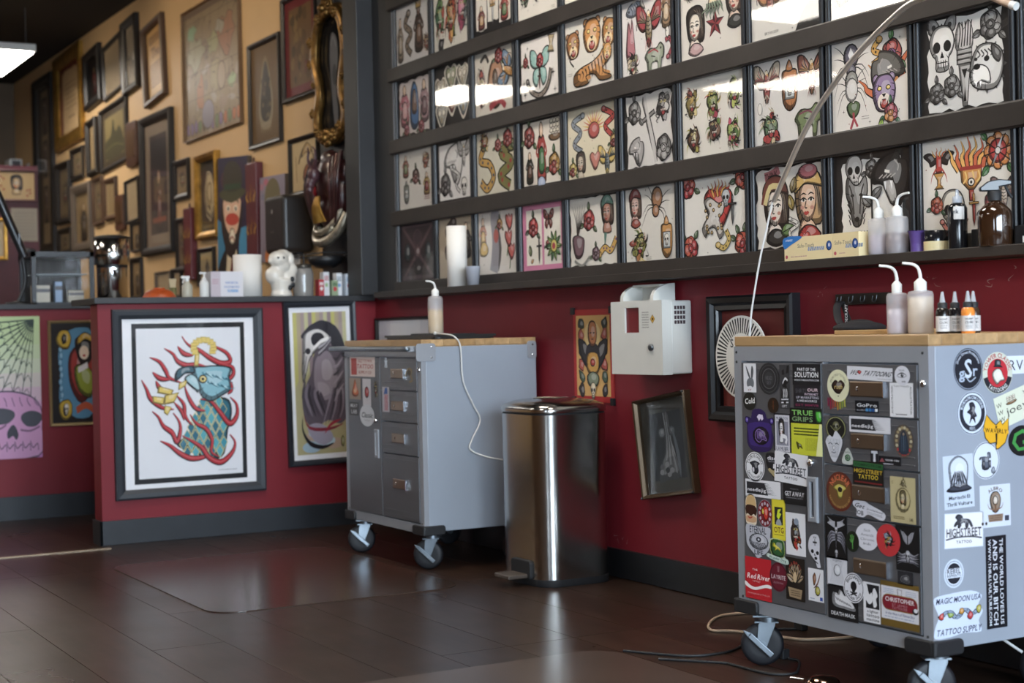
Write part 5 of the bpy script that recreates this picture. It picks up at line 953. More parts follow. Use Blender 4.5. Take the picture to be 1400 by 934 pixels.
# sharps box
t = thing('sharps_container', 'white wall box with square window and round lock, for used needles', 'wall box', WR(4.862, .822, XR - .0005))
M_wh = mat('white_plastic', 'c9c9c4', .4, var=.03); g = G(); g.box(-.165, .165, 0, .272, 0, .095); g.obj('body', M_wh, t, bevel=.006)
fr = ring_mesh('door', .335, .275, [(0, .095), (0, .135), (.008, .14), (.2, .14), (.2, .095)]); 
d = G(); d.box(-.17, -.075, -.002, .274, .095, .138); d.box(.02, .17, -.002, .274, .095, .138); d.box(-.075, .02, -.002, .155, .095, .138); d.box(-.075, .02, .25, .274, .095, .138)
bpy.data.meshes.remove(fr); door = d.obj('door', M_wh, t)
G().box(-.0745, .0195, .1555, .2495, .12, .131).obj('window', mat('window_red', '6a2028', .3), door)
G().lathe([(.013, .138), (.013, .146), (.009, .149), (.0001, .149)], 16).obj('lock', M_alu, door, Matrix.Translation((.1, .1, 0)))
A = Art(6); T = tf(); A.fakelines(T, .04, .085, .17, .235, 7, '8a8a86', .004); A.o(tf(.11, .205, .016), [(0, 1), (.9, 0), (0, -1), (-.9, 0)], 'c89a3a', .2, '5a4a2a', 0); A.e(tf(.11, .205, .005), 0, 0, 1, 1, K); A.obj('warning_label', door, Matrix.Translation((0, 0, .1385)))
h = G(); prof = [(0, 0), (.1, 0), (.1, .012)] + [(.1 * math.cos(a), .012 + .055 * math.sin(a)) for a in [PI / 2 * k / 8 for k in range(1, 9)]]
mm = Matrix(((0, 0, 1, 0), (0, 1, 0, .272), (1, 0, 0, .02), (0, 0, 0, 1))); h.prism([(z, y) for z, y in prof], .07, .09, mm); h.prism([(z, y) for z, y in prof], -.13, -.11, mm); h.box(-.11, .07, .272, .276, .02, .12); h.box(-.11, .07, .272, .33, .02, .03); h.box(-.11, .07, .328, .336, .02, .075); h.obj('hopper', M_wh, t)
for i in range(4):
    for j in range(4): G().box(.1645, .1656, .185 + .018 * i, .198 + .018 * i, .03 + .013 * j, .04 + .013 * j).obj('vent_hole', mat('vent_dark', '3a2a2e', .8), t)
BIGF = { 'a1': (3.597, 0.844, 0.058, 0.084), 'a2': (3.510, 0.843, 0.095, 0.092), 'a3': (3.441, 0.821, 0.044, 0.124), 'a4': (3.347, 0.857, 0.117, 0.059), 'a5': (3.347, 0.796, 0.112, 0.063), 'a6': (3.600, 0.776, 0.060, 0.053), 'a7': (3.493, 0.767, 0.049, 0.045), 'a8': (3.558, 0.693, 0.133, 0.125), 'a9': (3.455, 0.689, 0.074, 0.113), 'a10': (3.353, 0.742, 0.136, 0.043), 'a11': (3.351, 0.677, 0.130, 0.089), 'a12': (3.582, 0.586, 0.089, 0.087), 'a13': (3.505, 0.595, 0.055, 0.074), 'a14': (3.420, 0.592, 0.143, 0.086), 'a15': (3.548, 0.524, 0.160, 0.050), 'a16': (3.408, 0.521, 0.097, 0.061), 'a17': (3.604, 0.461, 0.056, 0.087), 'a18': (3.540, 0.454, 0.067, 0.081), 'a19': (3.479, 0.442, 0.060, 0.116), 'a20': (3.406, 0.408, 0.085, 0.119), 'a21': (3.571, 0.370, 0.116, 0.097), 'a22': (3.486, 0.351, 0.096, 0.070), 'a23': (3.328, 0.371, 0.056, 0.092), 'a24': (3.577, 0.261, 0.120, 0.121), 'a25': (3.485, 0.278, 0.078, 0.083), 'a26': (3.411, 0.281, 0.082, 0.120), 'a27': (3.324, 0.276, 0.064, 0.090), 'b1': (3.217, 0.829, 0.088, 0.087), 'b2': (3.095, 0.863, 0.172, 0.035), 'b3': (2.973, 0.860, 0.056, 0.050), 'b4': (2.978, 0.797, 0.085, 0.088), 'b5': (3.107, 0.776, 0.090, 0.031), 'b6': (3.225, 0.777, 0.075, 0.042), 'c1': (3.230, 0.713, 0.082, 0.067), 'c2': (3.239, 0.664, 0.073, 0.085), 'c3': (3.098, 0.728, 0.156, 0.042), 'c4': (2.973, 0.692, 0.070, 0.086), 'c5': (3.185, 0.641, 0.049, 0.044), 'c6': (3.082, 0.645, 0.030, 0.035), 'c7': (3.025, 0.638, 0.081, 0.022), 'd1': (3.219, 0.543, 0.108, 0.107), 'd2': (3.107, 0.600, 0.116, 0.064), 'd3': (3.108, 0.502, 0.124, 0.048), 'd4': (2.980, 0.540, 0.091, 0.118), 'e1': (3.237, 0.417, 0.087, 0.118), 'e2': (3.172, 0.413, 0.051, 0.056), 'e3': (3.116, 0.431, 0.088, 0.072), 'e4': (3.036, 0.431, 0.088, 0.084), 'e5': (2.966, 0.417, 0.086, 0.117), 'e6': (3.236, 0.324, 0.080, 0.079), 'e7': (3.215, 0.242, 0.119, 0.093), 'e8': (3.171, 0.289, 0.081, 0.081), 'e9': (3.103, 0.259, 0.064, 0.106), 'e10': (2.999, 0.266, 0.140, 0.117), 'e11': (2.977, 0.339, 0.055, 0.035) }
BIGS = { 's1': (2.975, 0.873, 0.103, 0.108), 's2': (3.079, 0.860, 0.109, 0.109), 's3': (3.172, 0.879, 0.115, 0.047), 's4': (3.169, 0.780, 0.220, 0.102), 's5': (2.986, 0.760, 0.107, 0.111), 's6': (3.069, 0.709, 0.093, 0.094), 's7': (3.164, 0.680, 0.102, 0.081), 's8': (3.032, 0.636, 0.096, 0.097), 's9': (2.934, 0.588, 0.105, 0.136), 's10': (3.062, 0.517, 0.110, 0.109), 's11': (2.949, 0.463, 0.136, 0.089), 's12': (2.911, 0.356, 0.070, 0.074), 's14': (3.061, 0.320, 0.074, 0.239), 's15': (2.925, 0.251, 0.174, 0.115) }
SMLF = { 'm1': (6.369, 0.848, 0.286, 0.088), 'm2': (6.453, 0.748, 0.130, 0.096), 'm3': (6.326, 0.735, 0.094, 0.120), 'm4': (6.231, 0.750, 0.092, 0.112), 'm5': (6.470, 0.657, 0.106, 0.060), 'm6': (6.328, 0.632, 0.165, 0.098), 'm7': (6.119, 0.869, 0.075, 0.047), 'm8': (6.127, 0.709, 0.075, 0.108), 'm9': (5.893, 0.819, 0.106, 0.077) }
# ---------------------------------------------------------------- stickers
Wt, Bk = 'dcdce0', '1d1d20'
def sk_bunny(A, u, T):
    A.p(T, c2([(-.62, .85), (-.35, .6), (.05, .1), (-.1, -.02), (-.45, .4)], 3), '55585c'); A.p(T, c2([(.35, .85), (.6, .55), (.45, .0), (.2, -.05), (.2, .45)], 3), '55585c')
    A.p(T, c2([(-.25, -.05), (.35, .0), (.65, -.3), (.5, -.65), (.1, -.55), (-.4, -.6), (-.5, -.3)], 3), '6a6d72'); A.text(T, '17', -.05, -.84, .14, '8a5a4a', .5)
def sk_rings(A, u, T):
    for r, c in ((.86, '4a4a4c'), (.82, '232326'), (.64, '6a6a6c'), (.6, '2a2a2c'), (.42, '353538')): A.e(T, 0, 0, r, r, c, 26)
    A.text(T, 'HEAD', 0, .05, .26, '5c5c5e', .6, 1); A.text(T, 'SKY', 0, -.25, .2, '55555a', .4, 1)
def sk_fig3(A, u, T):
    for q in ([(.3, .6), (.8, .65), (.85, .98), (.5, .95)], [(-.5, .75), (-.1, .8), (0, .55), (-.5, .55)], [(-.2, .4), (.7, .42), (.8, .2), (.3, .1), (.6, -.1), (-.4, 0), (-.5, .2)], [(-.6, -.1), (.7, -.05), (.8, -.5), (-.7, -.5)]): A.p(T, q, '141416')
    for x in (-.3, 0, .35): A.st(T, [(x, -.1), (x + .1, -.3), (x, -.48)], .14, 'c8c8cc')
    A.st(T, [(-.4, .15), (.1, .38), (.6, .3)], .1, 'd0d0d4'); A.st(T, [(-.7, -.58), (.7, -.56)], .05, 'd8d8dc'); A.st(T, [(-.7, -.72), (.7, -.7)], .05, 'd8d8dc'); A.p(T, [(-.3, -.6), (.3, -.6), (.2, -.78), (-.2, -.78)], '141416'); A.text(T, 'GIFT', -.1, -.88, .12, 'c8c8cc', 1, 0, .3)
def sk_solution(A, u, T): A.text(T, 'PART OF THE', 0, .5, .28, 'e8e8ec', 1.3, 1); A.text(T, 'SOLUTION', 0, .0, .5, 'f0f0f2', 1.7, 1); A.text(T, 'WWW.THESOLUTION.COM', 0, -.52, .17, 'd8d8dc', 1.75, 1)
def sk_getoff(A, u, T): A.text(T, 'OUR', .45, .6, .28, 'd8c0c8', .8, 1); A.text(T, 'SHIRTS', -.45, .5, .4, '4a4a50', .8); A.text(T, 'INTERNET', .35, .22, .2, 'c8b8c8', 1, 1); A.text(T, 'UP MARKETING', .05, -.08, .22, 'b8b8c4', 1.7, 1); A.text(T, 'A FINE RESOURCE', 0, -.38, .18, 'd8d8de', 1.5, 1); A.text(T, 'EST MMVII', 0, -.75, .2, '7c2a4c', 1.7, 1)
def sk_cold(A, u, T): A.text(T, 'Cold', 0, .05, .62, 'dcdcdc', 1.5, 1, .1, None, .1)
def sk_brown(A, u, T): A.st(T, [(0, .6), (0, -.5)], .12, '6a3a1c'); A.st(T, [(-.3, -.2), (0, .1), (.3, -.2)], .08, '4a2c18')
def sk_bear(A, u, T):
    A.p(T, c2([(.3, -.75), (-.6, -.7), (-.75, -.2), (-.7, .3), (.7, .35), (.8, -.2), (.7, -.7)], 3), '3c2a6c'); A.oe(T, .1, -.25, .55, .42, '251a2c', .04, '1c1420'); A.o(T, [(-.25, -.1), (-.05, .05), (.2, -.05), (.5, -.45), (.2, -.4), (.0, -.55), (-.25, -.4)], '3a2a50', .05, '8a70b0')
    for k in range(6): A.st(T, [(-.15 + .08 * k, -.02), (-.12 + .1 * k, -.38)], .03, '8a70b0')
    A.p(T, [(-.15, .62), (0, .75), (.25, .72), (.3, .55), (.2, .45), (.1, .55), (0, .42), (-.08, .55)], 'd8d0e4'); A.oe(T, -.85, .45, .12, .14, '5a48a0', .04, '2a2040'); A.oe(T, .85, .45, .12, .14, '5a48a0', .04, '2a2040')
BEARP = c2([(-.98, .35), (-.95, .6), (-.7, .6), (-.55, .55), (-.45, .9), (0, 1), (.4, .85), (.55, .55), (.9, .62), (.98, .4), (.8, .2), (.95, -.3), (.75, -.85), (.2, -1), (-.5, -.95), (-.85, -.6), (-.85, .2)], 3)
def sk_tarot(A, u, T):
    A.p(T, [(-.86, -.92), (.86, -.92), (.86, .92), (-.86, .92)], 'c8c8d0'); A.p(T, [(-.7, -.6), (.7, -.6), (.7, .6), (-.7, .6)], '8a8a98'); lady(A, u(-.1, .15, .6, 0, .9), 'e0e0e4', '222226'); A.st(T, [(-.2, -.1), (.5, -.2), (.4, -.5)], .2, 'e0e0e4'); A.text(T, 'MUERTOS', 0, .76, .16, '44445c', 1.4); A.text(T, 'LA MUJER', 0, -.76, .2, '44445c', 1.4)
def sk_grips(A, u, T): A.text(T, 'TRUE', -.22, .42, .66, '86c46a', 1.3, 1); A.text(T, 'GRIPS', -.22, -.42, .62, '7a9a6c', 1.3, 1); A.o(T, [(.62, .7), (.9, .75), (.96, -.6), (.7, -.75), (.6, 0)], '58b848', .05, '1a3a1a'); A.e(T, .76, .72, .13, .12, '16301a')
def sk_yellow(A, u, T):
    for k in range(3): A.fakelines(T, -.85, .85, .2 - .0, .75, 3, '5a6020', .1)
    for k in range(14): A.st(T, [(-.05 + .07 * k, .1), (-.05 + .07 * k, -.7)], .02, '8a8c2c', sm=0)
    A.o(u(-.5, -.4, .28), [(-.6, .8), (0, .4), (.5, .2), (.8, -.8), (.2, -.3), (-.2, -.9)], '5a5a20', .1, '4a4a18'); A.p(T, [(.6, -1), (1, -1), (1, 1), (.85, 1)], 'e2e2a4')
def sk_bull(A, u, T): A.e(T, 0, 0, .93, .93, '33343a', 26); A.e(T, 0, 0, .88, .88, Wt, 26); A.text(T, 'TAURUS SAINTS', 0, 0, .2, '2c2d34', None, 1, 0, (.64, PI / 2, 2.6)); A.text(T, 'TATTOO PARLOR', 0, 0, .18, '2c2d34', None, 1, 0, (.82, -PI / 2, -2.4)); A.o(u(.0, -.02, .52), [(-1, .5), (-.5, .7), (0, .8), (.5, .7), (1, .5), (.6, .2), (.7, -.5), (.2, -.9), (-.3, -.6), (-.6, .2)], '2a2c36', .1); A.o(u(-.15, -.2, .25), [(-.6, .5), (.3, .6), (.4, -.6), (-.3, -.7)], 'c8c8d0', .1)
SHIELD = c2([(-.9, .85), (-.3, 1), (.5, .98), (.95, .75), (.95, .2), (.85, -.3), (.7, -1), (.2, -.9), (-.5, -.4), (-.95, .2)], 3)
def sk_disc(A, u, T): A.p(T, c2([(.3, -.2), (.9, -.4), (.8, -1), (.0, -.7), (-.6, -.3)], 3), 'a89a74'); A.p(T, c2([(-.85, .85), (.85, .85), (.85, .2), (.3, -.4), (-.8, .1)], 3), '222226'); A.text(T, 'disc', 0, .58, .3, 'd8d8e0', 1.4, 1); A.text(T, 'TATTOO', 0, .3, .12, 'b8b8c0', 1.2); A.p(T, [(.25, .12), (.5, .12), (.45, -.22), (.2, -.22)], 'd8d8e0')
def lion(A, u):
    t = u; A.o(t, [(-.95, -.6), (-.8, -.1), (-.6, .2), (-.8, .6), (-.55, 1), (-.15, .85), (-.05, .4), (.4, .35), (.75, .1), (1.0, -.7), (.8, -.75), (.6, -.2), (.5, -.8), (.25, -.8), (.2, -.2), (-.2, -.2), (-.3, -.8), (-.55, -.8), (-.5, -.2), (-.75, -.6)], '3a3c44', .05, '2c2d34')
def sk_high(A, u, T):
    A.p(T, [(-.97, -.96), (.97, -.96), (.97, .96), (-.97, .96)], Wt); lion(A, u(-.05, .5, .5, 0, 1, .85)); A.text(T, 'HIGHSTREET', 0, 0, .42, '2c2e38', None, 1, 0, (3.5, PI / 2, .5)) if 0 else A.text(T, 'HIGHSTREET', 0, -.1, .5, '2c2e38', 1.8, 1)
    A.st(T, [(-.93, -.5), (-.5, -.4), (0, -.37), (.5, -.4), (.93, -.5)], .08, '2c2e38'); A.text(T, 'TATTOO', 0, -.65, .17, '2c2e38', .8, 1)
def sk_needle(A, u, T):
    A.p(T, [(-.92, -.7), (.3, -.7), (.1, .7), (-.92, .7)], '2a2b30')
    for k in range(8): y = -.6 + .17 * k; A.p(T, [(.1, y), (.8 - .06 * k, y + .04), (.1, y + .1)], '3a3b42')
    A.text(T, 'needlejig', -.35, -.15, .42, 'e0e0e6', 1.05, 1); A.text(T, '.com', .38, -.2, .26, 'c8c8d0', .3)
def sk_goaway(A, u, T): A.text(T, 'PRODUCTS', 0, .45, .1, '8a8a92', .7); A.text(T, 'GET AWAY', 0, .0, .42, 'd8d8dc', 1.7, 1); A.text(T, 'PROFESSIONAL SUPPLY', 0, -.38, .1, 'a0a0a8', 1.5)
STAD = c2([(-.85, -.9), (-.9, 0), (-.85, .6), (-.4, .98), (.4, .98), (.85, .6), (.9, 0), (.85, -.95), (0, -1)], 3)
def sk_burger(A, u, T): A.p(T, c2([(-.75, .2), (-.6, .8), (0, .95), (.6, .8), (.75, .2)], 3), 'c8a878'); A.p(T, c2([(-.85, .2), (0, .3), (.85, .15), (.8, -.4), (.4, -.3), (0, -.45), (-.6, -.3), (-.8, -.4)], 3), '3a2018'); A.p(T, c2([(-.75, -.45), (.75, -.5), (.7, -.85), (-.7, -.85)], 3), 'c8a07c'); A.st(T, [(-.5, -.5), (-.2, -.6), (.2, -.5)], .1, 'b04a3a')
def sk_devil(A, u, T):
    A.e(T, 0, 0, .95, .95, '7a2430', 22)
    for k in range(12): a = k * PI / 6; A.e(T, .72 * math.cos(a), .72 * math.sin(a), .13, .13, 'b0aab4', 8)
    A.o(u(.05, .0, .55), [(-.7, .5), (0, 1), (.7, .6), (.6, -.5), (.1, -1), (-.5, -.4)], 'c03a2c', .08); A.o(u(-.25, .1, .3), [(-.3, .8), (.4, .3), (.2, -.6), (-.5, -.3)], 'c8b83a', .1)
def sk_otg(A, u, T): A.p(T, [(-.85, -.95), (.85, -.95), (.85, .95), (-.85, .95)], 'd8cc3c'); A.p(T, [(-.6, -.25), (.6, -.25), (.6, .62), (-.6, .62)], '2a2c28'); A.p(T, [(-.3, .15), (-.1, .5), (.4, .55), (.1, .35), (.4, .3), (0, .0)], 'c8d83a'); A.p(T, c2([(-.2, .0), (.2, .0), (.4, -.25), (-.4, -.25)], 3), '9aa0a4'); A.text(T, 'OTG', 0, -.5, .28, '6a3a2c', 1.4, 1); A.st(T, [(-.7, -.75), (.7, -.75)], .03, '8a7a2a')
def sk_flashcard(A, u, T): A.p(T, [(-.95, -.96), (.95, -.96), (.95, .96), (-.95, .96)], Wt); critter(A, u(0, 0, .82, 0, .95), 207, ('4a3a34', 'b06a3a', 'a83a30', '9aa0a8'), False); A.e(T, .1, .6, .25, .16, '8a94a4'); A.st(T, [(-.1, -.4), (.2, -.7)], .2, 'b0403a')
def sk_eternal(A, u, T): A.text(T, 'ETERNAL', -.05, .7, .42, '3a3c44', 1.3, 1); A.oe(T, 0, 0, .75, .48, 'b8bac4', .06, '33353c'); A.e(T, 0, .12, .2, .16, '3a3c44'); A.e(T, 0, .12, .08, .07, 'c8cad4'); A.fakelines(T, -.6, .6, -.35, -.05, 4, '33353c', .05); A.text(T, 'LIFE', 0, -.65, .3, '3a3c44', .7, 1)
ETERP = c2([(-.95, .95), (0, .9), (.9, .9), (.9, .4), (.98, 0), (.7, -.5), (.3, -.8), (-.1, -1), (-.4, -.75), (-.9, -.3), (-.98, .2)], 3)
def sk_deer(A, u, T): A.o(T, [(-.6, .85), (.3, .95), (.6, .7), (.55, -.4), (-.5, -.35)], '2f5a34', .07, '9aae60'); A.o(u(-.05, .25, .5), [(-.6, .9), (-.2, .4), (.4, .2), (.9, -.6), (.5, -.3), (.1, -.1), (-.4, -.5), (-.3, 0), (-.8, .3)], 'd0c83c', .02, 'a09a2c'); A.p(T, [(-.95, -.55), (.85, -.85), (.95, -.6), (-.8, -.3)], 'c8d8d0'); A.text(T, 'Wonder Dog', 0, -.58, .22, '2a5a54', 1.6, 1, 0, None, -.12)
DEERP = c2([(-.7, .9), (.3, 1), (.65, .7), (.6, -.3), (.98, -.6), (.9, -.95), (0, -.85), (-.98, -.55), (-.9, -.25), (-.55, -.3)], 3)
def sk_longskull(A, u, T):
    for x, y in ((-.3, -.05), (.45, -.12)): A.e(T, x, y, .22, .12, Bk)
    A.p(T, [(0, -.15), (.2, -.3), (-.05, -.3)], Bk); A.st(T, [(-.2, .5), (.4, .5)], .1, Bk); A.st(T, [(.1, .7), (.1, .3)], .1, Bk); A.e(T, .2, -.45, .22, .1, Bk); A.st(T, [(0, -.6), (.5, -.75)], .06, Bk); A.text(T, 'XX', .1, .8, .12, Bk, .5, 1)
LSKP = c2([(-.4, .9), (.3, 1), (.75, .8), (.8, .2), (.7, -.3), (.8, -.7), (.9, -.95), (.4, -.98), (.1, -.6), (-.5, -.3), (-.9, .1), (-.8, .6)], 3)
def sk_red(A, u, T): A.text(T, 'THE', -.25, .42, .1, 'e0d8d8', .4); A.text(T, 'Red River', 0, .1, .26, 'ece4e4', 1.7, 1, .25, None, .0); A.text(T, 'TATTOO', -.15, -.14, .08, 'e0d0d0', .6); A.p(T, c2([(-1, -.2), (-.6, -.38), (-.2, -.42), (.3, -.28), (.7, -.2), (.98, -.24), (.98, -.36), (.6, -.36), (.2, -.46), (-.2, -.56), (-.6, -.54), (-1, -.4)], 3), 'e8e4e4'); A.text(T, 'WWW.REDRIVERTATTOO.COM', 0, -.74, .07, 'd8a8a8', 1.7)
def sk_layrite(A, u, T): A.e(T, 0, 0, .95, .95, '4a1420', 24); A.e(T, 0, 0, .88, .88, '651c2c', 24); A.text(T, 'LAYRITE', 0, 0, .3, 'c8b8bc', 1.6, 1); A.text(T, 'DELUXE POMADE', 0, -.4, .12, 'a88890', 1.1); A.p(T, [(-.12, .75), (.15, .75), (.1, .35), (-.08, .35)], '8a5a62')
def sk_lotus(A, u, T):
    A.p(T, [(-.97, -.97), (.97, -.97), (.97, .97), (-.97, .97)], '221c18')
    for k in range(7): a = PI / 2 + (k - 3) * .42; leaf(A, u(0, -.1, 1), ('b0987a', '8a7458')[k % 2], a, .95, .2)
    A.e(T, 0, .1, .2, .25, 'c8b08c'); A.p(T, [(-.75, -.4), (.75, -.45), (.6, -.9), (-.6, -.85)], '9a8468'); A.text(T, 'ALBRO', 0, 0, .14, '8a3a30', None, 1, 0, (.72, PI / 2, 1.8)); A.fakelines(T, -.5, .5, -.8, -.5, 3, '5a4a38', .05)
def sk_feathercard(A, u, T): A.p(T, [(-.92, -.96), (.92, -.96), (.92, .96), (-.92, .96)], Wt); A.o(u(-.2, .35, .45), blobpts(A.r, 9, .4, .6, 1), '8a5a3a', .08); A.st(T, [(.6, .8), (.2, .1), (-.3, -.2)], .14, '6a4a40', taper=2); A.oe(T, .2, -.35, .32, .28, 'b0a84a', .08); A.p(T, [(.5, -.92), (.85, -.92), (.85, -.7), (.5, -.7)], '2a4a9a'); A.fakelines(T, -.8, -.2, -.9, -.8, 1, '5a6a9a', .05)
def sk_lips(A, u, T): A.text(T, 'SPEAK EASY TATTOO', 0, 0, .16, '5a5a44', None, 0, 0, (.62, PI / 2, 2.6)); A.o(T, [(-.6, .0), (-.25, .35), (0, .22), (.25, .35), (.6, .05), (.2, -.45), (0, -.5), (-.3, -.4)], '33221c', .03); A.text(T, 'ruth', 0, -.05, .3, 'c8b070', .7, 1, .2); A.e(T, 0, -.65, .04, .04, K)
def sk_welove(A, u, T): A.text(T, 'WE', -.75, .1, .75, '1f2026', .36, 1, .25); heart(A, u(-.44, .1, .2, 0, .5, 1.6), 'b8322e'); A.text(T, 'TATTOOING', .28, .08, .75, '1f2026', 1.2, 1, .2); A.text(T, 'wetattoo.com', .65, -.68, .2, '4a4c54', .6)
def sk_eye(A, u, T): A.text(T, 'World', -.1, .55, .2, '33353c', .7, 0, .2); A.st(T, [(-.7, -.05), (-.3, .2), (.1, .25), (.6, .0)], .12, '1f2026', taper=2); A.st(T, [(-.6, -.1), (0, -.22), (.55, -.05)], .05, '1f2026'); A.e(T, 0, .0, .18, .18, '1f2026'); A.e(T, .05, .06, .05, .05, 'e0e0e4', 8); A.text(T, 'ink', .2, -.6, .2, '33353c', .5, 1)
def sk_textcard(A, u, T): A.p(T, [(-.96, -.97), (.96, -.97), (.96, .97), (-.96, .97)], Wt); A.text(T, 'TATTOOS', 0, .8, .1, '33353c', 1.3); A.text(T, 'AS ILLUSTRATION', -.8, 0, .14, '22232a', 1.6, 1, 0, None, PI / 2); A.text(T, 'AS ILLUSTRATION', .8, 0, .14, '22232a', 1.6, 1, 0, None, -PI / 2); A.fakelines(T, -.5, .5, -.88, -.8, 1, '33353c', .06)
def sk_gopro(A, u, T):
    A.text(T, 'GoPro', 0, .25, .62, 'd8dade', 1.7, 1); A.text(T, 'Be a HERO', -.5, -.6, .24, 'b8bac0', .7, 1)
    for k, c in enumerate(('4a86b8', '3a70a8', '26508c', 'e0e4ea')): A.p(T, [(-.1 + .26 * k, -.8), (.12 + .26 * k, -.8), (.12 + .26 * k, -.3), (-.1 + .26 * k, -.3)], c)
def sk_drips(A, u, T):
    for k, c in enumerate(('7a2a44', '8a2c40', '9a4440', 'a85a38', 'a87a3c', '9a943c', '8a9a4a', 'a8a850')): x = -.9 + .25 * k; A.st(T, [(x, .9), (x + .03, -.2 - .08 * (k * 5 % 7))], .16, c, sm=0)
def sk_skullring(A, u, T): A.e(T, 0, 0, .95, .95, '8a8a62', 24); A.e(T, 0, 0, .86, .86, '191a18', 24); skull(A, u(0, .15, .45), '6a6a4c', '191a18'); A.st(T, [(-.5, .2), (0, -.2), (.5, .2)], .05, '8a8a62')
def sk_whiteface(A, u, T):
    for k in range(9): A.st(T, [(-.7 + .17 * k, .5), (-.5 + .13 * k, -.1), (-.3 + .08 * k, -.7)], .03, '8e9098')
    for x in (-.35, .35): A.st(T, [(x - .2, .15), (x, .22), (x + .2, .12)], .06, '6a6c74')
    A.st(T, [(-.25, -.35), (0, -.4), (.25, -.35)], .05, '6a6c74'); A.oe(T, 0, -.1, .12, .15, 'd0d2d8', .04, '8e9098')
FACEP = c2([(-.9, .3), (-.5, .7), (-.1, .6), (.2, 1), (.6, .8), (.95, .4), (.8, -.1), (.4, -.7), (.1, -1), (-.3, -.8), (-.7, -.1)], 3)
def sk_mary(A, u, T):
    for k in range(18): a = 2 * PI * k / 18; A.e(T, .75 * math.cos(a), .8 * math.sin(a), .14, .1, ('b8b094', '9a8a68')[k % 2] if math.sin(a) > -.45 else 'a83a38', 8)
    A.p(T, c2([(-.5, -.7), (-.35, .3), (0, .65), (.35, .3), (.5, -.7)], 3), '2a3440'); A.st(T, [(0, .4), (0, -.6)], .06, '5a6a7c'); A.st(T, [(-.2, .3), (-.2, -.6)], .04, '44546a'); A.st(T, [(.2, .3), (.2, -.6)], .04, '44546a'); A.e(T, 0, .42, .1, .08, '8a7a68')
def sk_greentri(A, u, T): A.oe(T, 0, -.2, .5, .45, '3a5a44', .1, 'b8c8b8'); A.oe(T, 0, -.2, .25, .22, '2a3a30', .1, '8ab08a'); A.text(T, 'lucky', 0, .5, .22, '4a5a4c', .8)
TRIP = c2([(0, 1), (.5, .5), (.95, -.6), (.6, -1), (-.6, -1), (-.95, -.6), (-.5, .5)], 3)
def sk_T(A, u, T): A.p(T, [(-.8, .9), (.8, .9), (.8, .5), (.28, .5), (.28, -.95), (-.28, -.95), (-.28, .5), (-.8, .5)], 'd4d6de')
def sk_thank(A, u, T): A.text(T, 'THANK YOU', .2, .15, .42, 'd8d8de', 1.25, 1); A.p(T, [(-.95, -.4), (-.7, .6), (-.45, -.4)], '8a4a50'); A.st(T, [(-.9, -.75), (.3, -.75)], .2, 'b8b8c0', sm=0)
def sk_nuclear(A, u, T): A.e(T, 0, 0, .93, .93, '5c2c20', 24); A.e(T, 0, -.05, .82, .8, '6a4a2c', 24); A.text(T, 'NUCLEAR', 0, 0, .3, 'c86a4c', None, 1, 0, (.58, PI / 2, 2.2)); A.o(u(0, .02, .5), [(-1, .3), (-.4, .7), (.4, .65), (1, .3), (.5, .0), (.25, -.7), (-.25, -.7), (-.5, .0)], 'c0b25a', .04, '4a3a20'); A.e(T, .02, .1, .17, .14, '221a16'); A.text(T, 'TATTOO AND BODY ART', 0, 0, .13, 'b8925a', None, 0, 0, (.85, -PI / 2, -2.6))
def sk_rasta(A, u, T): A.p(T, [(-.97, .5), (.97, .35), (.97, .8), (-.97, .95)], '2c5a34'); A.text(T, 'COMING FROM', 0, .66, .22, '14301c', 1.7, 1, 0, None, -.04); A.text(T, 'HIGH STREET', 0, .15, .34, 'c8a83a', 1.85, 1, 0, None, -.04); A.text(T, 'TATTOO', 0, -.3, .36, 'd0b23c', 1.3, 1); A.st(T, [(-.9, -.75), (.9, -.82)], .12, '6a2424', sm=0)
def sk_script(A, u, T): A.text(T, 'Get', -.6, .25, .5, '2f3138', .6, 1, .2); A.text(T, 'JOB', -.55, -.5, .5, '2f3138', .5, 1); A.text(T, 'brotherhood', .35, .15, .26, '44464e', .95, 0, .2); A.fakelines(T, -.1, .85, -.4, -.1, 2, '8a8c94', .06)
SCRP = c2([(-.95, .6), (-.4, .95), (0, .7), (.95, .2), (.98, -.5), (.7, -.7), (0, -.45), (-.3, -.95), (-.75, -.9), (-.75, -.2), (-.98, .1)], 3)
def sk_cream(A, u, T): A.oe(T, 0, 0, .6, .55, 'bcae82', .03, '8a7c54'); lady(A, u(0, .02, .42), 'c4b68c', '6e6244'); A.text(T, 'S', -.8, .75, .14, '7a6c48', .12); A.text(T, 'R', .75, -.82, .14, '4a4030', .14, 1); A.text(T, 'H', .6, -.82, .14, '4a4030', .14, 1); rose(A, u(.1, .75, .18, 0, 1.2), 'a89a6c', '8a7c54', '8a7c54'); A.fakelines(T, -.7, .2, -.85, -.7, 2, '7a6c48', .04)
def sk_metal1(A, u, T):
    for sx in (-1, 1):
        for k in range(6): A.st(T, [(sx * .1, .7 - .05 * k), (sx * (.4 + .08 * k), .75 - .02 * k), (sx * (.8 - .1 * k), .92 - .06 * k)], .06, 'a8a8b0', taper=1)
        for k in range(7): A.st(T, [(sx * .1, .2 - .05 * k), (sx * .5, .25 - .08 * k), (sx * .85, -.1 - .1 * k)], .08, ('8c8c96', '5a5a64')[k % 2], taper=1)
    skull(A, u(0, .32, .18), 'c0c0c8', '1a1a1c'); skull(A, u(0, -.75, .2), 'b8b8c0', '1a1a1c'); A.st(T, [(0, .1), (0, -.5)], .1, '8c8c96', taper=2)
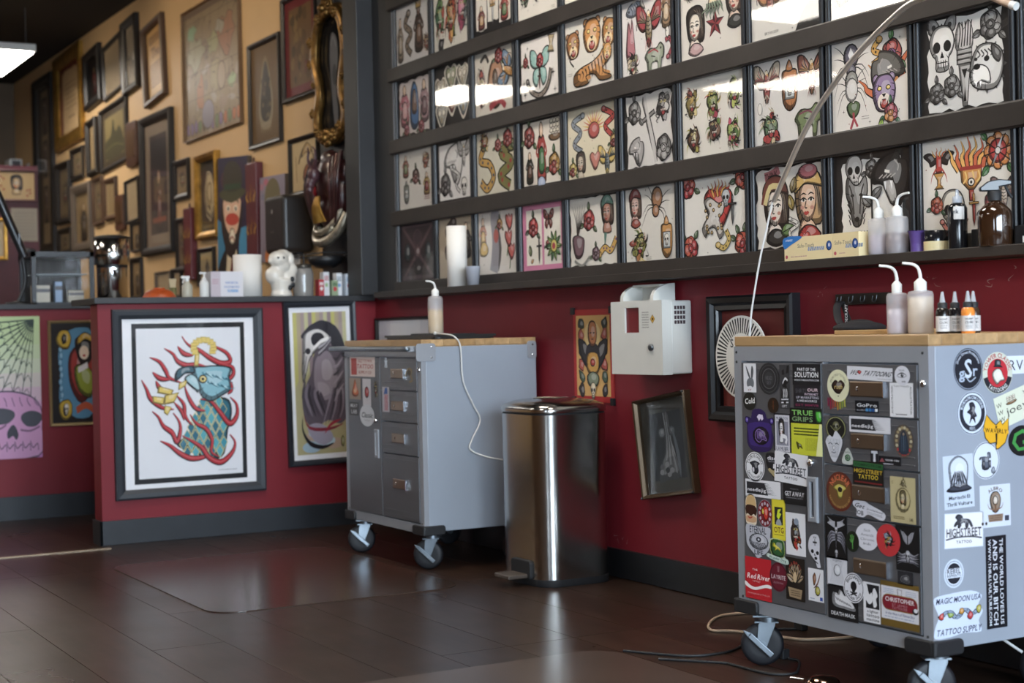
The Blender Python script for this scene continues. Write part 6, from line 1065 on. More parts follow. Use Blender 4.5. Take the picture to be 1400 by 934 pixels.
def sk_fern(A, u, T):
    A.e(T, 0, 0, .9, .92, '24301f', 22); A.e(T, 0, 0, .84, .86, '1a1e18', 22)
    for dx, y in ((-.3, .6), (-.05, .7), (.2, .6), (-.4, .2)): A.st(T, [(.0, -.1), (dx * .6, .2 if y > .3 else .0), (dx, y)], .1, '5a9a4c')
    A.st(T, [(0, .1), (0, -.7)], .12, '5a9a4c')
def sk_oval(A, u, T):
    for k in range(4): A.text(T, ('Sick', 'Amanda', 'Chronic', 'Ink')[k], 0, .5 - .33 * k, .2, '7c7e88', (.6, 1.1, 1.2, .7)[k], 0, .2)
def sk_redcircle(A, u, T): critter(A, u(.05, 0, .6), 211, ('33363c', '8a94a4', 'b08a4a', '2a2a30'), True)
def sk_metal2(A, u, T):
    for sx in (-1, 1):
        for k in range(6): A.st(T, [(sx * .05, .2 + .06 * k), (sx * .35, .4 + .06 * k), (sx * .55, .8 - .02 * k)], .06, '9a9aa2', taper=1); A.st(T, [(sx * .15, -.2 - .08 * k), (sx * .5, -.3 - .06 * k), (sx * .92, -.15 - .12 * k)], .07, ('a0a0a8', '6a6a74')[k % 2], taper=1)
    skull(A, u(0, -.35, .28), 'b4b4bc', '1a1a1c')
def sk_linedraw(A, u, T):
    for k in range(10): A.st(T, [(-.7 + .15 * k, .8), (-.5 + .1 * k, .2), (-.7 + .16 * k, -.8)], .03, 'a4a6ae')
    A.oe(T, 0, .1, .35, .4, 'd2d4da', .04, '8c8e96'); A.text(T, 'signs', 0, .8, .16, '7a7c84', .9, 0, .2)
def sk_death(A, u, T):
    A.o(T, [(-.7, .0), (-.65, .55), (-.35, .4), (-.2, .75), (.05, .45), (.3, .4), (.75, -.1), (.75, -.35), (.1, -.3), (-.5, -.25)], 'd4d4d8', .03, '8a8a90')
    for k in range(7): A.st(T, [(-.5 + .15 * k, .3 - .05 * k), (-.35 + .15 * k, .1 - .04 * k)], .04, '3a3a40')
    A.text(T, 'DEATH MASK', 0, -.66, .22, 'dcdce0', 1.6, 1)
def sk_bigwig(A, u, T): A.e(T, 0, 0, .93, .93, '25262c', 26); A.e(T, 0, 0, .88, .88, 'd8d8de', 26); A.text(T, 'BIGWIG', 0, 0, .22, '25262c', None, 1, 0, (.6, PI / 2, 2.2)); A.text(T, 'BARBER SHOP', 0, 0, .18, '33353c', None, 1, 0, (.8, -PI / 2, -2.4)); A.e(T, 0, .12, .3, .32, '1b1b20', 14); A.p(T, [(-.16, -.1), (.16, -.1), (.12, -.32), (-.12, -.32)], '1b1b20'); A.st(T, [(-.32, -.28), (.3, -.5)], .1, '1b1b20'); A.st(T, [(.32, -.28), (-.3, -.5)], .1, '1b1b20')
for_e = None
def sk_lighter(A, u, T): A.p(T, [(-.7, -.3), (.9, -.3), (.9, .9), (-.7, .9)], '202126'); A.p(T, c2([(-.95, .7), (-.6, .9), (-.3, .4), (.0, .5), (.1, .1), (-.3, -.1), (-.8, .2)], 3), Wt); A.p(T, c2([(.1, .5), (.35, .75), (.7, .4), (.5, .2), (.6, -.1), (.2, -.2)], 3), Wt); A.text(T, 'a lighter', .1, -.43, .15, '26272c', 1.3, 1); A.text(T, 'tattoo', .1, -.63, .17, '26272c', 1.5, 1); A.text(T, 'machine', .1, -.84, .15, '26272c', 1.5, 1)
def sk_chris(A, u, T): A.p(T, [(-.97, -.68), (.97, -.68), (.97, .78), (-.97, .78)], 'd2d2d8'); A.fakelines(T, -.85, -.3, .45, .7, 3, '8a9ab8', .03); A.fakelines(T, .3, .85, .45, .7, 3, '8a9ab8', .03); A.o(u(0, .55, .16, 0, 1, 1.2), [(-.8, .8), (.8, .8), (.6, -.8), (-.6, -.8)], 'c8c8d0', .1, '8a6a70', 0); A.p(T, [(x * 1.9 / 2, y + .08) for x, y in rrect(1.95, .72, .34)], '8a7038'); A.p(T, [(x * 1.85 / 2, y + .08) for x, y in rrect(1.95, .64, .3)], '7a1c2a'); A.text(T, 'CHRISTOPHER', 0, .22, .2, 'e0d8da', 1.5, 1); A.text(T, 'ST JAMES', 0, 0, .11, 'b08088', .8); A.text(T, 'TATTOOER', 0, -.14, .12, 'b08088', .8); A.text(T, 'In the Heart of Flannel Bay', 0, -.4, .13, '3c4a80', 1.5, 0, .3); A.e(T, .8, -.15, .16, .14, '202026'); A.e(T, .82, -.1, .1, .09, 'd8d8de'); A.fakelines(T, -.8, .8, -.6, -.54, 1, '8a9ab8', .03)
def sk_darkhand(A, u, T): A.o(u(0, -.1, .7), blobpts(A.r, 10, .4), '4a4a4e', .06, '8a8a8e')
def sk_gsr(A, u, T): A.e(T, 0, 0, .96, .96, '8a94a4', 26); A.e(T, 0, 0, .92, .92, '1f2229', 26); A.text(T, 'Great Street Productions', 0, 0, .14, 'c0c8d4', None, 1, 0, (.74, PI / 2, 2.5)); A.text(T, 'g', -.45, -.15, .55, 'a8b4c4', .4, 1); A.text(T, 'S', 0, .05, .9, 'c0cad8', .5, 1); A.text(T, 'r', .48, -.05, .55, 'a8b4c4', .32, 1); A.st(T, [(-.6, -.5), (-.2, -.35), (.1, -.6), (.5, -.4)], .06, 'a8b4c4')
def sk_tower(A, u, T): A.e(T, 0, 0, .97, .97, 'c2c6b8', 26); A.e(T, 0, 0, .68, .68, 'b4313a', 24); A.p(T, [(.97 * math.cos(a), .97 * math.sin(a)) for a in [PI * 1.08 + PI * .84 * k / 14 for k in range(15)]] + [(.68 * math.cos(a), .68 * math.sin(a)) for a in [PI * 1.92 - PI * .84 * k / 14 for k in range(15)]], '23262c'); A.text(T, 'TOWER CLASSIC', 0, 0, .22, 'a03038', None, 1, 0, (.73, PI / 2, 2.9)); A.text(T, 'TATTOOING', 0, 0, .2, 'd0d4d0', None, 1, 0, (.91, -PI / 2, -1.6)); A.o(u(.0, -.1, .5), [(-.6, -.4), (-.7, .2), (-.2, .6), (.4, .5), (.7, -.1), (.9, -.5), (.3, -.6), (-.1, -.9)], 'd4d2c4', .06); A.o(u(.0, .3, .4), [(-.7, 0), (-.5, .1), (-.4, .8), (.5, .7), (.5, .1), (.8, -.1)], '24343a', .06)
def sk_rv(A, u, T): A.p(T, [(-.97, -.97), (.97, -.97), (.97, .97), (-.97, .97)], 'cfd6e2'); A.text(T, 'RVCA', .1, 0, 1.2, '22252c', 1.9, 0)
def sk_joey(A, u, T): A.text(T, 'W', -.85, .45, .3, '33362c', .2); A.text(T, 'W', -.85, .0, .3, '33362c', .2); A.text(T, 'W.', -.82, -.45, .3, '33362c', .25); A.text(T, 'joeykrill', .1, -.1, .5, '2a2c28', 1.5); ship(A, u(-.4, .5, .3, 0, .7, 1)); A.text(T, 'Your Sign', .45, .6, .26, '2a2c28', .8); A.text(T, 'I TATTOO', .4, -.7, .24, '2a2c28', .8)
def sk_lions(A, u, T):
    for r, c in ((.98, '2a2f3a'), (.94, 'c8d2e0'), (.84, '242833'), (.6, 'c8d2e0')): A.e(T, 0, 0, r, r, c, 28)
    A.text(T, 'BORN FROM LIONS', 0, 0, .15, 'c8d2e0', None, 1, 0, (.65, PI / 2, 2.6)); A.text(T, 'NYC', 0, 0, .15, 'c8d2e0', None, 1, 0, (.79, -PI / 2, -.5)); A.o(u(0, 0, .5), [(-.4, .9), (.1, 1), (.4, .6), (.3, .2), (.6, -.3), (.3, -.4), (.4, -.95), (0, -.5), (-.4, -.95), (-.2, -.2), (-.7, .1), (-.3, .4)], '2a2c36', .05)
WAVP = [(-.95, .35), (-.72, .95), (-.3, .55), (0, .35), (.35, .6), (.5, .35), (.98, .7), (.95, -.1), (.7, -.65), (.2, -.95), (.0, -.98), (-.05, -.6), (-.5, -.65), (-.85, -.3)]
def sk_waverly(A, u, T): A.st(T, WAVP, .06, '2a2418', True, 0, 0); A.p(T, [(-.98, .22), (.98, .0), (.98, -.18), (-.98, .04)], 'd8a428'); A.text(T, 'WAVERLY', 0, .04, .24, '221c14', 1.7, 1, 0, None, -.1); A.p(T, [(-.06, -.1), (.1, -.12), (.06, -.7), (-.02, -.8)], '2a2418'); A.p(T, [(-.06, .3), (.1, .3), (.04, .14), (-.04, .14)], '2a2418')
def sk_g(A, u, T): A.e(T, 0, 0, .96, .96, '17191a', 24); A.st(T, [(.5, .45), (.05, .62), (-.45, .4), (-.6, -.1), (-.25, -.55), (.3, -.5), (.5, -.1), (.05, -.1)], .24, '3f8a44', sm=0)
def sk_machine(A, u, T): A.e(T, 0, 0, .96, .96, '2f333c', 26); A.e(T, 0, 0, .92, .92, 'ccd4e0', 26); A.o(u(-.05, -.05, .5), [(-.9, .2), (-.5, .3), (-.5, -.8), (.5, -.8), (.5, .3), (.8, .35), (.7, .9), (.3, .9), (.3, .4), (-.2, .5), (-.8, .45)], '5a616e', .08); A.o(u(-.2, -.2, .2), [(-.5, -1), (.5, -1), (.5, 1), (-.5, 1)], '2f333c', .1, K, 0); A.o(u(.25, -.2, .2), [(-.5, -1), (.5, -1), (.5, 1), (-.5, 1)], '3a3f4a', .1, K, 0); A.o(u(.5, -.55, .2), blobpts(A.r, 8, .4), '7a828e', .12)
def sk_mariachi(A, u, T): A.o(T, [(-.62, .2), (-.6, .7), (0, .97), (.6, .7), (.62, .2), (.45, -.2), (0, .05), (-.45, -.2)], 'c6cedb', .03, '33373f'); [A.st(T, [(x * .3, .4), (x * .6, .1), (x * .9, -.3)], .1, '2c2f37', taper=2) for x in (-.7, -.45, -.2, .0, .2, .45, .7)]; A.o(T, [(-.85, -.3), (-.4, -.15), (0, -.25), (.4, -.15), (.85, -.3), (.4, -.38), (-.4, -.38)], '3a3e48', .03); A.text(T, 'Mariachi El', 0, -.58, .14, '2c2f37', 1.4, 1); A.text(T, 'Thrill Vulture', 0, -.82, .14, '2c2f37', 1.7, 1)
def sk_bulb(A, u, T): A.o(u(0, .1, .6), [(-.3, -.6), (-.6, .3), (-.3, .9), (.3, .9), (.6, .3), (.3, -.6)], '8a7868', .06); A.text(T, 'ALBRO', 0, .2, .17, '5a4636', None, 1, 0, (.55, PI / 2, 1.6)); A.oe(T, 0, .25, .16, .22, 'c8bcae', .06); A.st(T, [(0, .1), (0, -.35)], .1, '6a4e3a'); [A.st(T, [(0, -.2), (sx * .4, -.1), (sx * .5, .15)], .08, '7a5c48', taper=1) for sx in (-1, 1)]; A.p(T, [(-.5, -.4), (.5, -.4), (.45, -.75), (-.45, -.75)], '8a7462'); A.fakelines(T, -.4, .4, -.72, -.42, 3, '5a4636', .05); A.p(T, [(.6, -.5), (.88, -.5), (.88, -.75), (.6, -.75)], '3a3f4a'); A.e(T, -.85, -.8, .07, .08, '3a3438'); A.e(T, -.62, -.8, .07, .08, '3a3438')
def sk_rebel(A, u, T): A.e(T, 0, 0, .98, .98, 'c0cad8', 26); A.e(T, 0, 0, .86, .86, '5a6270', 26); A.e(T, 0, 0, .82, .82, 'ccd4e0', 26); A.e(T, 0, 0, .72, .72, '23262e', 26); A.p(T, [(-.75, -.3), (.75, -.3), (.75, .35), (-.75, .35)], 'ccd4e0'); A.text(T, 'REBEL', 0, .17, .34, '23262e', 1.35, 1); A.text(T, 'REPRINTS', 0, -.14, .2, '3a3f4a', 1.35, 1)
def sk_world(A, u, T):
    for t_, x, h in (('THE WORLD LOVES US', .52, .34), ('AND IS OUR BITCH', -.08, .42), ('WWW.THRILLVULTURE.COM', -.62, .26)): A.text(lambda X, Y: T(X, Y), t_, 0, 0, .1, 'd2d6de') if 0 else vtext(A, T, t_, x, h)
def vtext(A, T, s, x, h): A.text(lambda a, b: T(b, -a), s, 0, x, h, 'd2d6de', 1.86, 1)
def sk_magic(A, u, T):
    A.text(T, 'MAGIC MOON USA', 0, .68, .26, '262a44', 1.8, 1, .15); A.text(T, 'TATTOO SUPPLY', 0, -.7, .28, '262a44', 1.8, 1, .15)
    snake(A, u(0, 0, .7, 0, 1.1, .55), [(-.9, 0), (-.5, .5), (-.1, -.4), (.3, .5), (.7, -.2), (1, .3)], .2, '8a9ab0'); 
    for x, c in ((-.7, 'b8433c'), (-.35, '8aa04a'), (.1, 'c08a3a'), (.45, 'b03a3c'), (.8, 'a8a04a')): A.o(u(x, .0 + .15 * math.sin(x * 9), .15, 0, 1, 1.4), blobpts(A.r, 7, .5), c, .1)
MAGP = c2([(-.95, .85), (-.4, .95), (.5, .98), (.95, .7), (.8, .35), (.98, 0), (.8, -.4), (.9, -.9), (.2, -.85), (-.3, -.95), (-.95, -.95), (-.95, -.5), (-.8, 0), (-.95, .5)], 3)
def sm1(A, u, T): A.p(T, [(-.9, -.85), (-.45, -.85), (-.45, .85), (-.9, .85)], 'a8443e'); A.text(T, 'OLD TOWN', .2, .6, .3, '9a4a44', 1.1, 1); A.text(T, 'TATTOO', .2, .05, .45, 'a8403a', 1.3, 1, .1); A.text(T, 'SUPPLY CO', .2, -.55, .3, '9a4a44', 1.0, 1)
def sm2(A, u, T): A.o(T, [(-.6, -.4), (-.3, .2), (0, .9), (.3, .2), (.6, -.4), (.3, -.7), (-.3, -.7)], 'c86a44', .08, '9a5a3c'); A.e(T, 0, -.2, .25, .2, 'd8b08a')
def sm3(A, u, T): A.oe(T, 0, 0, .5, .4, 'b03a3a', .08); A.st(T, [(0, .5), (0, -.6)], .2, '5a2a30', taper=2)
def sm4(A, u, T): critter(A, u(0, 0, .8, 0, .8), 221, ('6a5a44', '8a7a5c', '4a4030', 'a89a7c'))
def sm5(A, u, T): A.text(T, 'MEAT', 0, .5, .5, 'c8c8cc', 1.5, 1); A.text(T, 'LAB', 0, -.4, .6, 'c8c8cc', 1.2, 1)
def sm6(A, u, T): A.e(T, 0, 0, .95, .95, 'c9cbd0', 22); A.text(T, 'Classic', 0, .05, .5, '33353c', 1.5, 1, .15); A.text(T, 'TATTOO', 0, -.45, .16, '6a6c74', .8)
def sm7(A, u, T): A.e(T, 0, .7, .3, .25, 'c8d4e0'); A.p(T, [(-.5, .4), (.5, .4), (.3, -.1), (.4, -.95), (.1, -.95), (0, -.3), (-.1, -.95), (-.4, -.95), (-.3, -.1)], 'c8d4e0')
def sm8(A, u, T):
    for k in range(4): A.p(T, [(-.4 + .25 * k, -.9), (-.28 + .25 * k, -.9), (-.22 + .25 * k, .4), (-.34 + .25 * k, .4)], 'b03a48')
    A.p(T, [(-.6, .4), (.5, .45), (.4, .95), (-.2, .9)], '3a5a9a')
def sm9(A, u, T): A.st(T, [(-.7, -.2), (-.2, .6), (.5, .5), (.3, -.1), (.6, -.6), (0, -.8)], .22, '8a7a5c'); A.e(T, .1, .2, .3, .3, '4a4436')
R_, O_ = 'r', 'o'
STK = {'a1': (R_, Wt, sk_bunny), 'a2': (O_, '2a2a2c', sk_rings), 'a3': (R_, '3a3a3d', sk_fig3), 'a4': (R_, '1b1b1f', sk_solution), 'a5': (R_, '232126', sk_getoff), 'a6': (O_, '22221f', sk_cold), 'a7': (O_, '2a1d14', sk_brown), 'a8': (BEARP, '2f2150', sk_bear), 'a9': (R_, '222228', sk_tarot), 'a10': (R_, '181a18', sk_grips), 'a11': (R_, 'c2c63c', sk_yellow), 'a12': (O_, Wt, sk_bull), 'a13': (SHIELD, '33322e', sk_disc), 'a14': (R_, Wt, sk_high), 'a15': (R_, Wt, sk_needle), 'a16': (R_, '1e1e20', sk_goaway), 'a17': (STAD, 'd8ccb8', sk_burger), 'a18': (O_, '8a8088', sk_devil), 'a19': (R_, 'c8b83a', sk_otg), 'a20': (R_, Wt, sk_flashcard), 'a21': (ETERP, 'b8bac4', sk_eternal), 'a22': (DEERP, 'b8c8c0', sk_deer), 'a23': (LSKP, 'ccccd4', sk_longskull), 'a24': (R_, 'b8262f', sk_red), 'a25': (O_, '651c2c', sk_layrite), 'a26': (R_, '221c18', sk_lotus), 'a27': (R_, Wt, sk_feathercard),
 'b1': (O_, 'd6d4b4', sk_lips), 'b2': (R_, 'd2d2d8', sk_welove), 'b3': (O_, 'd2d2da', sk_eye), 'b4': (R_, Wt, sk_textcard), 'b5': (R_, '15171d', sk_gopro), 'b6': (None, None, sk_drips), 'c1': (O_, '191a18', sk_skullring), 'c2': (FACEP, 'c8cad2', sk_whiteface), 'c3': (R_, 'd0d0d6', sk_needle), 'c4': (O_, '5a5048', sk_mary), 'c5': (TRIP, 'b8bcb8', sk_greentri), 'c6': (R_, '222228', sk_T), 'c7': (R_, '1c1c20', sk_thank), 'd1': (O_, '5c2c20', sk_nuclear), 'd2': (R_, '1b1916', sk_rasta), 'd3': (SCRP, 'd0d0d8', sk_script), 'd4': (R_, 'b8ac84', sk_cream), 'e1': (R_, '141416', sk_metal1), 'e2': (O_, '1a1e18', sk_fern), 'e3': (O_, 'd2d2da', sk_oval), 'e4': (O_, 'b8363a', sk_redcircle), 'e5': (R_, '161618', sk_metal2), 'e6': (R_, 'cccdd4', sk_linedraw), 'e7': (R_, '18181b', sk_death), 'e8': (O_, 'd8d8de', sk_bigwig), 'e9': (R_, Wt, sk_lighter), 'e10': (R_, '6a5426', sk_chris), 'e11': (R_, '2a2a2e', sk_darkhand),
 's1': (O_, '1f2229', sk_gsr), 's2': (O_, 'c2c6b8', sk_tower), 's3': (R_, 'cfd6e2', sk_rv), 's4': (R_, 'd0d4c0', sk_joey), 's5': (O_, 'c8d2e0', sk_lions), 's6': (WAVP, 'd8a428', sk_waverly), 's7': (O_, '17191a', sk_g), 's8': (O_, 'ccd4e0', sk_machine), 's9': (R_, 'bcc6d4', sk_mariachi), 's10': (R_, 'c8d0dc', sk_bulb), 's11': (R_, 'c4cedc', sk_high), 's12': (O_, 'c0cad8', sk_rebel), 's14': (R_, '14161c', sk_world), 's15': (MAGP, 'c4cee0', sk_magic),
 'm1': (R_, 'cfc0bc', sm1), 'm2': (R_, '9a8a7c', sm2), 'm3': (R_, 'cac6ca', sm3), 'm4': (None, None, sm4), 'm5': (R_, '4a4a4c', sm5), 'm6': (O_, 'c9cbd0', sm6), 'm7': (None, None, sm7), 'm8': (R_, 'b8b4bc', sm8), 'm9': (None, None, sm9)}
SLAB = {'a8': 'purple bear shaped sticker', 'a14': 'white HIGHSTREET TATTOO sticker with lion', 'a24': 'red sticker with white wave', 'a11': 'yellow sticker', 'b5': 'black GoPro sticker', 'b2': 'white WE TATTOOING sticker with red heart', 'e4': 'round red sticker', 's14': 'long black sticker with three lines of white capitals', 's6': 'yellow WAVERLY sticker', 's15': 'MAGIC MOON USA TATTOO SUPPLY sticker', 's2': 'round TOWER CLASSIC TATTOOING sticker', 'a10': 'black TRUE GRIPS sticker with green letters', 'e10': 'CHRISTOPHER label with dark red oval', 'b1': 'round cream sticker with dark lips'}
def sticker(key, w, h, parent, m, rot=0, lift=0):
    shp, base, fn = STK[key]; A = Art(len(key) * 7 + ord(key[-1])); A.k += lift; T0 = tf(0, 0, 1, rot); T = lambda x, y: T0(x * w / 2, y * h / 2)
    u = lambda cx=0, cy=0, s=1, rot=0, sx=1, sy=1: tf(cx, cy, s, rot, sx, sy, base=T)
    if shp == 'r': A.p(T, [(-1, -1), (1, -1), (1, 1), (-1, 1)], base)
    elif shp == 'o': A.e(T, 0, 0, 1, 1, base, 28)
    elif shp: A.p(T, shp, base)
    fn(A, u, T); o = A.obj('sticker', parent, m)
    if key in SLAB: o['label'] = SLAB[key]
    return o
# ---------------------------------------------------------------- steel work carts
M_cart = mat('cart_grey_paint', '9098a3', .38, .0, var=.04, vscale=3); M_cframe = mat('cart_frame_paint', '8d9096', .4, .1, var=.05)
M_brush = mat('brushed_steel', '6d6f74', .4, .6, var=.12, vscale=5, bump=.12, bscale=90, stretch=(1, .03, 1)); M_pull = mat('pull_steel', '8c7c6c', .3, .85); M_zinc = mat('zinc_plate', '7f8890', .4, .8, var=.12, vscale=20)  # pull plate steel tinted brown: the reflected room is in its colour
M_rubber = mat('black_rubber', '191a1d', .6); M_tyre = mat('tyre_rubber', '121319', .55); M_chrome = mat('chrome', 'd8dade', .08, 1)
def block_mat():
    m = mat('butcher_block', 'b3936a', .4, var=.2, vscale=4, stretch=(10, 1.2, 10)); nt = m.node_tree; b = nt.nodes['Principled BSDF']; l = b.inputs['Base Color'].links[0]; src = l.from_socket
    oi = nt.nodes.new('ShaderNodeObjectInfo'); r = nt.nodes.new('ShaderNodeValToRGB'); r.color_ramp.elements[0].color = (.62, .55, .45, 1); r.color_ramp.elements[1].color = (1.0, 1.0, 1.0, 1)
    mx = nt.nodes.new('ShaderNodeMix'); mx.data_type = 'RGBA'; mx.blend_type = 'MULTIPLY'; mx.inputs[0].default_value = .8; nt.links.new(oi.outputs['Random'], r.inputs[0]); nt.links.new(src, mx.inputs[6]); nt.links.new(r.outputs[0], mx.inputs[7]); nt.links.new(mx.outputs[2], b.inputs['Base Color']); return m
M_block = block_mat()
def caster(cart, x, y, rz, brake=True):
    c = Matrix.Translation((x, y, 0)) @ Matrix.Rotation(rz, 4, 'Z')     # wheel axis along local y
    g = G(); g.box(-.045, .045, -.04, .04, .146, .152); g.cyl(.028, .13, .147, 20)
    for sy in (-1, 1): g.prism([(-.024, .132), (.02, .132), (.02, .12), (-.006, .055), (-.03, .055), (-.034, .065), (-.03, .12)][::1], sy * .021 - .0015, sy * .021 + .0015, Matrix(((1, 0, 0, 0), (0, 0, 1, 0), (0, 1, 0, 0), (0, 0, 0, 1))))
    g.box(-.04, .03, -.0225, .0225, .126, .132); cs = g.obj('caster', M_zinc, cart, c, bevel=.0015)
    ax = Matrix.Translation((-.018, 0, .0625)) @ Matrix.Rotation(PI / 2, 4, 'X')
    G().lathe([(.03, -.015), (.052, -.016), (.06, -.012), (.0625, -.005), (.0625, .005), (.06, .012), (.052, .016), (.03, .015)], 36).obj('wheel', M_tyre, cs, ax)
    G().lathe([(.012, -.024), (.012, .024)], 14).obj('axle', M_zinc, cs, ax)
    if brake: G().box(-.05, .038, -.0035, .0035, -.008, .008).prism([(-.05, -.008), (-.075, -.002), (-.05, .008)], -.0035, .0035, Matrix(((1, 0, 0, 0), (0, 0, 1, 0), (0, 1, 0, 0), (0, 0, 0, 1)))).obj('brake_lever', M_zinc, cs, Matrix.Translation((-.018, -.034, .06)) @ Matrix.Rotation(.75, 4, 'Y'), bevel=.002)
def cart(lab, x0, y0, dx, dy, flip_bar, casters):
    XC, YC = x0 + dx / 2, y0 + dy / 2; t = thing('tool_cart', lab, 'cart', loc=(XC, YC, 0), group='steel rolling work carts')
    hx_, hy = dx / 2, dy / 2; FX = -hx_
    g = G(); g.box(FX + .02, hx_, -hy, hy, .165, .935); g.obj('body', M_cart, t, bevel=.003)
    fr = G(); f0 = FX - .002       # front frame: two posts, top and bottom rail
    fr.box(f0, FX + .02, -hy, -hy + .035, .157, .935); fr.box(f0, FX + .02, hy - .035, hy, .157, .935); fr.box(f0, FX + .02, -hy + .035, hy - .035, .893, .935); fr.box(f0, FX + .02, -hy + .035, hy - .035, .157, .197); fr.box(f0, FX + .02, .002, .006, .197, .893)
    fr.obj('front_frame', M_cframe, t)
    for sx, sy in ((-1, -1), (-1, 1), (1, -1), (1, 1)):
        b = G(); b.prism(rrect(.1, .04, .012), 0, .014, Matrix(((0, 0, sx, sx * hx_), (1, 0, 0, sy * (hy - .045)), (0, 1, 0, .172), (0, 0, 0, 1)))); b.prism(rrect(.1, .04, .012), 0, .014, Matrix(((1, 0, 0, sx * (hx_ - .04)), (0, 0, sy, sy * hy), (0, 1, 0, .172), (0, 0, 0, 1)))); b.box(sx * hx_ - .013, sx * hx_ + .013, sy * hy - .013, sy * hy + .013, .152, .192); b.obj('corner_bumper', M_rubber, t, bevel=.004)
    top = G(); top.box(-hx_ + .002, hx_ - .002, -hy + .002, hy - .002, .935, .938); wt = top.obj('worktop', M_block, t)
    xs = [-hx_]; rr = random.Random(int(y0 * 10))
    while xs[-1] < hx_ - .05: xs.append(xs[-1] + rr.choice((.045, .06, .075)))
    xs[-1] = hx_
    for a, b in zip(xs, xs[1:]):
        cut = rr.uniform(-.25, .25)
        for ya, yb in ((-hy, cut), (cut, hy)): G().box(a + .0003, b - .0003, ya + .0003, yb - .0003, .938, .964).obj('strip', M_block, wt, bevel=.0012, seg=1)
    zs = [.889, .749, .614, .476, .199]; parts = {}
    for k in range(4):
        z1, z0 = zs[k] - .002, zs[k + 1] + .003; ya, yb = -hy + .038, .0
        d = G(); d.box(FX - .005, FX + .01, ya, yb, z0, z1)
        for zz in (z1 - .018, z0 + .014, z0 + .034): d.box(FX - .0062, FX - .005, ya + .012, yb - .02, zz - .0016, zz + .0016)
        dr = d.obj('drawer', M_brush, t, bevel=.002); parts['bcde'[k]] = dr
        zc = (.822, .684, .546, .351)[k]; yc = -hy + .22
        pm = ring_mesh('handle', .127, .04, [(0, -.002), (0, .004), (.003, .006), (.02, .006), (.024, .001), (.024, -.002)]); pm.materials.append(M_pull); hd = put(pm, 'handle', dr, WR(yc, zc, FX - .005))
        G().prism(rrect(.085, .024, .012), 0, .0025).obj('recess', mat('pull_recess', '54463b', .25, .8), dr, WR(yc, zc, FX - .0052)); G().sph((-.033, 0, .002), .011, 12, (.75, 1, .5)).obj('pull_bright_end', M_chrome, dr, WR(yc, zc, FX - .005))  # recess carries the brown reflection as colour; chrome ball makes its bright end
        G().box(.0635, .0665, -.021, .021, 0, .008).obj('handle_lip', M_chrome, dr, WR(yc, zc, FX - .005))
    d = G(); d.box(FX - .005, FX + .01, .008, hy - .038, .2, .888)
    for zz in (.87, .852): d.box(FX - .0062, FX - .005, .02, hy - .05, zz - .0016, zz + .0016)
    door = d.obj('door', M_brush, t, bevel=.002); parts['a'] = door
    pm = ring_mesh('handle', .04, .125, [(0, -.002), (0, .006), (.003, .008), (.012, .008), (.014, .001), (.014, -.002)]); pm.materials.append(M_cframe); put(pm, 'handle', door, WR(.048, .512, FX - .005)); G().prism(rrect(.009, .09, .0045), 0, .0012).obj('handle_slot', mat('slot_dark', '22242c', .3), door, WR(.05, .512, FX - .0052))
    G().lathe([(.011, 0), (.011, .006), (.008, .009), (.0001, .01)], 16).obj('lock', M_chrome, door, WR(.056, .613, FX - .005))
    G().lathe([(.01, 0), (.01, .005), (.007, .008), (.0001, .009)], 16).obj('key_lock', M_chrome, t, WR(-hy + .018, .84, FX - .002))
    for yy, zz in ((hy - .012, .918), (hy - .012, .89), (-hy + .02, .918), (-hy + .02, .2), (hy - .02, .2)): G().lathe([(.004, 0), (.003, .002), (.0001, .0025)], 10).obj('screw', M_rubber, t, WR(yy, zz, FX - .002))
    if flip_bar:
        G().tube(catmull([(FX - .045, -hy + .03, .928), (FX - .06, -hy + .06, .928), (FX - .06, 0, .928), (FX - .06, hy + .02, .928)], 6), .011, 12).obj('push_bar', M_zinc, t)
        for yy in (-hy + .03, hy - .03): G().box(FX - .055, FX - .0025, yy - .008, yy + .008, .915, .94).obj('bar_bracket', M_cframe, t, bevel=.003)
    for xx, w_ in ((FX + .02, .09), (hx_ - .022, .045)):
        if flip_bar:
            pl = G().prism(rrect(w_, .075, .012), 0, .004).obj('corner_plate', M_cframe, t, WF(xx, .912, -hy), bevel=.001)
            for zz in (-.022, .022): G().lathe([(.004, 0), (.0035, .003), (.0001, .0035)], 10).obj('screw', M_chrome, pl, Matrix.Translation((w_ / 2 - .02, zz, .004)))
    for c in casters: caster(t, c[0] - XC, c[1] - YC, c[2], c[3])
    return t, parts, XC, YC
big, bp, XC, YC = cart('large grey steel cart covered in stickers at the right edge', 2.84, 2.885, .55, .79, False, [(2.885, 3.60, -.67, True), (2.92, 2.955, -.5, True), (3.34, 3.60, .1, False), (3.32, 2.97, 0, False)])
ROTS = {'s4': .28, 's9': .03, 's11': -.03, 'b2': -.03, 'a14': -.05, 'a16': 0, 'd3': -.12, 'e10': 0, 'c7': 0, 'd2': 0}
order = sorted(BIGF, key=lambda k: (k[0], {'a13': .5, 'a14': 1, 'a21': 2, 'a22': 3}.get(k, 0)))
for i, k in enumerate(order):
    y, z, w_, h_ = BIGF[k]; lift = {'b6': 0, 'c2': 40, 'e8': 60, 'e4': 30, 'a22': 60, 'a14': 40, 'a25': 30, 'a26': 10, 'b1': 14, 'e5': 0, 'e9': 0, 'b3': 60, 'd2': 20, 'a21': 20, 'e10': 0, 'e2': 40}.get(k, 0)
    sticker(k, w_, h_, bp[k[0]], WR(y - YC, z, -.55 / 2 - .0065), ROTS.get(k, 0), lift)
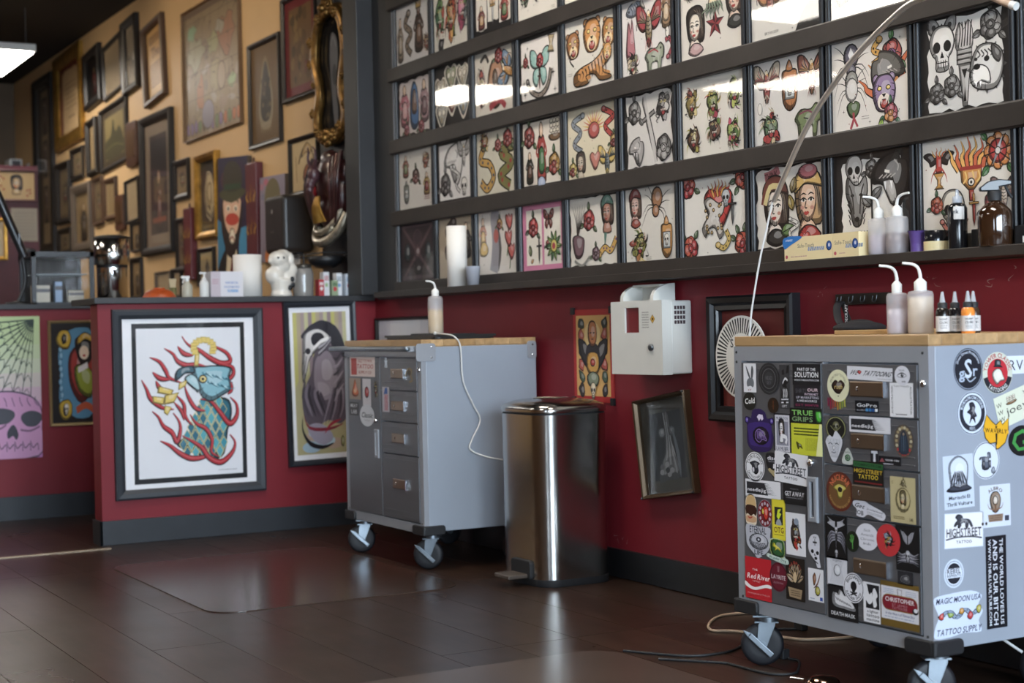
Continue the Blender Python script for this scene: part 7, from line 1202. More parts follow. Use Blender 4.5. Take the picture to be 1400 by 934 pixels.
for k in BIGS:
    x, z, w_, h_ = BIGS[k]
    if k == 's4': w_, h_ = .2, .085
    sticker(k, w_, h_, big, WF(x - XC, z, -.79 / 2 - .0006), ROTS.get(k, 0), {'s4': 40, 's6': 60, 's2': 30, 's8': 0}.get(k, 0))
small, sp, XS, YS = cart('grey steel cart with push bar and few stickers, left of the bin', 2.85, 5.785, .55, .79, True, [(2.90, 6.50, -.35, True), (2.92, 5.86, -.6, True), (3.34, 6.5, 0, False), (3.34, 5.86, 0, False)])
for k in SMLF:
    y, z, w_, h_ = SMLF[k]; p = sp['a'] if k in ('m1', 'm2', 'm3', 'm4', 'm5', 'm6') else sp['b'] if k in ('m7', 'm9') else sp['c']
    sticker(k, w_ * .95, h_, p, WR(y - YS, z, -.55 / 2 - .0065), 0, 20 if k == 'm6' else 0)
# ---------------------------------------------------------------- bin
def mat_alpha(name, col, alpha, rough=.3):
    m = mat(name, col, rough); m.node_tree.nodes['Principled BSDF'].inputs['Alpha'].default_value = alpha; return m
M_steel = mat('polished_steel', 'b3b0ac', .19, 1, bump=.03, bscale=4)
def bulge(w, d, r, b, n=7):           # rounded rectangle whose sides bow outwards a little
    p = []
    for x, y in rrect(w, d, r, n): p.append((x * (1 + b * (1 - (2 * y / d) ** 2)), y * (1 + b * (1 - (2 * x / w) ** 2))))
    return p
def subdiv(p, k=4): return [(p[i][0] + (p[(i + 1) % len(p)][0] - p[i][0]) * j / k, p[i][1] + (p[(i + 1) % len(p)][1] - p[i][1]) * j / k) for i in range(len(p)) for j in (range(k) if math.dist(p[i], p[(i + 1) % len(p)]) > .05 else (0,))]
def bulge2(w, d, r, b): return [(x * (1 + b * (1 - (2 * y / d) ** 2)), y * (1 + b * (1 - (2 * x / w) ** 2))) for x, y in subdiv(rrect(w, d, r, 7), 8)]
def loft(rings, name, material, parent, smooth=True):
    g = G(); n = len(rings[0]); v = [p for r in rings for p in r]; f = []
    for j in range(len(rings) - 1):
        for i in range(n): k = (i + 1) % n; f.append((j * n + i, j * n + k, (j + 1) * n + k, (j + 1) * n + i))
    g.add(v, f, smooth); g.add(rings[0], [tuple(reversed(range(n)))]); g.add(rings[-1], [tuple(range(n))])
    return g.obj(name, material, parent)
t = thing('pedal_bin', 'tall polished steel pedal bin standing between the two carts', 'bin', loc=(3.2, 5.32, 0))
base = bulge2(.325, .36, .075, .03); sc = lambda k, z: [(x * k, y * k, z) for x, y in base]
loft([sc(1.0, 0), sc(1.01, .004), sc(1.01, .028)], 'base_ring', M_rubber, t)
loft([sc(.99, .028), sc(.99, .35), sc(1.0, .665)], 'body', M_steel, t)
loft([sc(.985, .665), sc(.985, .672)], 'seal', M_rubber, t)
lid = loft([sc(1.015, .672), sc(1.02, .676), sc(1.015, .69), sc(.97, .702), sc(.75, .716), sc(.4, .724), sc(.05, .726)], 'lid', M_steel, t)
A = Art(8); paper(A, .12, .09, 'c8bfae'); critter(A, tf(.02, 0, .045), 231, ('8a6a50', 'b09a7c', '5a4a40', 'c8b898')); A.fakelines(tf(), -.055, -.02, -.03, .03, 5, '8a7c6a', .004); A.obj('lid_sticker', lid, Matrix.Translation((-.01, .0, .7265)) @ Matrix.Rotation(-1.2, 4, 'Z'))
g = G(); g.prism(rrect(.15, .075, .015), 0, .02, Matrix(((0, 0, -1, -.158), (-1, 0, 0, -.02), (0, 1, 0, .06), (0, 0, 0, 1)))); ph = g.obj('pedal_housing', M_rubber, t, bevel=.004)
G().box(-.262, -.17, -.075, .04, .03, .046).obj('pedal', mat('pedal_grey', '4a413a', .5), t, bevel=.004)
# ---------------------------------------------------------------- bottles
M_cap = mat('bottle_white', 'd4d4d2', .4)
def squeeze(lab, loc, r, h, fillc, fill, nd, square=.0, group='squeeze bottles', tall=.05):
    t = thing('squeeze_bottle', lab, 'bottle', loc=loc, group=group)
    G().lathe([(r * .93, 0), (r, .006), (r, h * .9), (r * .9, h * .97), (r * .45, h)], 28).obj('bottle_body', mat_alpha('translucent_plastic', 'd4d2d4', .34), t)
    G().lathe([(r * .92, .003), (r * .97, .008), (r * .97, h * fill), (.001, h * fill)], 28).obj('liquid', mat('liquid_' + fillc, fillc, .3), t)
    G().lathe([(r * .48, h - .004), (r * .48, h + .022), (r * .3, h + .028), (r * .18, h + .032)], 24).obj('cap', M_cap, t)
    nx, ny = nd; pts = catmull([(0, 0, h + .028), (0, 0, h + tall * .6), (nx * .006, ny * .006, h + tall * .9), (nx * .022, ny * .022, h + tall * 1.05), (nx * .048, ny * .048, h + tall * 1.1)], 5)
    G().tube(pts, [.0055 - .002 * i / (len(pts) - 1) for i in range(len(pts))], 8).obj('spout', M_cap, t)
TOP = .964
LW = (-.87, .49)
squeeze('squeeze bottle with clear lilac tinted water on the big cart', (3.05, 3.215, TOP), .029, .115, 'b5acb8', .6, LW, tall=.068)
squeeze('squeeze bottle of pale yellow soap on the big cart', (3.05, 3.125, TOP), .035, .118, 'c4b49c', .85, LW, tall=.068)
squeeze('squeeze bottle of yellow liquid standing on the small cart tray', (3.14, 6.22, TOP + .024), .034, .17, 'c0a46c', .62, (-.8, .3), tall=.06)
squeeze('squeeze bottle with pale contents on ledge beside glove boxes', (3.36, 3.615, LEDGE), .033, .115, 'a49aa8', .55, LW, tall=.06)
squeeze('squeeze bottle half full of brown liquid on the ledge', (3.355, 3.53, LEDGE), .034, .115, '5f4a50', .55, (.1, -1), tall=.06)
def ink(lab, loc, col):
    t = thing('ink_bottle', lab, 'bottle', loc=loc, group='small ink bottles on the big cart')
    G().lathe([(.016, 0), (.0175, .003), (.0175, .058), (.014, .066), (.008, .07)], 20).obj('bottle_body', mat('ink_' + col, col, .15), t)
    G().lathe([(.0179, .006), (.0179, .046)], 24, caps=False).obj('label_band', mat('ink_label', 'c9c6c4', .5), t)
    A = Art(5); A.text(tf(), 'RADIANT', 0, .012, .005, '2a2a2c', .02, 1); A.text(tf(), 'COLORS', 0, .003, .007, '2a2a2c', .02, 1); A.fakelines(tf(), -.009, .009, -.014, -.003, 3, '6a6a6c', .0016)
    A.obj('label_print', t, Matrix.Rotation(-.66, 4, 'Z') @ Matrix.Translation((0, -.0182, .026)) @ Matrix.Rotation(PI / 2, 4, 'X'))
    G().lathe([(.0125, .066), (.0125, .08), (.009, .082)], 18).obj('collar', M_rubber, t); G().lathe([(.0085, .08), (.007, .085), (.0035, .108), (.0025, .11)], 16).obj('tip', mat_alpha('clear_tip', 'b9bcc0', .7), t)
for lab, x, y, c in (('ink bottle of black at the far left of the four', 2.99, 2.985, '1a1512'), ('ink bottle of black second in the row of four', 3.04, 2.99, '1d1a1c'), ('ink bottle of brown in the back of the four', 3.06, 2.945, '3a2a20'), ('ink bottle of orange at the right of the four', 3.02, 2.925, 'd8843a')): ink(lab, (x, y, TOP), c)
# ---------------------------------------------------------------- things on the ledge
t = thing('paper_towel_roll', 'white paper towel roll standing on the ledge', 'paper roll', loc=(3.348, 6.40, LEDGE)); G().lathe([(.019, .0), (.047, 0), (.047, .28), (.019, .28), (.019, .0)], 32, caps=False).obj('paper', mat('paper_white', 'dedad4', .8), t); G().lathe([(.0185, .002), (.0185, .278)], 20, caps=False).obj('core', mat('cardboard', '9a7a58', .8), t)
t = thing('plastic_cup', 'small translucent cup next to the paper roll', 'cup', loc=(3.345, 6.24, LEDGE)); G().lathe([(.024, .002), (.026, 0), (.034, .085), (.036, .086), (.033, .083), (.024, .004)], 24, caps=False).obj('cup_body', mat_alpha('frosted_cup', 'cfd2dc', .75), t); G().lathe([(.001, .003), (.024, .003)], 20, caps=False).obj('cup_base', M_cap, t)
def glovebox(lab, y0, y1, swoosh):
    t = thing('glove_box', lab, 'box', WR((y0 + y1) / 2, LEDGE, 3.398), 'cream glove boxes on the ledge'); w_ = y0 - y1; G().box(-w_ / 2, w_ / 2, 0, .076, 0, .085).obj('carton', mat('carton_cream', 'd8c79c', .6), t)
    A = Art(9); T = tf()
    if swoosh: A.p(T, c2([(-w_ / 2, .076), (-w_ / 2, .04), (-w_ / 2 + .03, .05), (-w_ / 2 + .09, .076)], 4), '2f6fb4'); A.text(T, 'DYNAREX', -w_ / 2 + .025, .067, .007, 'dfe6ee', .034, 1)
    A.text(T, 'Safe-Touch', -.01, .047, .013, '8a8474', .08, 1); A.fakelines(T, -.0, .08, .028, .04, 2, '8a98b0', .006); A.fakelines(T, -w_ / 2 + .03, .0, .01, .015, 1, 'b08a8a', .003); A.oe(tf(w_ / 2 - .015, .04, .013), 0, 0, 1, 1.2, '2a4f90', .1, '1c3a70'); A.e(tf(w_ / 2 - .015, .042, .005), 0, 0, .6, 1.2, 'd8dce4'); A.e(tf(-w_ / 2 + .012, .013, .006), 0, 0, 1, 1, 'b0505c'); A.obj('print', t, Matrix.Translation((0, 0, .0855)))
glovebox('cream glove box with blue swoosh, left of the squeeze bottles', 4.01, 3.776, True)
glovebox('cream glove box half hidden behind the squeeze bottles', 3.774, 3.655, False)
t = thing('plastic_cup', 'purple plastic cup standing on the ledge', 'cup', loc=(3.35, 3.44, LEDGE)); G().lathe([(.02, 0), (.0215, .04), (.028, .062), (.03, .064), (.026, .06), (.018, .004)], 24, caps=False).obj('cup_body', mat('purple_plastic', '5f4a8c', .45), t); G().lathe([(.001, .003), (.02, .003)], 20, caps=False).obj('cup_base', mat('purple_plastic', '5f4a8c', .45), t)
t = thing('tin', 'round tin with black top and cream band on the ledge', 'tin', loc=(3.36, 3.375, LEDGE)); G().lathe([(.036, 0), (.036, .028)], 28).obj('band', mat('cream_band', 'cdbd92', .5), t); G().lathe([(.0355, .028), (.0355, .058), (.033, .06)], 28).obj('lid', mat('gloss_black', '17171a', .15), t)
t = thing('ink_bottle', 'tall black bottle with white label on the ledge', 'bottle', loc=(3.355, 3.283, LEDGE)); G().lathe([(.027, 0), (.028, .004), (.028, .118), (.022, .13), (.012, .135)], 28).obj('bottle_body', mat('gloss_black', '17171a', .15), t); G().lathe([(.014, .132), (.014, .152), (.006, .155), (.004, .172)], 18).obj('cap', mat_alpha('cap_grey', 'a8b0bc', .9), t)
g = G(); n_ = 10; v = []; 
for z in (.085, .122):
    for i in range(n_ + 1): a = -2.75 + i * .11; v.append((.0285 * math.cos(a), .0285 * math.sin(a), z))
g.add(v, [(i, i + 1, n_ + 2 + i, n_ + 1 + i) for i in range(n_)], True); g.obj('label', mat('ink_label', 'c9c6c4', .5), t); A = Art(3); A.text(tf(), 'ink', 0, 0, .012, '2a2a30', .02, 1); A.obj('lettering', t, WR(0, 0, 0) if 0 else Matrix.Translation((-.0245, -.0155, .108)) @ Matrix.Rotation(math.atan2(-.0155, -.0245) + PI / 2, 4, 'Z') @ Matrix.Rotation(PI / 2, 4, 'X'))
t = thing('spray_bottle', 'amber glass spray bottle with black trigger on the ledge', 'bottle', loc=(3.348, 3.135, LEDGE)); G().lathe([(.045, 0), (.047, .005), (.047, .085), (.044, .1), (.03, .116), (.016, .124), (.016, .13)], 32).obj('bottle_body', mat('amber_glass', '2e1c10', .08, spec=.8), t); G().lathe([(.019, .128), (.02, .152), (.016, .156)], 20).obj('collar', M_rubber, t)
g = G(); mh = Matrix.Rotation(-.6, 4, 'Z'); g.prism([(-.04, .155), (-.042, .165), (-.02, .182), (.012, .188), (.045, .184), (.047, .172), (.012, .166), (.012, .155)], -.012, .012, mh @ Matrix(((1, 0, 0, 0), (0, 0, 1, 0), (0, 1, 0, 0), (0, 0, 0, 1)))); g.obj('spray_head', mat('trigger_black', '20252a', .3), t, bevel=.003); G().tube([tuple(mh @ Vector(p)) for p in catmull([(.03, 0, .17), (.036, 0, .155), (.048, 0, .135)], 4)], .004, 8).obj('trigger', M_rubber, t)
t = thing('marker_pen', 'thin white stick standing left of the spray bottle', 'pen', loc=(3.37, 3.205, LEDGE)); G().cyl(.0075, 0, .1, 14).obj('barrel', M_cap, t); G().cyl(.006, .1, .112, 14).obj('cap', M_cap, t)
for lab, y, w_ in (('low black box at the right of the amber spray bottle', 2.98, .1), ('low black box between black bottle and white stick', 3.228, .014)):
    t = thing('storage_box', lab, 'box', loc=(3.38, y, LEDGE), group='low black boxes on the ledge'); G().box(-.015, .015, -w_, w_, 0, .055).obj('box_body', M_base, t, bevel=.003); G().box(-.017, -.015, -w_ * .2, w_ * .7, .006, .024).obj('label', M_cap if w_ > .05 else M_base, t)
# ---------------------------------------------------------------- on the big cart
t = thing('camera_bag', 'flat black bag with strap lying on the big cart', 'bag', loc=(3.26, 3.60, TOP)); b = G().sph((0, 0, .018), 1, 20, (.09, .07, .02)).sph((.02, .02, .022), 1, 16, (.06, .045, .022)).obj('bag_body', mat('black_fabric', '17161a', .8, bump=.4, bscale=200), t)
mod = b.modifiers.new('r', 'REMESH'); mod.mode = 'VOXEL'; mod.voxel_size = .006; mod.use_smooth_shade = True
st_ = catmull([(-.03, .05, .03), (.02, .12, .05), (.08, .19, .085), (.125, .22, .1), (.12, .19, .06), (.09, .14, .03), (.05, .08, .03)], 6); G().tube(st_, .012, 8, flat=.2).obj('strap', mat('strap_black', '1d1d20', .7), t)
A = Art(2); A.p(tf(), [(-.033, -.009), (.033, -.009), (.033, .009), (-.033, .009)], '202226'); A.text(tf(), 'DECRAFT', 0, 0, .012, 'd4d6da', .06, 1); A.obj('strap_lettering', t, WR(.165, .062, .095) @ Matrix.Rotation(PI / 2, 4, 'Z'))
t = thing('cutting_board', 'thin wooden board lying on big cart behind squeeze bottles', 'board', loc=(3.17, 3.36, TOP)); G().prism(rrect(.2, .3, .02), 0, .012).obj('board', mat('pale_wood', 'a8885c', .5, var=.2, vscale=6, stretch=(8, 1, 8)), t, bevel=.002)
# ---------------------------------------------------------------- on the small cart
t = thing('tray', 'flat black tray lying on the small cart', 'tray', loc=(3.13, 6.17, TOP)); G().prism(rrect(.3, .5, .03), 0, .012).obj('tray_body', mat('black_plastic', '17181a', .4), t, bevel=.003); me = ring_mesh('rim', .3, .5, [(0, .01), (0, .02), (.012, .02), (.016, .01)]); me.materials.append(mat('black_plastic', '17181a', .4)); put(me, 'rim', t)
G().box(-.1, .1, -.16, -.02, .012, .024).obj('insert', mat('black_plastic', '17181a', .4), t, bevel=.003); G().box(-.06, .06, .03, .17, .012, .026).obj('grip', M_rubber, t, bevel=.004)
t = thing('power_cord', 'thin white cord hanging down the side of the small cart', 'cord', loc=(0, 0, 0)); G().tube(catmull([(3.0, 5.95, .99), (3.0, 5.84, .985), (3.005, 5.776, .972), (3.026, 5.77, .93), (3.036, 5.772, .79), (3.08, 5.772, .69), (3.112, 5.77, .62), (3.07, 5.77, .54), (3.06, 5.765, .50), (3.12, 5.74, .468), (3.22, 5.68, .44), (3.36, 5.6, .36), (3.41, 5.58, .2)], 6), .0032, 8).obj('cable', M_cap, t); G().sph((3.0, 5.95, .99), .008, 10).obj('connector', M_cap, t)
# ---------------------------------------------------------------- arched lamp arm
t = thing('arc_lamp', 'silver curved lamp arm arching in front of the flash wall', 'lamp', loc=(0, 0, 0)); P = [(3.2, 3.921, 1.392), (3.2, 3.765, 1.596), (3.2, 3.625, 1.723), (3.2, 3.494, 1.812), (3.2, 3.37, 1.876), (3.2, 3.28, 1.907), (3.2, 3.13, 1.915)]
G().tube(catmull(P, 8), .0088, 12).obj('arm', mat('satin_silver', 'c3bfb9', .3, .8), t); G().tube(catmull([(3.2, 3.14, 1.9155), (3.2, 3.05, 1.895), (3.2, 2.967, 1.85), (3.2, 2.925, 1.829)], 5), .0098, 12).obj('wood_end', mat('lamp_wood', 'a8907c', .5), t); G().tube([(3.2, 2.926, 1.83), (3.2, 2.908, 1.822)], .0112, 12).obj('end_cap', M_cap, t)
G().tube(catmull([(3.2, 3.925, 1.40), (3.2, 3.955, 1.32), (3.2, 3.993, 1.221), (3.2, 4.03, 1.1), (3.2, 4.053, 1.0), (3.21, 4.07, .85), (3.25, 4.07, .4), (3.3, 4.05, .02)], 6), .0032, 8).obj('cord', M_cap, t); G().tube([(3.2, 3.13, 1.915), (3.2, 3.13, ZC)], .006, 10).obj('ceiling_stem', mat('satin_silver', 'c3bfb9', .3, .8), t)
# ---------------------------------------------------------------- floor: mats, cords, pedal
M_mat = mat('chair_mat_brown', '3c2f28', .2, var=.12, vscale=3, spec=.6); M_mat2 = mat('chair_mat_grey', '4a3d36', .28, var=.1, vscale=3, spec=.6)
def fmat(lab, x0, x1, y0, y1, m, r=.12):
    t = G().prism([(x + (x0 + x1) / 2, y + (y0 + y1) / 2) for x, y in rrect(x1 - x0, y1 - y0, r, 6)], .0, .004).obj('chair_mat', m); tag(t, lab, 'floor mat', 'plastic chair mats')
fmat('thin brown plastic mat on floor in front of the small cart', 1.80, 2.82, 5.37, 6.80, M_mat)
fmat('thin grey brown plastic mat at the bottom edge of picture', 1.3, 2.62, 2.2, 4.07, M_mat2)
def cord(lab, pts, r, m, ends=()):
    t = thing('power_cord', lab, 'cord', loc=(0, 0, 0)); G().tube(catmull([(x, y, r + z) for x, y, z in pts], 6), r, 8).obj('cable', m, t)
    for e in ends: G().box(e[0] - .014, e[0] + .014, e[1] - .02, e[1] + .02, 0, .03).obj('plug', m, t, bevel=.004)
M_tan = mat('cord_tan', 'b09a84', .5)
cord('tan cord looping on the floor behind the big cart wheel', [(3.41, 4.2, 0), (3.33, 4.27, .0), (3.22, 4.28, 0), (3.10, 4.18, 0), (3.05, 4.09, 0), (3.10, 4.04, 0), (3.16, 3.88, 0), (3.19, 3.81, 0), (3.27, 3.77, 0), (3.36, 3.75, 0), (3.41, 3.8, 0)], .005, M_tan)
cord('black cord lying along floor left of the big cart wheel', [(2.64, 4.0, 0), (2.75, 3.83, 0), (2.86, 3.80, 0), (2.95, 3.83, 0), (3.08, 3.93, 0), (3.2, 4.0, 0), (3.3, 3.95, 0)], .004, M_rubber, [(3.3, 3.95)])
cord('black cord with plug curling under the big cart', [(2.66, 3.84, 0), (2.78, 3.69, 0), (2.79, 3.65, 0), (2.80, 3.50, 0), (2.86, 3.46, 0), (2.92, 3.51, 0), (2.98, 3.58, 0), (2.975, 3.62, 0)], .004, M_rubber, [(2.975, 3.65)])
cord('white cord looping under near end of the big cart', [(2.99, 2.85, 0), (3.05, 2.9, 0), (3.12, 2.92, 0), (3.2, 2.82, 0), (3.25, 2.82, .0), (3.28, 2.9, .05), (3.25, 2.99, .10), (3.22, 3.05, .14)], .004, M_cap)
t = thing('foot_switch', 'round chrome foot pedal on the floor by the big cart', 'foot pedal', loc=(2.845, 3.315, 0)); G().lathe([(.045, 0), (.047, .006), (.044, .014), (.03, .024), (.001, .027)], 28).obj('dome', mat('copper_chrome', 'c8a088', .1, 1), t); G().lathe([(.05, 0), (.05, .004), (.046, .006)], 28).obj('base', M_rubber, t); G().tube([(-.03, .045, .01), (-.045, .085, .01)], .004, 8).obj('jack', M_chrome, t)
# ---------------------------------------------------------------- counter on the half wall
CZ = 1.195; CY = 7.68
t = thing('tissue_box', 'white cardboard box with blue lettering on the half wall', 'box', loc=(2.665, CY, CZ)); G().box(-.085, .085, -.05, .05, 0, .132).obj('carton', mat('carton_white', 'cfcdd2', .6), t); A = Art(4); A.p(tf(), [(-.085, -.066), (-.035, -.066), (-.035, .066), (-.085, .066)], 'b9aeb6'); A.text(tf(), 'SURGICAL', .025, .01, .012, '6a86b8', .07, 1); A.text(tf(), 'FACE MASKS', .025, -.012, .012, '6a86b8', .08, 1); A.fakelines(tf(), 0, .06, -.04, -.025, 2, '5a90c4', .006); A.fakelines(tf(), -.08, -.045, 0, .03, 3, 'a87a84', .004); A.obj('print', t, WF(0, .066, -.0505))
t = thing('paper_roll', 'wide white paper roll standing beside the white box', 'paper roll', loc=(2.83, CY + .1, CZ)); G().lathe([(.02, 0), (.075, 0), (.075, .225), (.02, .225), (.02, 0)], 32, caps=False).obj('paper', mat('paper_white', 'dedad4', .8), t); G().lathe([(.0195, .002), (.0195, .223)], 20, caps=False).obj('core', mat('cardboard', '9a7a58', .8), t)
t = thing('ceramic_figure', 'glossy white ceramic bust with helmet on the half wall', 'figurine', loc=(2.95, CY - .07, CZ)); b = G()
b.lathe([(.055, 0), (.058, .012), (.05, .03), (.055, .06), (.06, .09)], 18)
for c, r, sq in (((-.035, 0, .11), .05, (1, 1, 1)), ((.03, .01, .1), .055, (1, .9, 1.1)), ((0, 0, .16), .05, (1, 1, .9)), ((-.02, -.015, .195), .048, (1.1, 1, .9)), ((.01, .0, .222), .035, (1.2, 1, .7)), ((-.05, -.02, .185), .022, (1.3, 1, .8)), ((.05, 0, .19), .03, (.8, 1, 1.4)), ((-.055, 0, .12), .03, (1, 1, 1)), ((.06, .0, .14), .03, (1, 1, 1.2))): b.sph(c, r, 14, sq)
remesh(b.obj('figure', mat('glazed_white', 'd8d2c8', .15), t), .006, 3)
for c in ((.045, -.045, .09), (.03, -.05, .045), (.05, -.04, .06)): G().sph(c, .012, 10, (1, .6, 1.2)).obj('dark_spot', M_base, t)
for sx in (-.035, -.005): G().sph((sx, -.058, .2), .007, 8).obj('eye', M_base, t)
t = thing('glass_jar', 'ribbed grey glass jar with dark lid on the half wall', 'jar', loc=(3.10, CY, CZ)); rb = [(.05, 0), (.054, .006)] + [(.054 + .0015 * (k % 2), .02 + .013 * k) for k in range(9)] + [(.05, .145), (.042, .152)]; G().lathe(rb, 28).obj('jar_body', mat_alpha('smoked_glass', '8d8a86', .8, .08), t); G().lathe([(.044, .15), (.046, .152), (.046, .168), (.04, .172)], 24).obj('lid', mat('jar_lid', '4a4640', .35, .6), t); G().lathe([(.048, .004), (.05, .022)], 24).obj('contents', M_cap, t)
t = thing('soap_bottle', 'white pump soap bottle on the half wall', 'bottle', loc=(2.55, CY - .03, CZ)); G().lathe([(.022, 0), (.024, .004), (.024, .07), (.018, .085), (.01, .09)], 22).obj('bottle_body', M_cap, t); G().lathe([(.011, .088), (.011, .1), (.004, .102), (.004, .122)], 14).obj('pump', M_cap, t); G().box(-.024, .01, -.006, .006, .12, .13).obj('nozzle', M_cap, t, bevel=.002)
t = thing('spray_bottle', 'small pale spray bottle at the left of soap bottle', 'bottle', loc=(2.47, CY, CZ)); G().lathe([(.026, 0), (.028, .004), (.027, .06), (.014, .078), (.011, .085)], 22).obj('bottle_body', mat_alpha('cloudy_plastic', 'b8b4a4', .8), t); G().lathe([(.012, .084), (.012, .1)], 14).obj('collar', M_cap, t); G().box(-.03, .014, -.008, .008, .098, .112).obj('spray_head', M_cap, t, bevel=.003); G().tube([(-.016, 0, .1), (-.022, 0, .075)], .003, 6).obj('trigger', M_cap, t)
t = thing('brush_bundle', 'olive and cream bundle of brushes beside the spray bottle', 'brushes', loc=(2.415, CY + .06, CZ)); G().lathe([(.018, 0), (.02, .055), (.018, .052), (.016, .004)], 18).obj('holder', mat('olive_tin', '6a6644', .5), t)
for k in range(4): G().tube([(.004 * k - .006, 0, .01), (.01 * k - .016, 0, .1)], [.003, .005], 8).obj('brush', mat('cream_bristle', 'b8a888', .6), t)
t = thing('bowl', 'orange bowl turned upside down on the half wall', 'bowl', loc=(2.325, CY, CZ)); G().lathe([(.083, 0), (.083, .006), (.07, .028), (.045, .043), (.001, .048)], 32, caps=False).obj('shell', mat('orange_plastic', 'a8481e', .4), t); G().lathe([(.03, .046), (.03, .052), (.026, .052)], 24).obj('foot', mat('orange_plastic', 'a8481e', .4), t)
BX = [('small red and white carton stacked on the half wall by the pier', 3.185, .03, .09, 'a8343a', 0), ('small white carton second from the jar', 3.222, .032, .13, 'cfd0d4', .02), ('small green and red carton on the half wall', 3.262, .035, .085, '8a9a7c', 0), ('tall white carton leaning on the pier', 3.30, .03, .125, 'd4d6da', .03), ('pale blue and white carton nearest to the pier', 3.345, .04, .12, 'bfc8d4', 0)]
for k, (lab, x, w_, h_, c, dy) in enumerate(BX):
    t = thing('carton', lab, 'carton', loc=(x, CY - .02 + dy, CZ), group='small cartons on the half wall'); G().box(-w_ / 2, w_ / 2, -.025, .025, 0, h_).obj('carton_body', mat('carton_' + c, c, .5), t); A = Art(k + 3)
    A.e(tf(0, 0, w_ * .3), 0, -.3, 1, 1.2, ('d8d4d0', '9ab48a', 'b8424a', '7a9ac0', 'a03a44')[k]); A.fakelines(tf(), -w_ * .4, w_ * .4, h_ * .15, h_ * .35, 3, ('e0d8d8', 'a84a50', '4a6a4a', '6a7a8a', '6a8ab0')[k], .006); A.obj('print', t, WF(0, h_ / 2, -.0255))
# ---- on the beige wall near the pier
t = thing('towel_dispenser', 'black paper towel dispenser on the beige wall', 'dispenser', WR(8.47, 1.468, XR - .0005)); g = G(); prof = [(0, 0), (.1, .0), (.16, .05), (.185, .13), (.185, .24), (.16, .3), (.1, .325), (0, .325)]; mm = Matrix(((0, 0, 1, 0), (0, 1, 0, 0), (1, 0, 0, 0), (0, 0, 0, 1))); g.prism(rrect(.3, .33, .03, 5), 0, .19, Matrix.Translation((0, .165, 0))); g.obj('cover', mat('dispenser_black', '2a2624', .35), t, bevel=.025, seg=4); A = Art(2); A.e(tf(0, .055, .008), 0, 0, 1, 1.6, 'a8a4a0'); A.text(tf(), 'enmotion', 0, -.06, .012, '8a8884', .05); A.obj('logo', t, Matrix.Translation((-.02, .185, .1905))); G().box(-.1, .1, -.012, .0, .05, .09).obj('outlet', M_base, t)
G().box(-.09, .09, -.2, -.012, .068, .070).obj('paper_sheet', mat('paper_white', 'dedad4', .8), t)
M_gilt = mat('dark_gilt', '7a5c30', .36, .75, var=.5, vscale=22)
# ornate mirror
YM = 7.915; t = thing('ornate_mirror', 'gilded baroque mirror with dark glass on the black panel', 'mirror', WR(YM, 2.43, XR - .0205))
out = c2([(0, .33), (.09, .3), (.135, .2), (.145, .08), (.115, -.03), (.105, -.12), (.135, -.22), (.12, -.3), (.05, -.345), (0, -.35), (-.05, -.345), (-.12, -.3), (-.135, -.22), (-.105, -.12), (-.115, -.03), (-.145, .08), (-.135, .2), (-.09, .3)], 5)
G().tube([(x * 1.5, y * 1.04, .03) for x, y in out], .034, 10, True, flat=.8).obj('frame', M_gilt, t); G().tube([(x * 1.88, y * 1.1, .02) for x, y in out], .014, 8, True).obj('outer_moulding', M_gilt, t); G().tube([(x * 1.26, y * .98, .04) for x, y in out], .012, 8, True).obj('inner_moulding', M_gilt, t)
G().prism([(x * 1.3, y) for x, y in out], .004, .012).obj('glass', mat('dark_mirror', '2a2b2e', .12, .6), t); A = Art(6); A.p(tf(), c2([(-.02, .22), (.05, .18), (.06, .05), (.03, -.05), (.05, -.25), (.0, -.28), (-.03, -.1), (-.05, .1)], 4), '55565a'); A.e(tf(), .012, -.01, .03, .06, '2c2d30'); A.st(tf(), [(-.03, .15), (0, .2), (.04, .14)], .008, '7a7c80'); A.obj('etched_figure', t, Matrix.Translation((0, 0, .0125)))
def ornament(x, y, s, k):
    r = random.Random(k); g = G()
    for i in range(7): a = 2 * PI * i / 7; g.sph((.55 * math.cos(a), .55 * math.sin(a), .2), .38, 8, (1, 1, .8))
    g.sph((0, 0, .45), .4, 10); g.obj('scroll_ornament', M_gilt, t, Matrix.Translation((x, y, .045)) @ Matrix.Scale(s * 1.25, 4))
for k, (x, y, s) in enumerate(((0, .35, .05), (0, .42, .035), (-.06, .36, .03), (.06, .36, .03), (0, -.36, .05), (-.07, -.35, .035), (.07, -.35, .035), (-.23, .2, .03), (.23, .2, .03), (-.25, .08, .024), (.25, .08, .024), (-.2, -.04, .022), (.2, -.04, .022), (-.22, -.2, .026), (.22, -.2, .026), (-.12, .31, .03), (.12, .31, .03), (-.15, -.31, .03), (.15, -.31, .03), (0, .47, .022))): ornament(x, y, s, k)
# dragon relief
t = thing('dragon_sculpture', 'dark red horned dragon relief above a silver jaw, under the mirror', 'sculpture', WR(7.90, 1.745, XR - .0205)); M_drag = mat('dragon_red_black', '2e1414', .3, var=.5, vscale=25); M_silv = mat('aged_silver', 'a8a090', .3, .8, var=.4, vscale=30)
M_silv2 = mat('dragon_brown', '4a2c2a', .3, .3, var=.4, vscale=20)
b = G()
for c, r, sq in (((0, .08, .05), .12, (1.1, 1.2, .6)), ((-.13, .0, .05), .07, (1, 1.8, .8)), ((.13, .0, .05), .07, (1, 1.8, .8)), ((-.16, .12, .04), .05, (1, 1.5, .8)), ((.16, .12, .04), .05, (1, 1.5, .8)), ((0, -.08, .05), .09, (1.2, 1.2, .7)), ((0, .2, .05), .06, (1.6, 1, .8))): b.sph(c, r, 14, sq)
remesh(b.obj('body', M_drag, t), .01, 2)
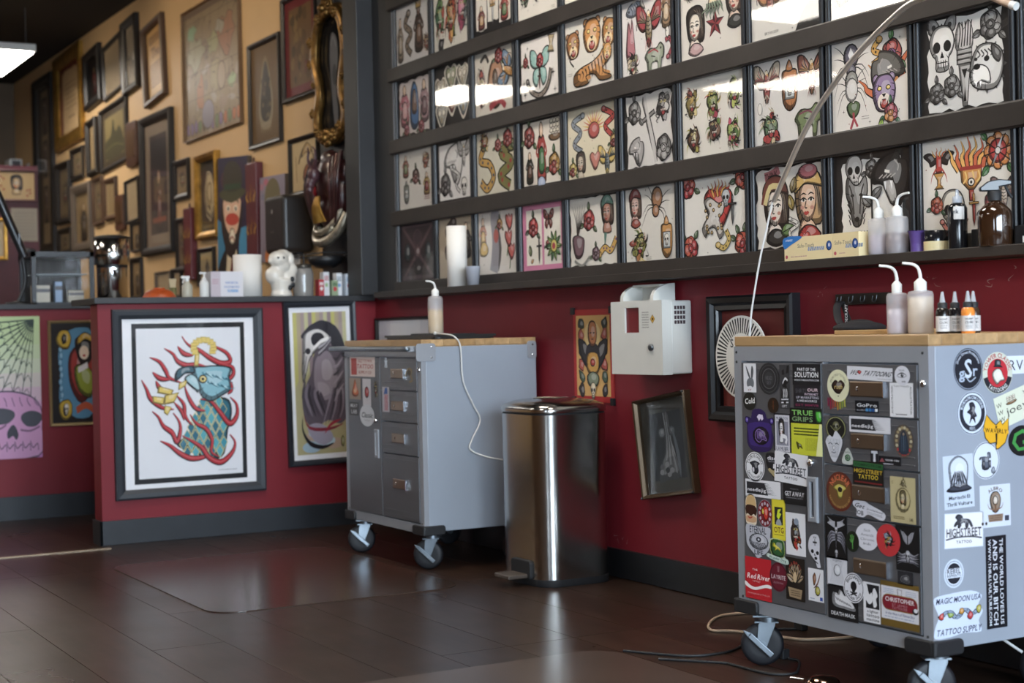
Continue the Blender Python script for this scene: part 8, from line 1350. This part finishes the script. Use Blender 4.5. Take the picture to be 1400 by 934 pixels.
b = G(); b.sph((0, .12, .15), .035, 12, (1, 1.4, 1)); b.sph((0, .07, .17), .024, 12, (1, 1.4, 1)); b.sph((0, .035, .175), .018, 10)
remesh(b.obj('horned_head', mat('horn_brown', '4a3034', .35), t), .006, 2)
for sx in (-1, 1):
    G().tube(catmull([(sx * .02, .15, .15), (sx * .05, .2, .16), (sx * .045, .25, .16), (sx * .03, .27, .17)], 4), [.011 - .008 * i / 12 for i in range(13)], 8).obj('horn', mat('horn_brown', '4a3034', .35), t); G().sph((sx * .1, .04, .1), .022, 12, (1, 1.3, .6)).obj('red_eye', mat('eye_red', '7a141c', .15), t)
    [G().tube(catmull([(sx * (.06 + .045 * j), .2 + .01 * j, .07), (sx * (.12 + .035 * j), .08, .11), (sx * (.1 + .03 * j), -.05, .1), (sx * (.08 + .02 * j), -.15, .09)], 5), [.014 - .008 * i / 15 for i in range(16)], 8).obj('wing_rib', M_drag if j % 2 else M_silv2, t) for j in range(4)]
for k in range(7): x = -.06 + .02 * k; G().tube(catmull([(x * .4, .0, .13), (x * .8, -.06, .14), (x * 1.3, -.14, .12)], 4), .006, 6).obj('gold_plume', M_gold, t)
b = G(); jaw = [(-.19, -.1, .04), (-.16, -.18, .07), (-.09, -.235, .1), (0, -.25, .11), (.09, -.235, .1), (.16, -.18, .07), (.19, -.1, .04)]
G().tube(catmull(jaw, 5), .028, 10).obj('jaw', M_silv, t); G().tube([(x * .9, y + .055, z + .01) for x, y, z in catmull(jaw, 5)], .016, 8).obj('upper_jaw', M_silv, t)
for k in range(9): a = -1.0 + .25 * k; G().lathe([(.009, 0), (.006, .02), (.001, .04)], 8).obj('tooth', mat('tooth_ivory', 'c8bda4', .3), t, Matrix.Translation((.14 * math.sin(a), -.17 - .05 * math.cos(a) + .015, .1)) @ Matrix.Rotation(-PI / 2, 4, 'X'))
t = thing('wall_bowl', 'black half round bowl under wire shelf beside the pier', 'bowl', WR(7.88, 1.42, XR - .0205)); g = G(); n = 24
g.lathe([(.001, -.07), (.05, -.062), (.085, -.04), (.1, 0), (.095, 0), (.001, -.01)], 28, Matrix(((0, -1, 0, 0), (0, 0, 1, 0), (1, 0, 0, .105), (0, 0, 0, 1))) if 0 else Matrix.Translation((0, 0, .1)) @ Matrix.Rotation(-PI / 2, 4, 'X')); g.obj('bowl_shell', M_base, t)
G().box(-.02, .02, -.005, .005, -.0, .02).obj('bracket', M_base, t)
t = thing('wire_shelf', 'thin black wire shelf frame by the pier', 'shelf', WR(7.95, 1.195, XR - .0205)); 
for p in ([(-.28, .235, .2), (.28, .235, .2)], [(-.28, .235, .0), (-.28, .235, .2)], [(.28, .235, .0), (.28, .235, .2)], [(.0, .0, .2), (.0, .235, .2)]): G().tube(p, .004, 6).obj('wire', M_base, t)
# ---------------------------------------------------------------- rear counter
RZ = 1.2
t = thing('display_case', 'small black framed glass case on the rear counter', 'glass case', loc=(2.17, 9.16, RZ)); w_, d_, h_ = .33, .3, .3
for sx in (-1, 1):
    for sy in (-1, 1): G().box(sx * w_ / 2 - .012, sx * w_ / 2 + .012, sy * d_ / 2 - .012, sy * d_ / 2 + .012, 0, h_).obj('post', mat('case_black', '25282c', .35), t)
G().box(-w_ / 2 - .012, w_ / 2 + .012, -d_ / 2 - .012, d_ / 2 + .012, h_ - .03, h_).obj('top', mat('case_black', '25282c', .35), t); G().box(-w_ / 2 - .012, w_ / 2 + .012, -d_ / 2 - .012, d_ / 2 + .012, 0, .012).obj('base', mat('case_black', '25282c', .35), t); G().box(-w_ / 2 + .012, w_ / 2 - .012, d_ / 2 - .006, d_ / 2, .012, h_ - .03).obj('back_panel', mat('case_back', '2c2622', .6), t); G().box(-w_ / 2 + .012, w_ / 2 - .012, -.1, .12, .17, .176).obj('shelf', mat_alpha('shelf_glass', 'a8b4b8', .5), t); G().box(-w_ / 2 + .012, w_ / 2 - .012, -d_ / 2 - .003, -d_ / 2, .012, h_ - .03).obj('glass_pane', GLASS, t)
for lab, x, w2, h2, c in (('white folded leaflet inside the glass case', -.1, .1, .1, 'c4beb0'), ('pale blue card inside the glass case', .0, .04, .12, '9ab0cc'), ('white stack of cards inside the glass case', .1, .09, .07, 'b8b2a4')):
    o = thing('leaflet', lab, 'leaflet', loc=(2.17 + x, 9.14, RZ + .012), group='cards in the glass case'); G().box(-w2 / 2, w2 / 2, -.02, .02, 0, h2).obj('card', mat('card_' + c, c, .6), o); G().box(-w2 / 2, w2 / 2, -.021, -.02, h2 * .6, h2 * .8).obj('stripe', mat('card_stripe', '6a6a70', .6), o)
t = thing('coffee_airpot', 'shiny steel coffee pot with black base on the rear counter', 'coffee pot', loc=(2.505, 9.2, RZ)); G().lathe([(.115, 0), (.118, .008), (.112, .03), (.1, .036)], 32).obj('base', M_base, t); G().lathe([(.088, .036), (.09, .04), (.09, .215)], 32).obj('body', mat('pot_steel', 'c8c6c2', .12, 1), t); G().lathe([(.092, .215), (.092, .232)], 32).obj('band', M_base, t); G().lathe([(.1, .232), (.104, .24), (.106, .385), (.1, .39)], 32).obj('drum', mat('pot_steel', 'c8c6c2', .12, 1), t); G().lathe([(.108, .388), (.106, .4), (.06, .41), (.001, .412)], 32).obj('lid', M_base, t); G().tube([(-.02, -.1, .2), (-.02, -.13, .19), (-.02, -.135, .16)], .008, 8).obj('spout', M_base, t)
t = thing('desk_lamp', 'black tube lamp on bent arm at the far left of rear counter', 'lamp', loc=(1.915, 9.0, RZ)); G().lathe([(.07, 0), (.07, .012), (.01, .02)], 24).obj('base', M_base, t); G().tube(catmull([(0, 0, .015), (.04, 0, .12), (.035, 0, .22), (.02, 0, .3), (.015, 0, .31)], 5), .011, 10).obj('arm', M_base, t); G().tube([(.04, 0, .27), (-.025, 0, .43), (-.155, 0, .75)], [.022, .026, .026], 14).obj('lamp_tube', mat('lamp_black', '1c1d20', .3), t); G().box(.004, .012, -.032, -.022, .34, .4).obj('switch', M_alu, t)
# pictures on the maroon partition
def a_sketchred(A, w, h):
    paper(A, w, h, 'a88e66'); u = U(w, h); lady(A, u(.05, .1, .7, 0, .7), 'a88e66', '2a2420'); 
    for k in range(8): A.st(u(), [(A.r.uniform(-.9, .9), A.r.uniform(-.8, .8))] * 1 + [(A.r.uniform(-.9, -.3), A.r.uniform(-.8, .8)), (A.r.uniform(.4, .9), A.r.uniform(-.8, .8))], .0001 + .02, '8a4a38') if 0 else A.e(u(), A.r.choice((-.75, -.6, .6, .75)), A.r.uniform(-.8, .8), .06, .09, '8a4a38', 8)
framed('picture_frame', 'maroon framed cream drawing of dark haired figure at far left', WF(2.765, 2.255, 13.0 - .0005), .34, .26, a_sketchred, .02, .02, mat('maroon_frame', '3a161a', .5), 'pictures on the maroon partition')
framed('picture_frame', 'gold edged narrow frame low on the maroon partition', WF(2.55, 1.82, 13.0 - .0005), .28, .34, a_doc, .03, .02, M_gold, 'pictures on the maroon partition')
for lab, x, z, w2, h2, c in (('plain pale paper sheet pinned under the maroon framed drawing', 2.83, 1.94, .21, .27, '8c8478'), ('small pale paper low on the maroon partition', 2.84, 1.45, .12, .2, '9a9488')):
    o = thing('paper_sheet', lab, 'paper', WF(x, z, 13.0 - .0005), 'papers on the maroon partition'); G().box(-w2 / 2, w2 / 2, -h2 / 2, h2 / 2, 0, .002).obj('sheet', mat('sheet_' + c, c, .8), o); A = Art(5); A.fakelines(tf(), -w2 * .4, w2 * .4, -h2 * .4, h2 * .4, 8, '7a7268', .006); A.obj('print', o, Matrix.Translation((0, 0, .0025)))
t = thing('wall_plate', 'round white plate with dark rim on the maroon partition', 'plate', WF(2.86, 1.66, 13.0 - .0005)); G().lathe([(.085, 0), (.09, .01), (.075, .014)], 28).obj('rim', M_base, t); G().lathe([(.075, .012), (.05, .008), (.001, .008)], 28, caps=False).obj('dish', M_cap, t)
t = thing('security_camera', 'small white security camera high at the far left', 'camera', WR(15.55, 2.72, XR - .0005)); G().box(-.05, .05, -.1, -.0, 0, .01).obj('wall_mount', M_cap, t); G().tube([(0, -.05, .01), (0, -.05, .1)], .014, 8).obj('arm', M_base, t); G().box(-.1, .12, -.09, .03, .08, .2).obj('housing', M_cap, t, bevel=.01); G().box(.12, .135, -.075, .015, .1, .18).obj('lens', M_base, t)
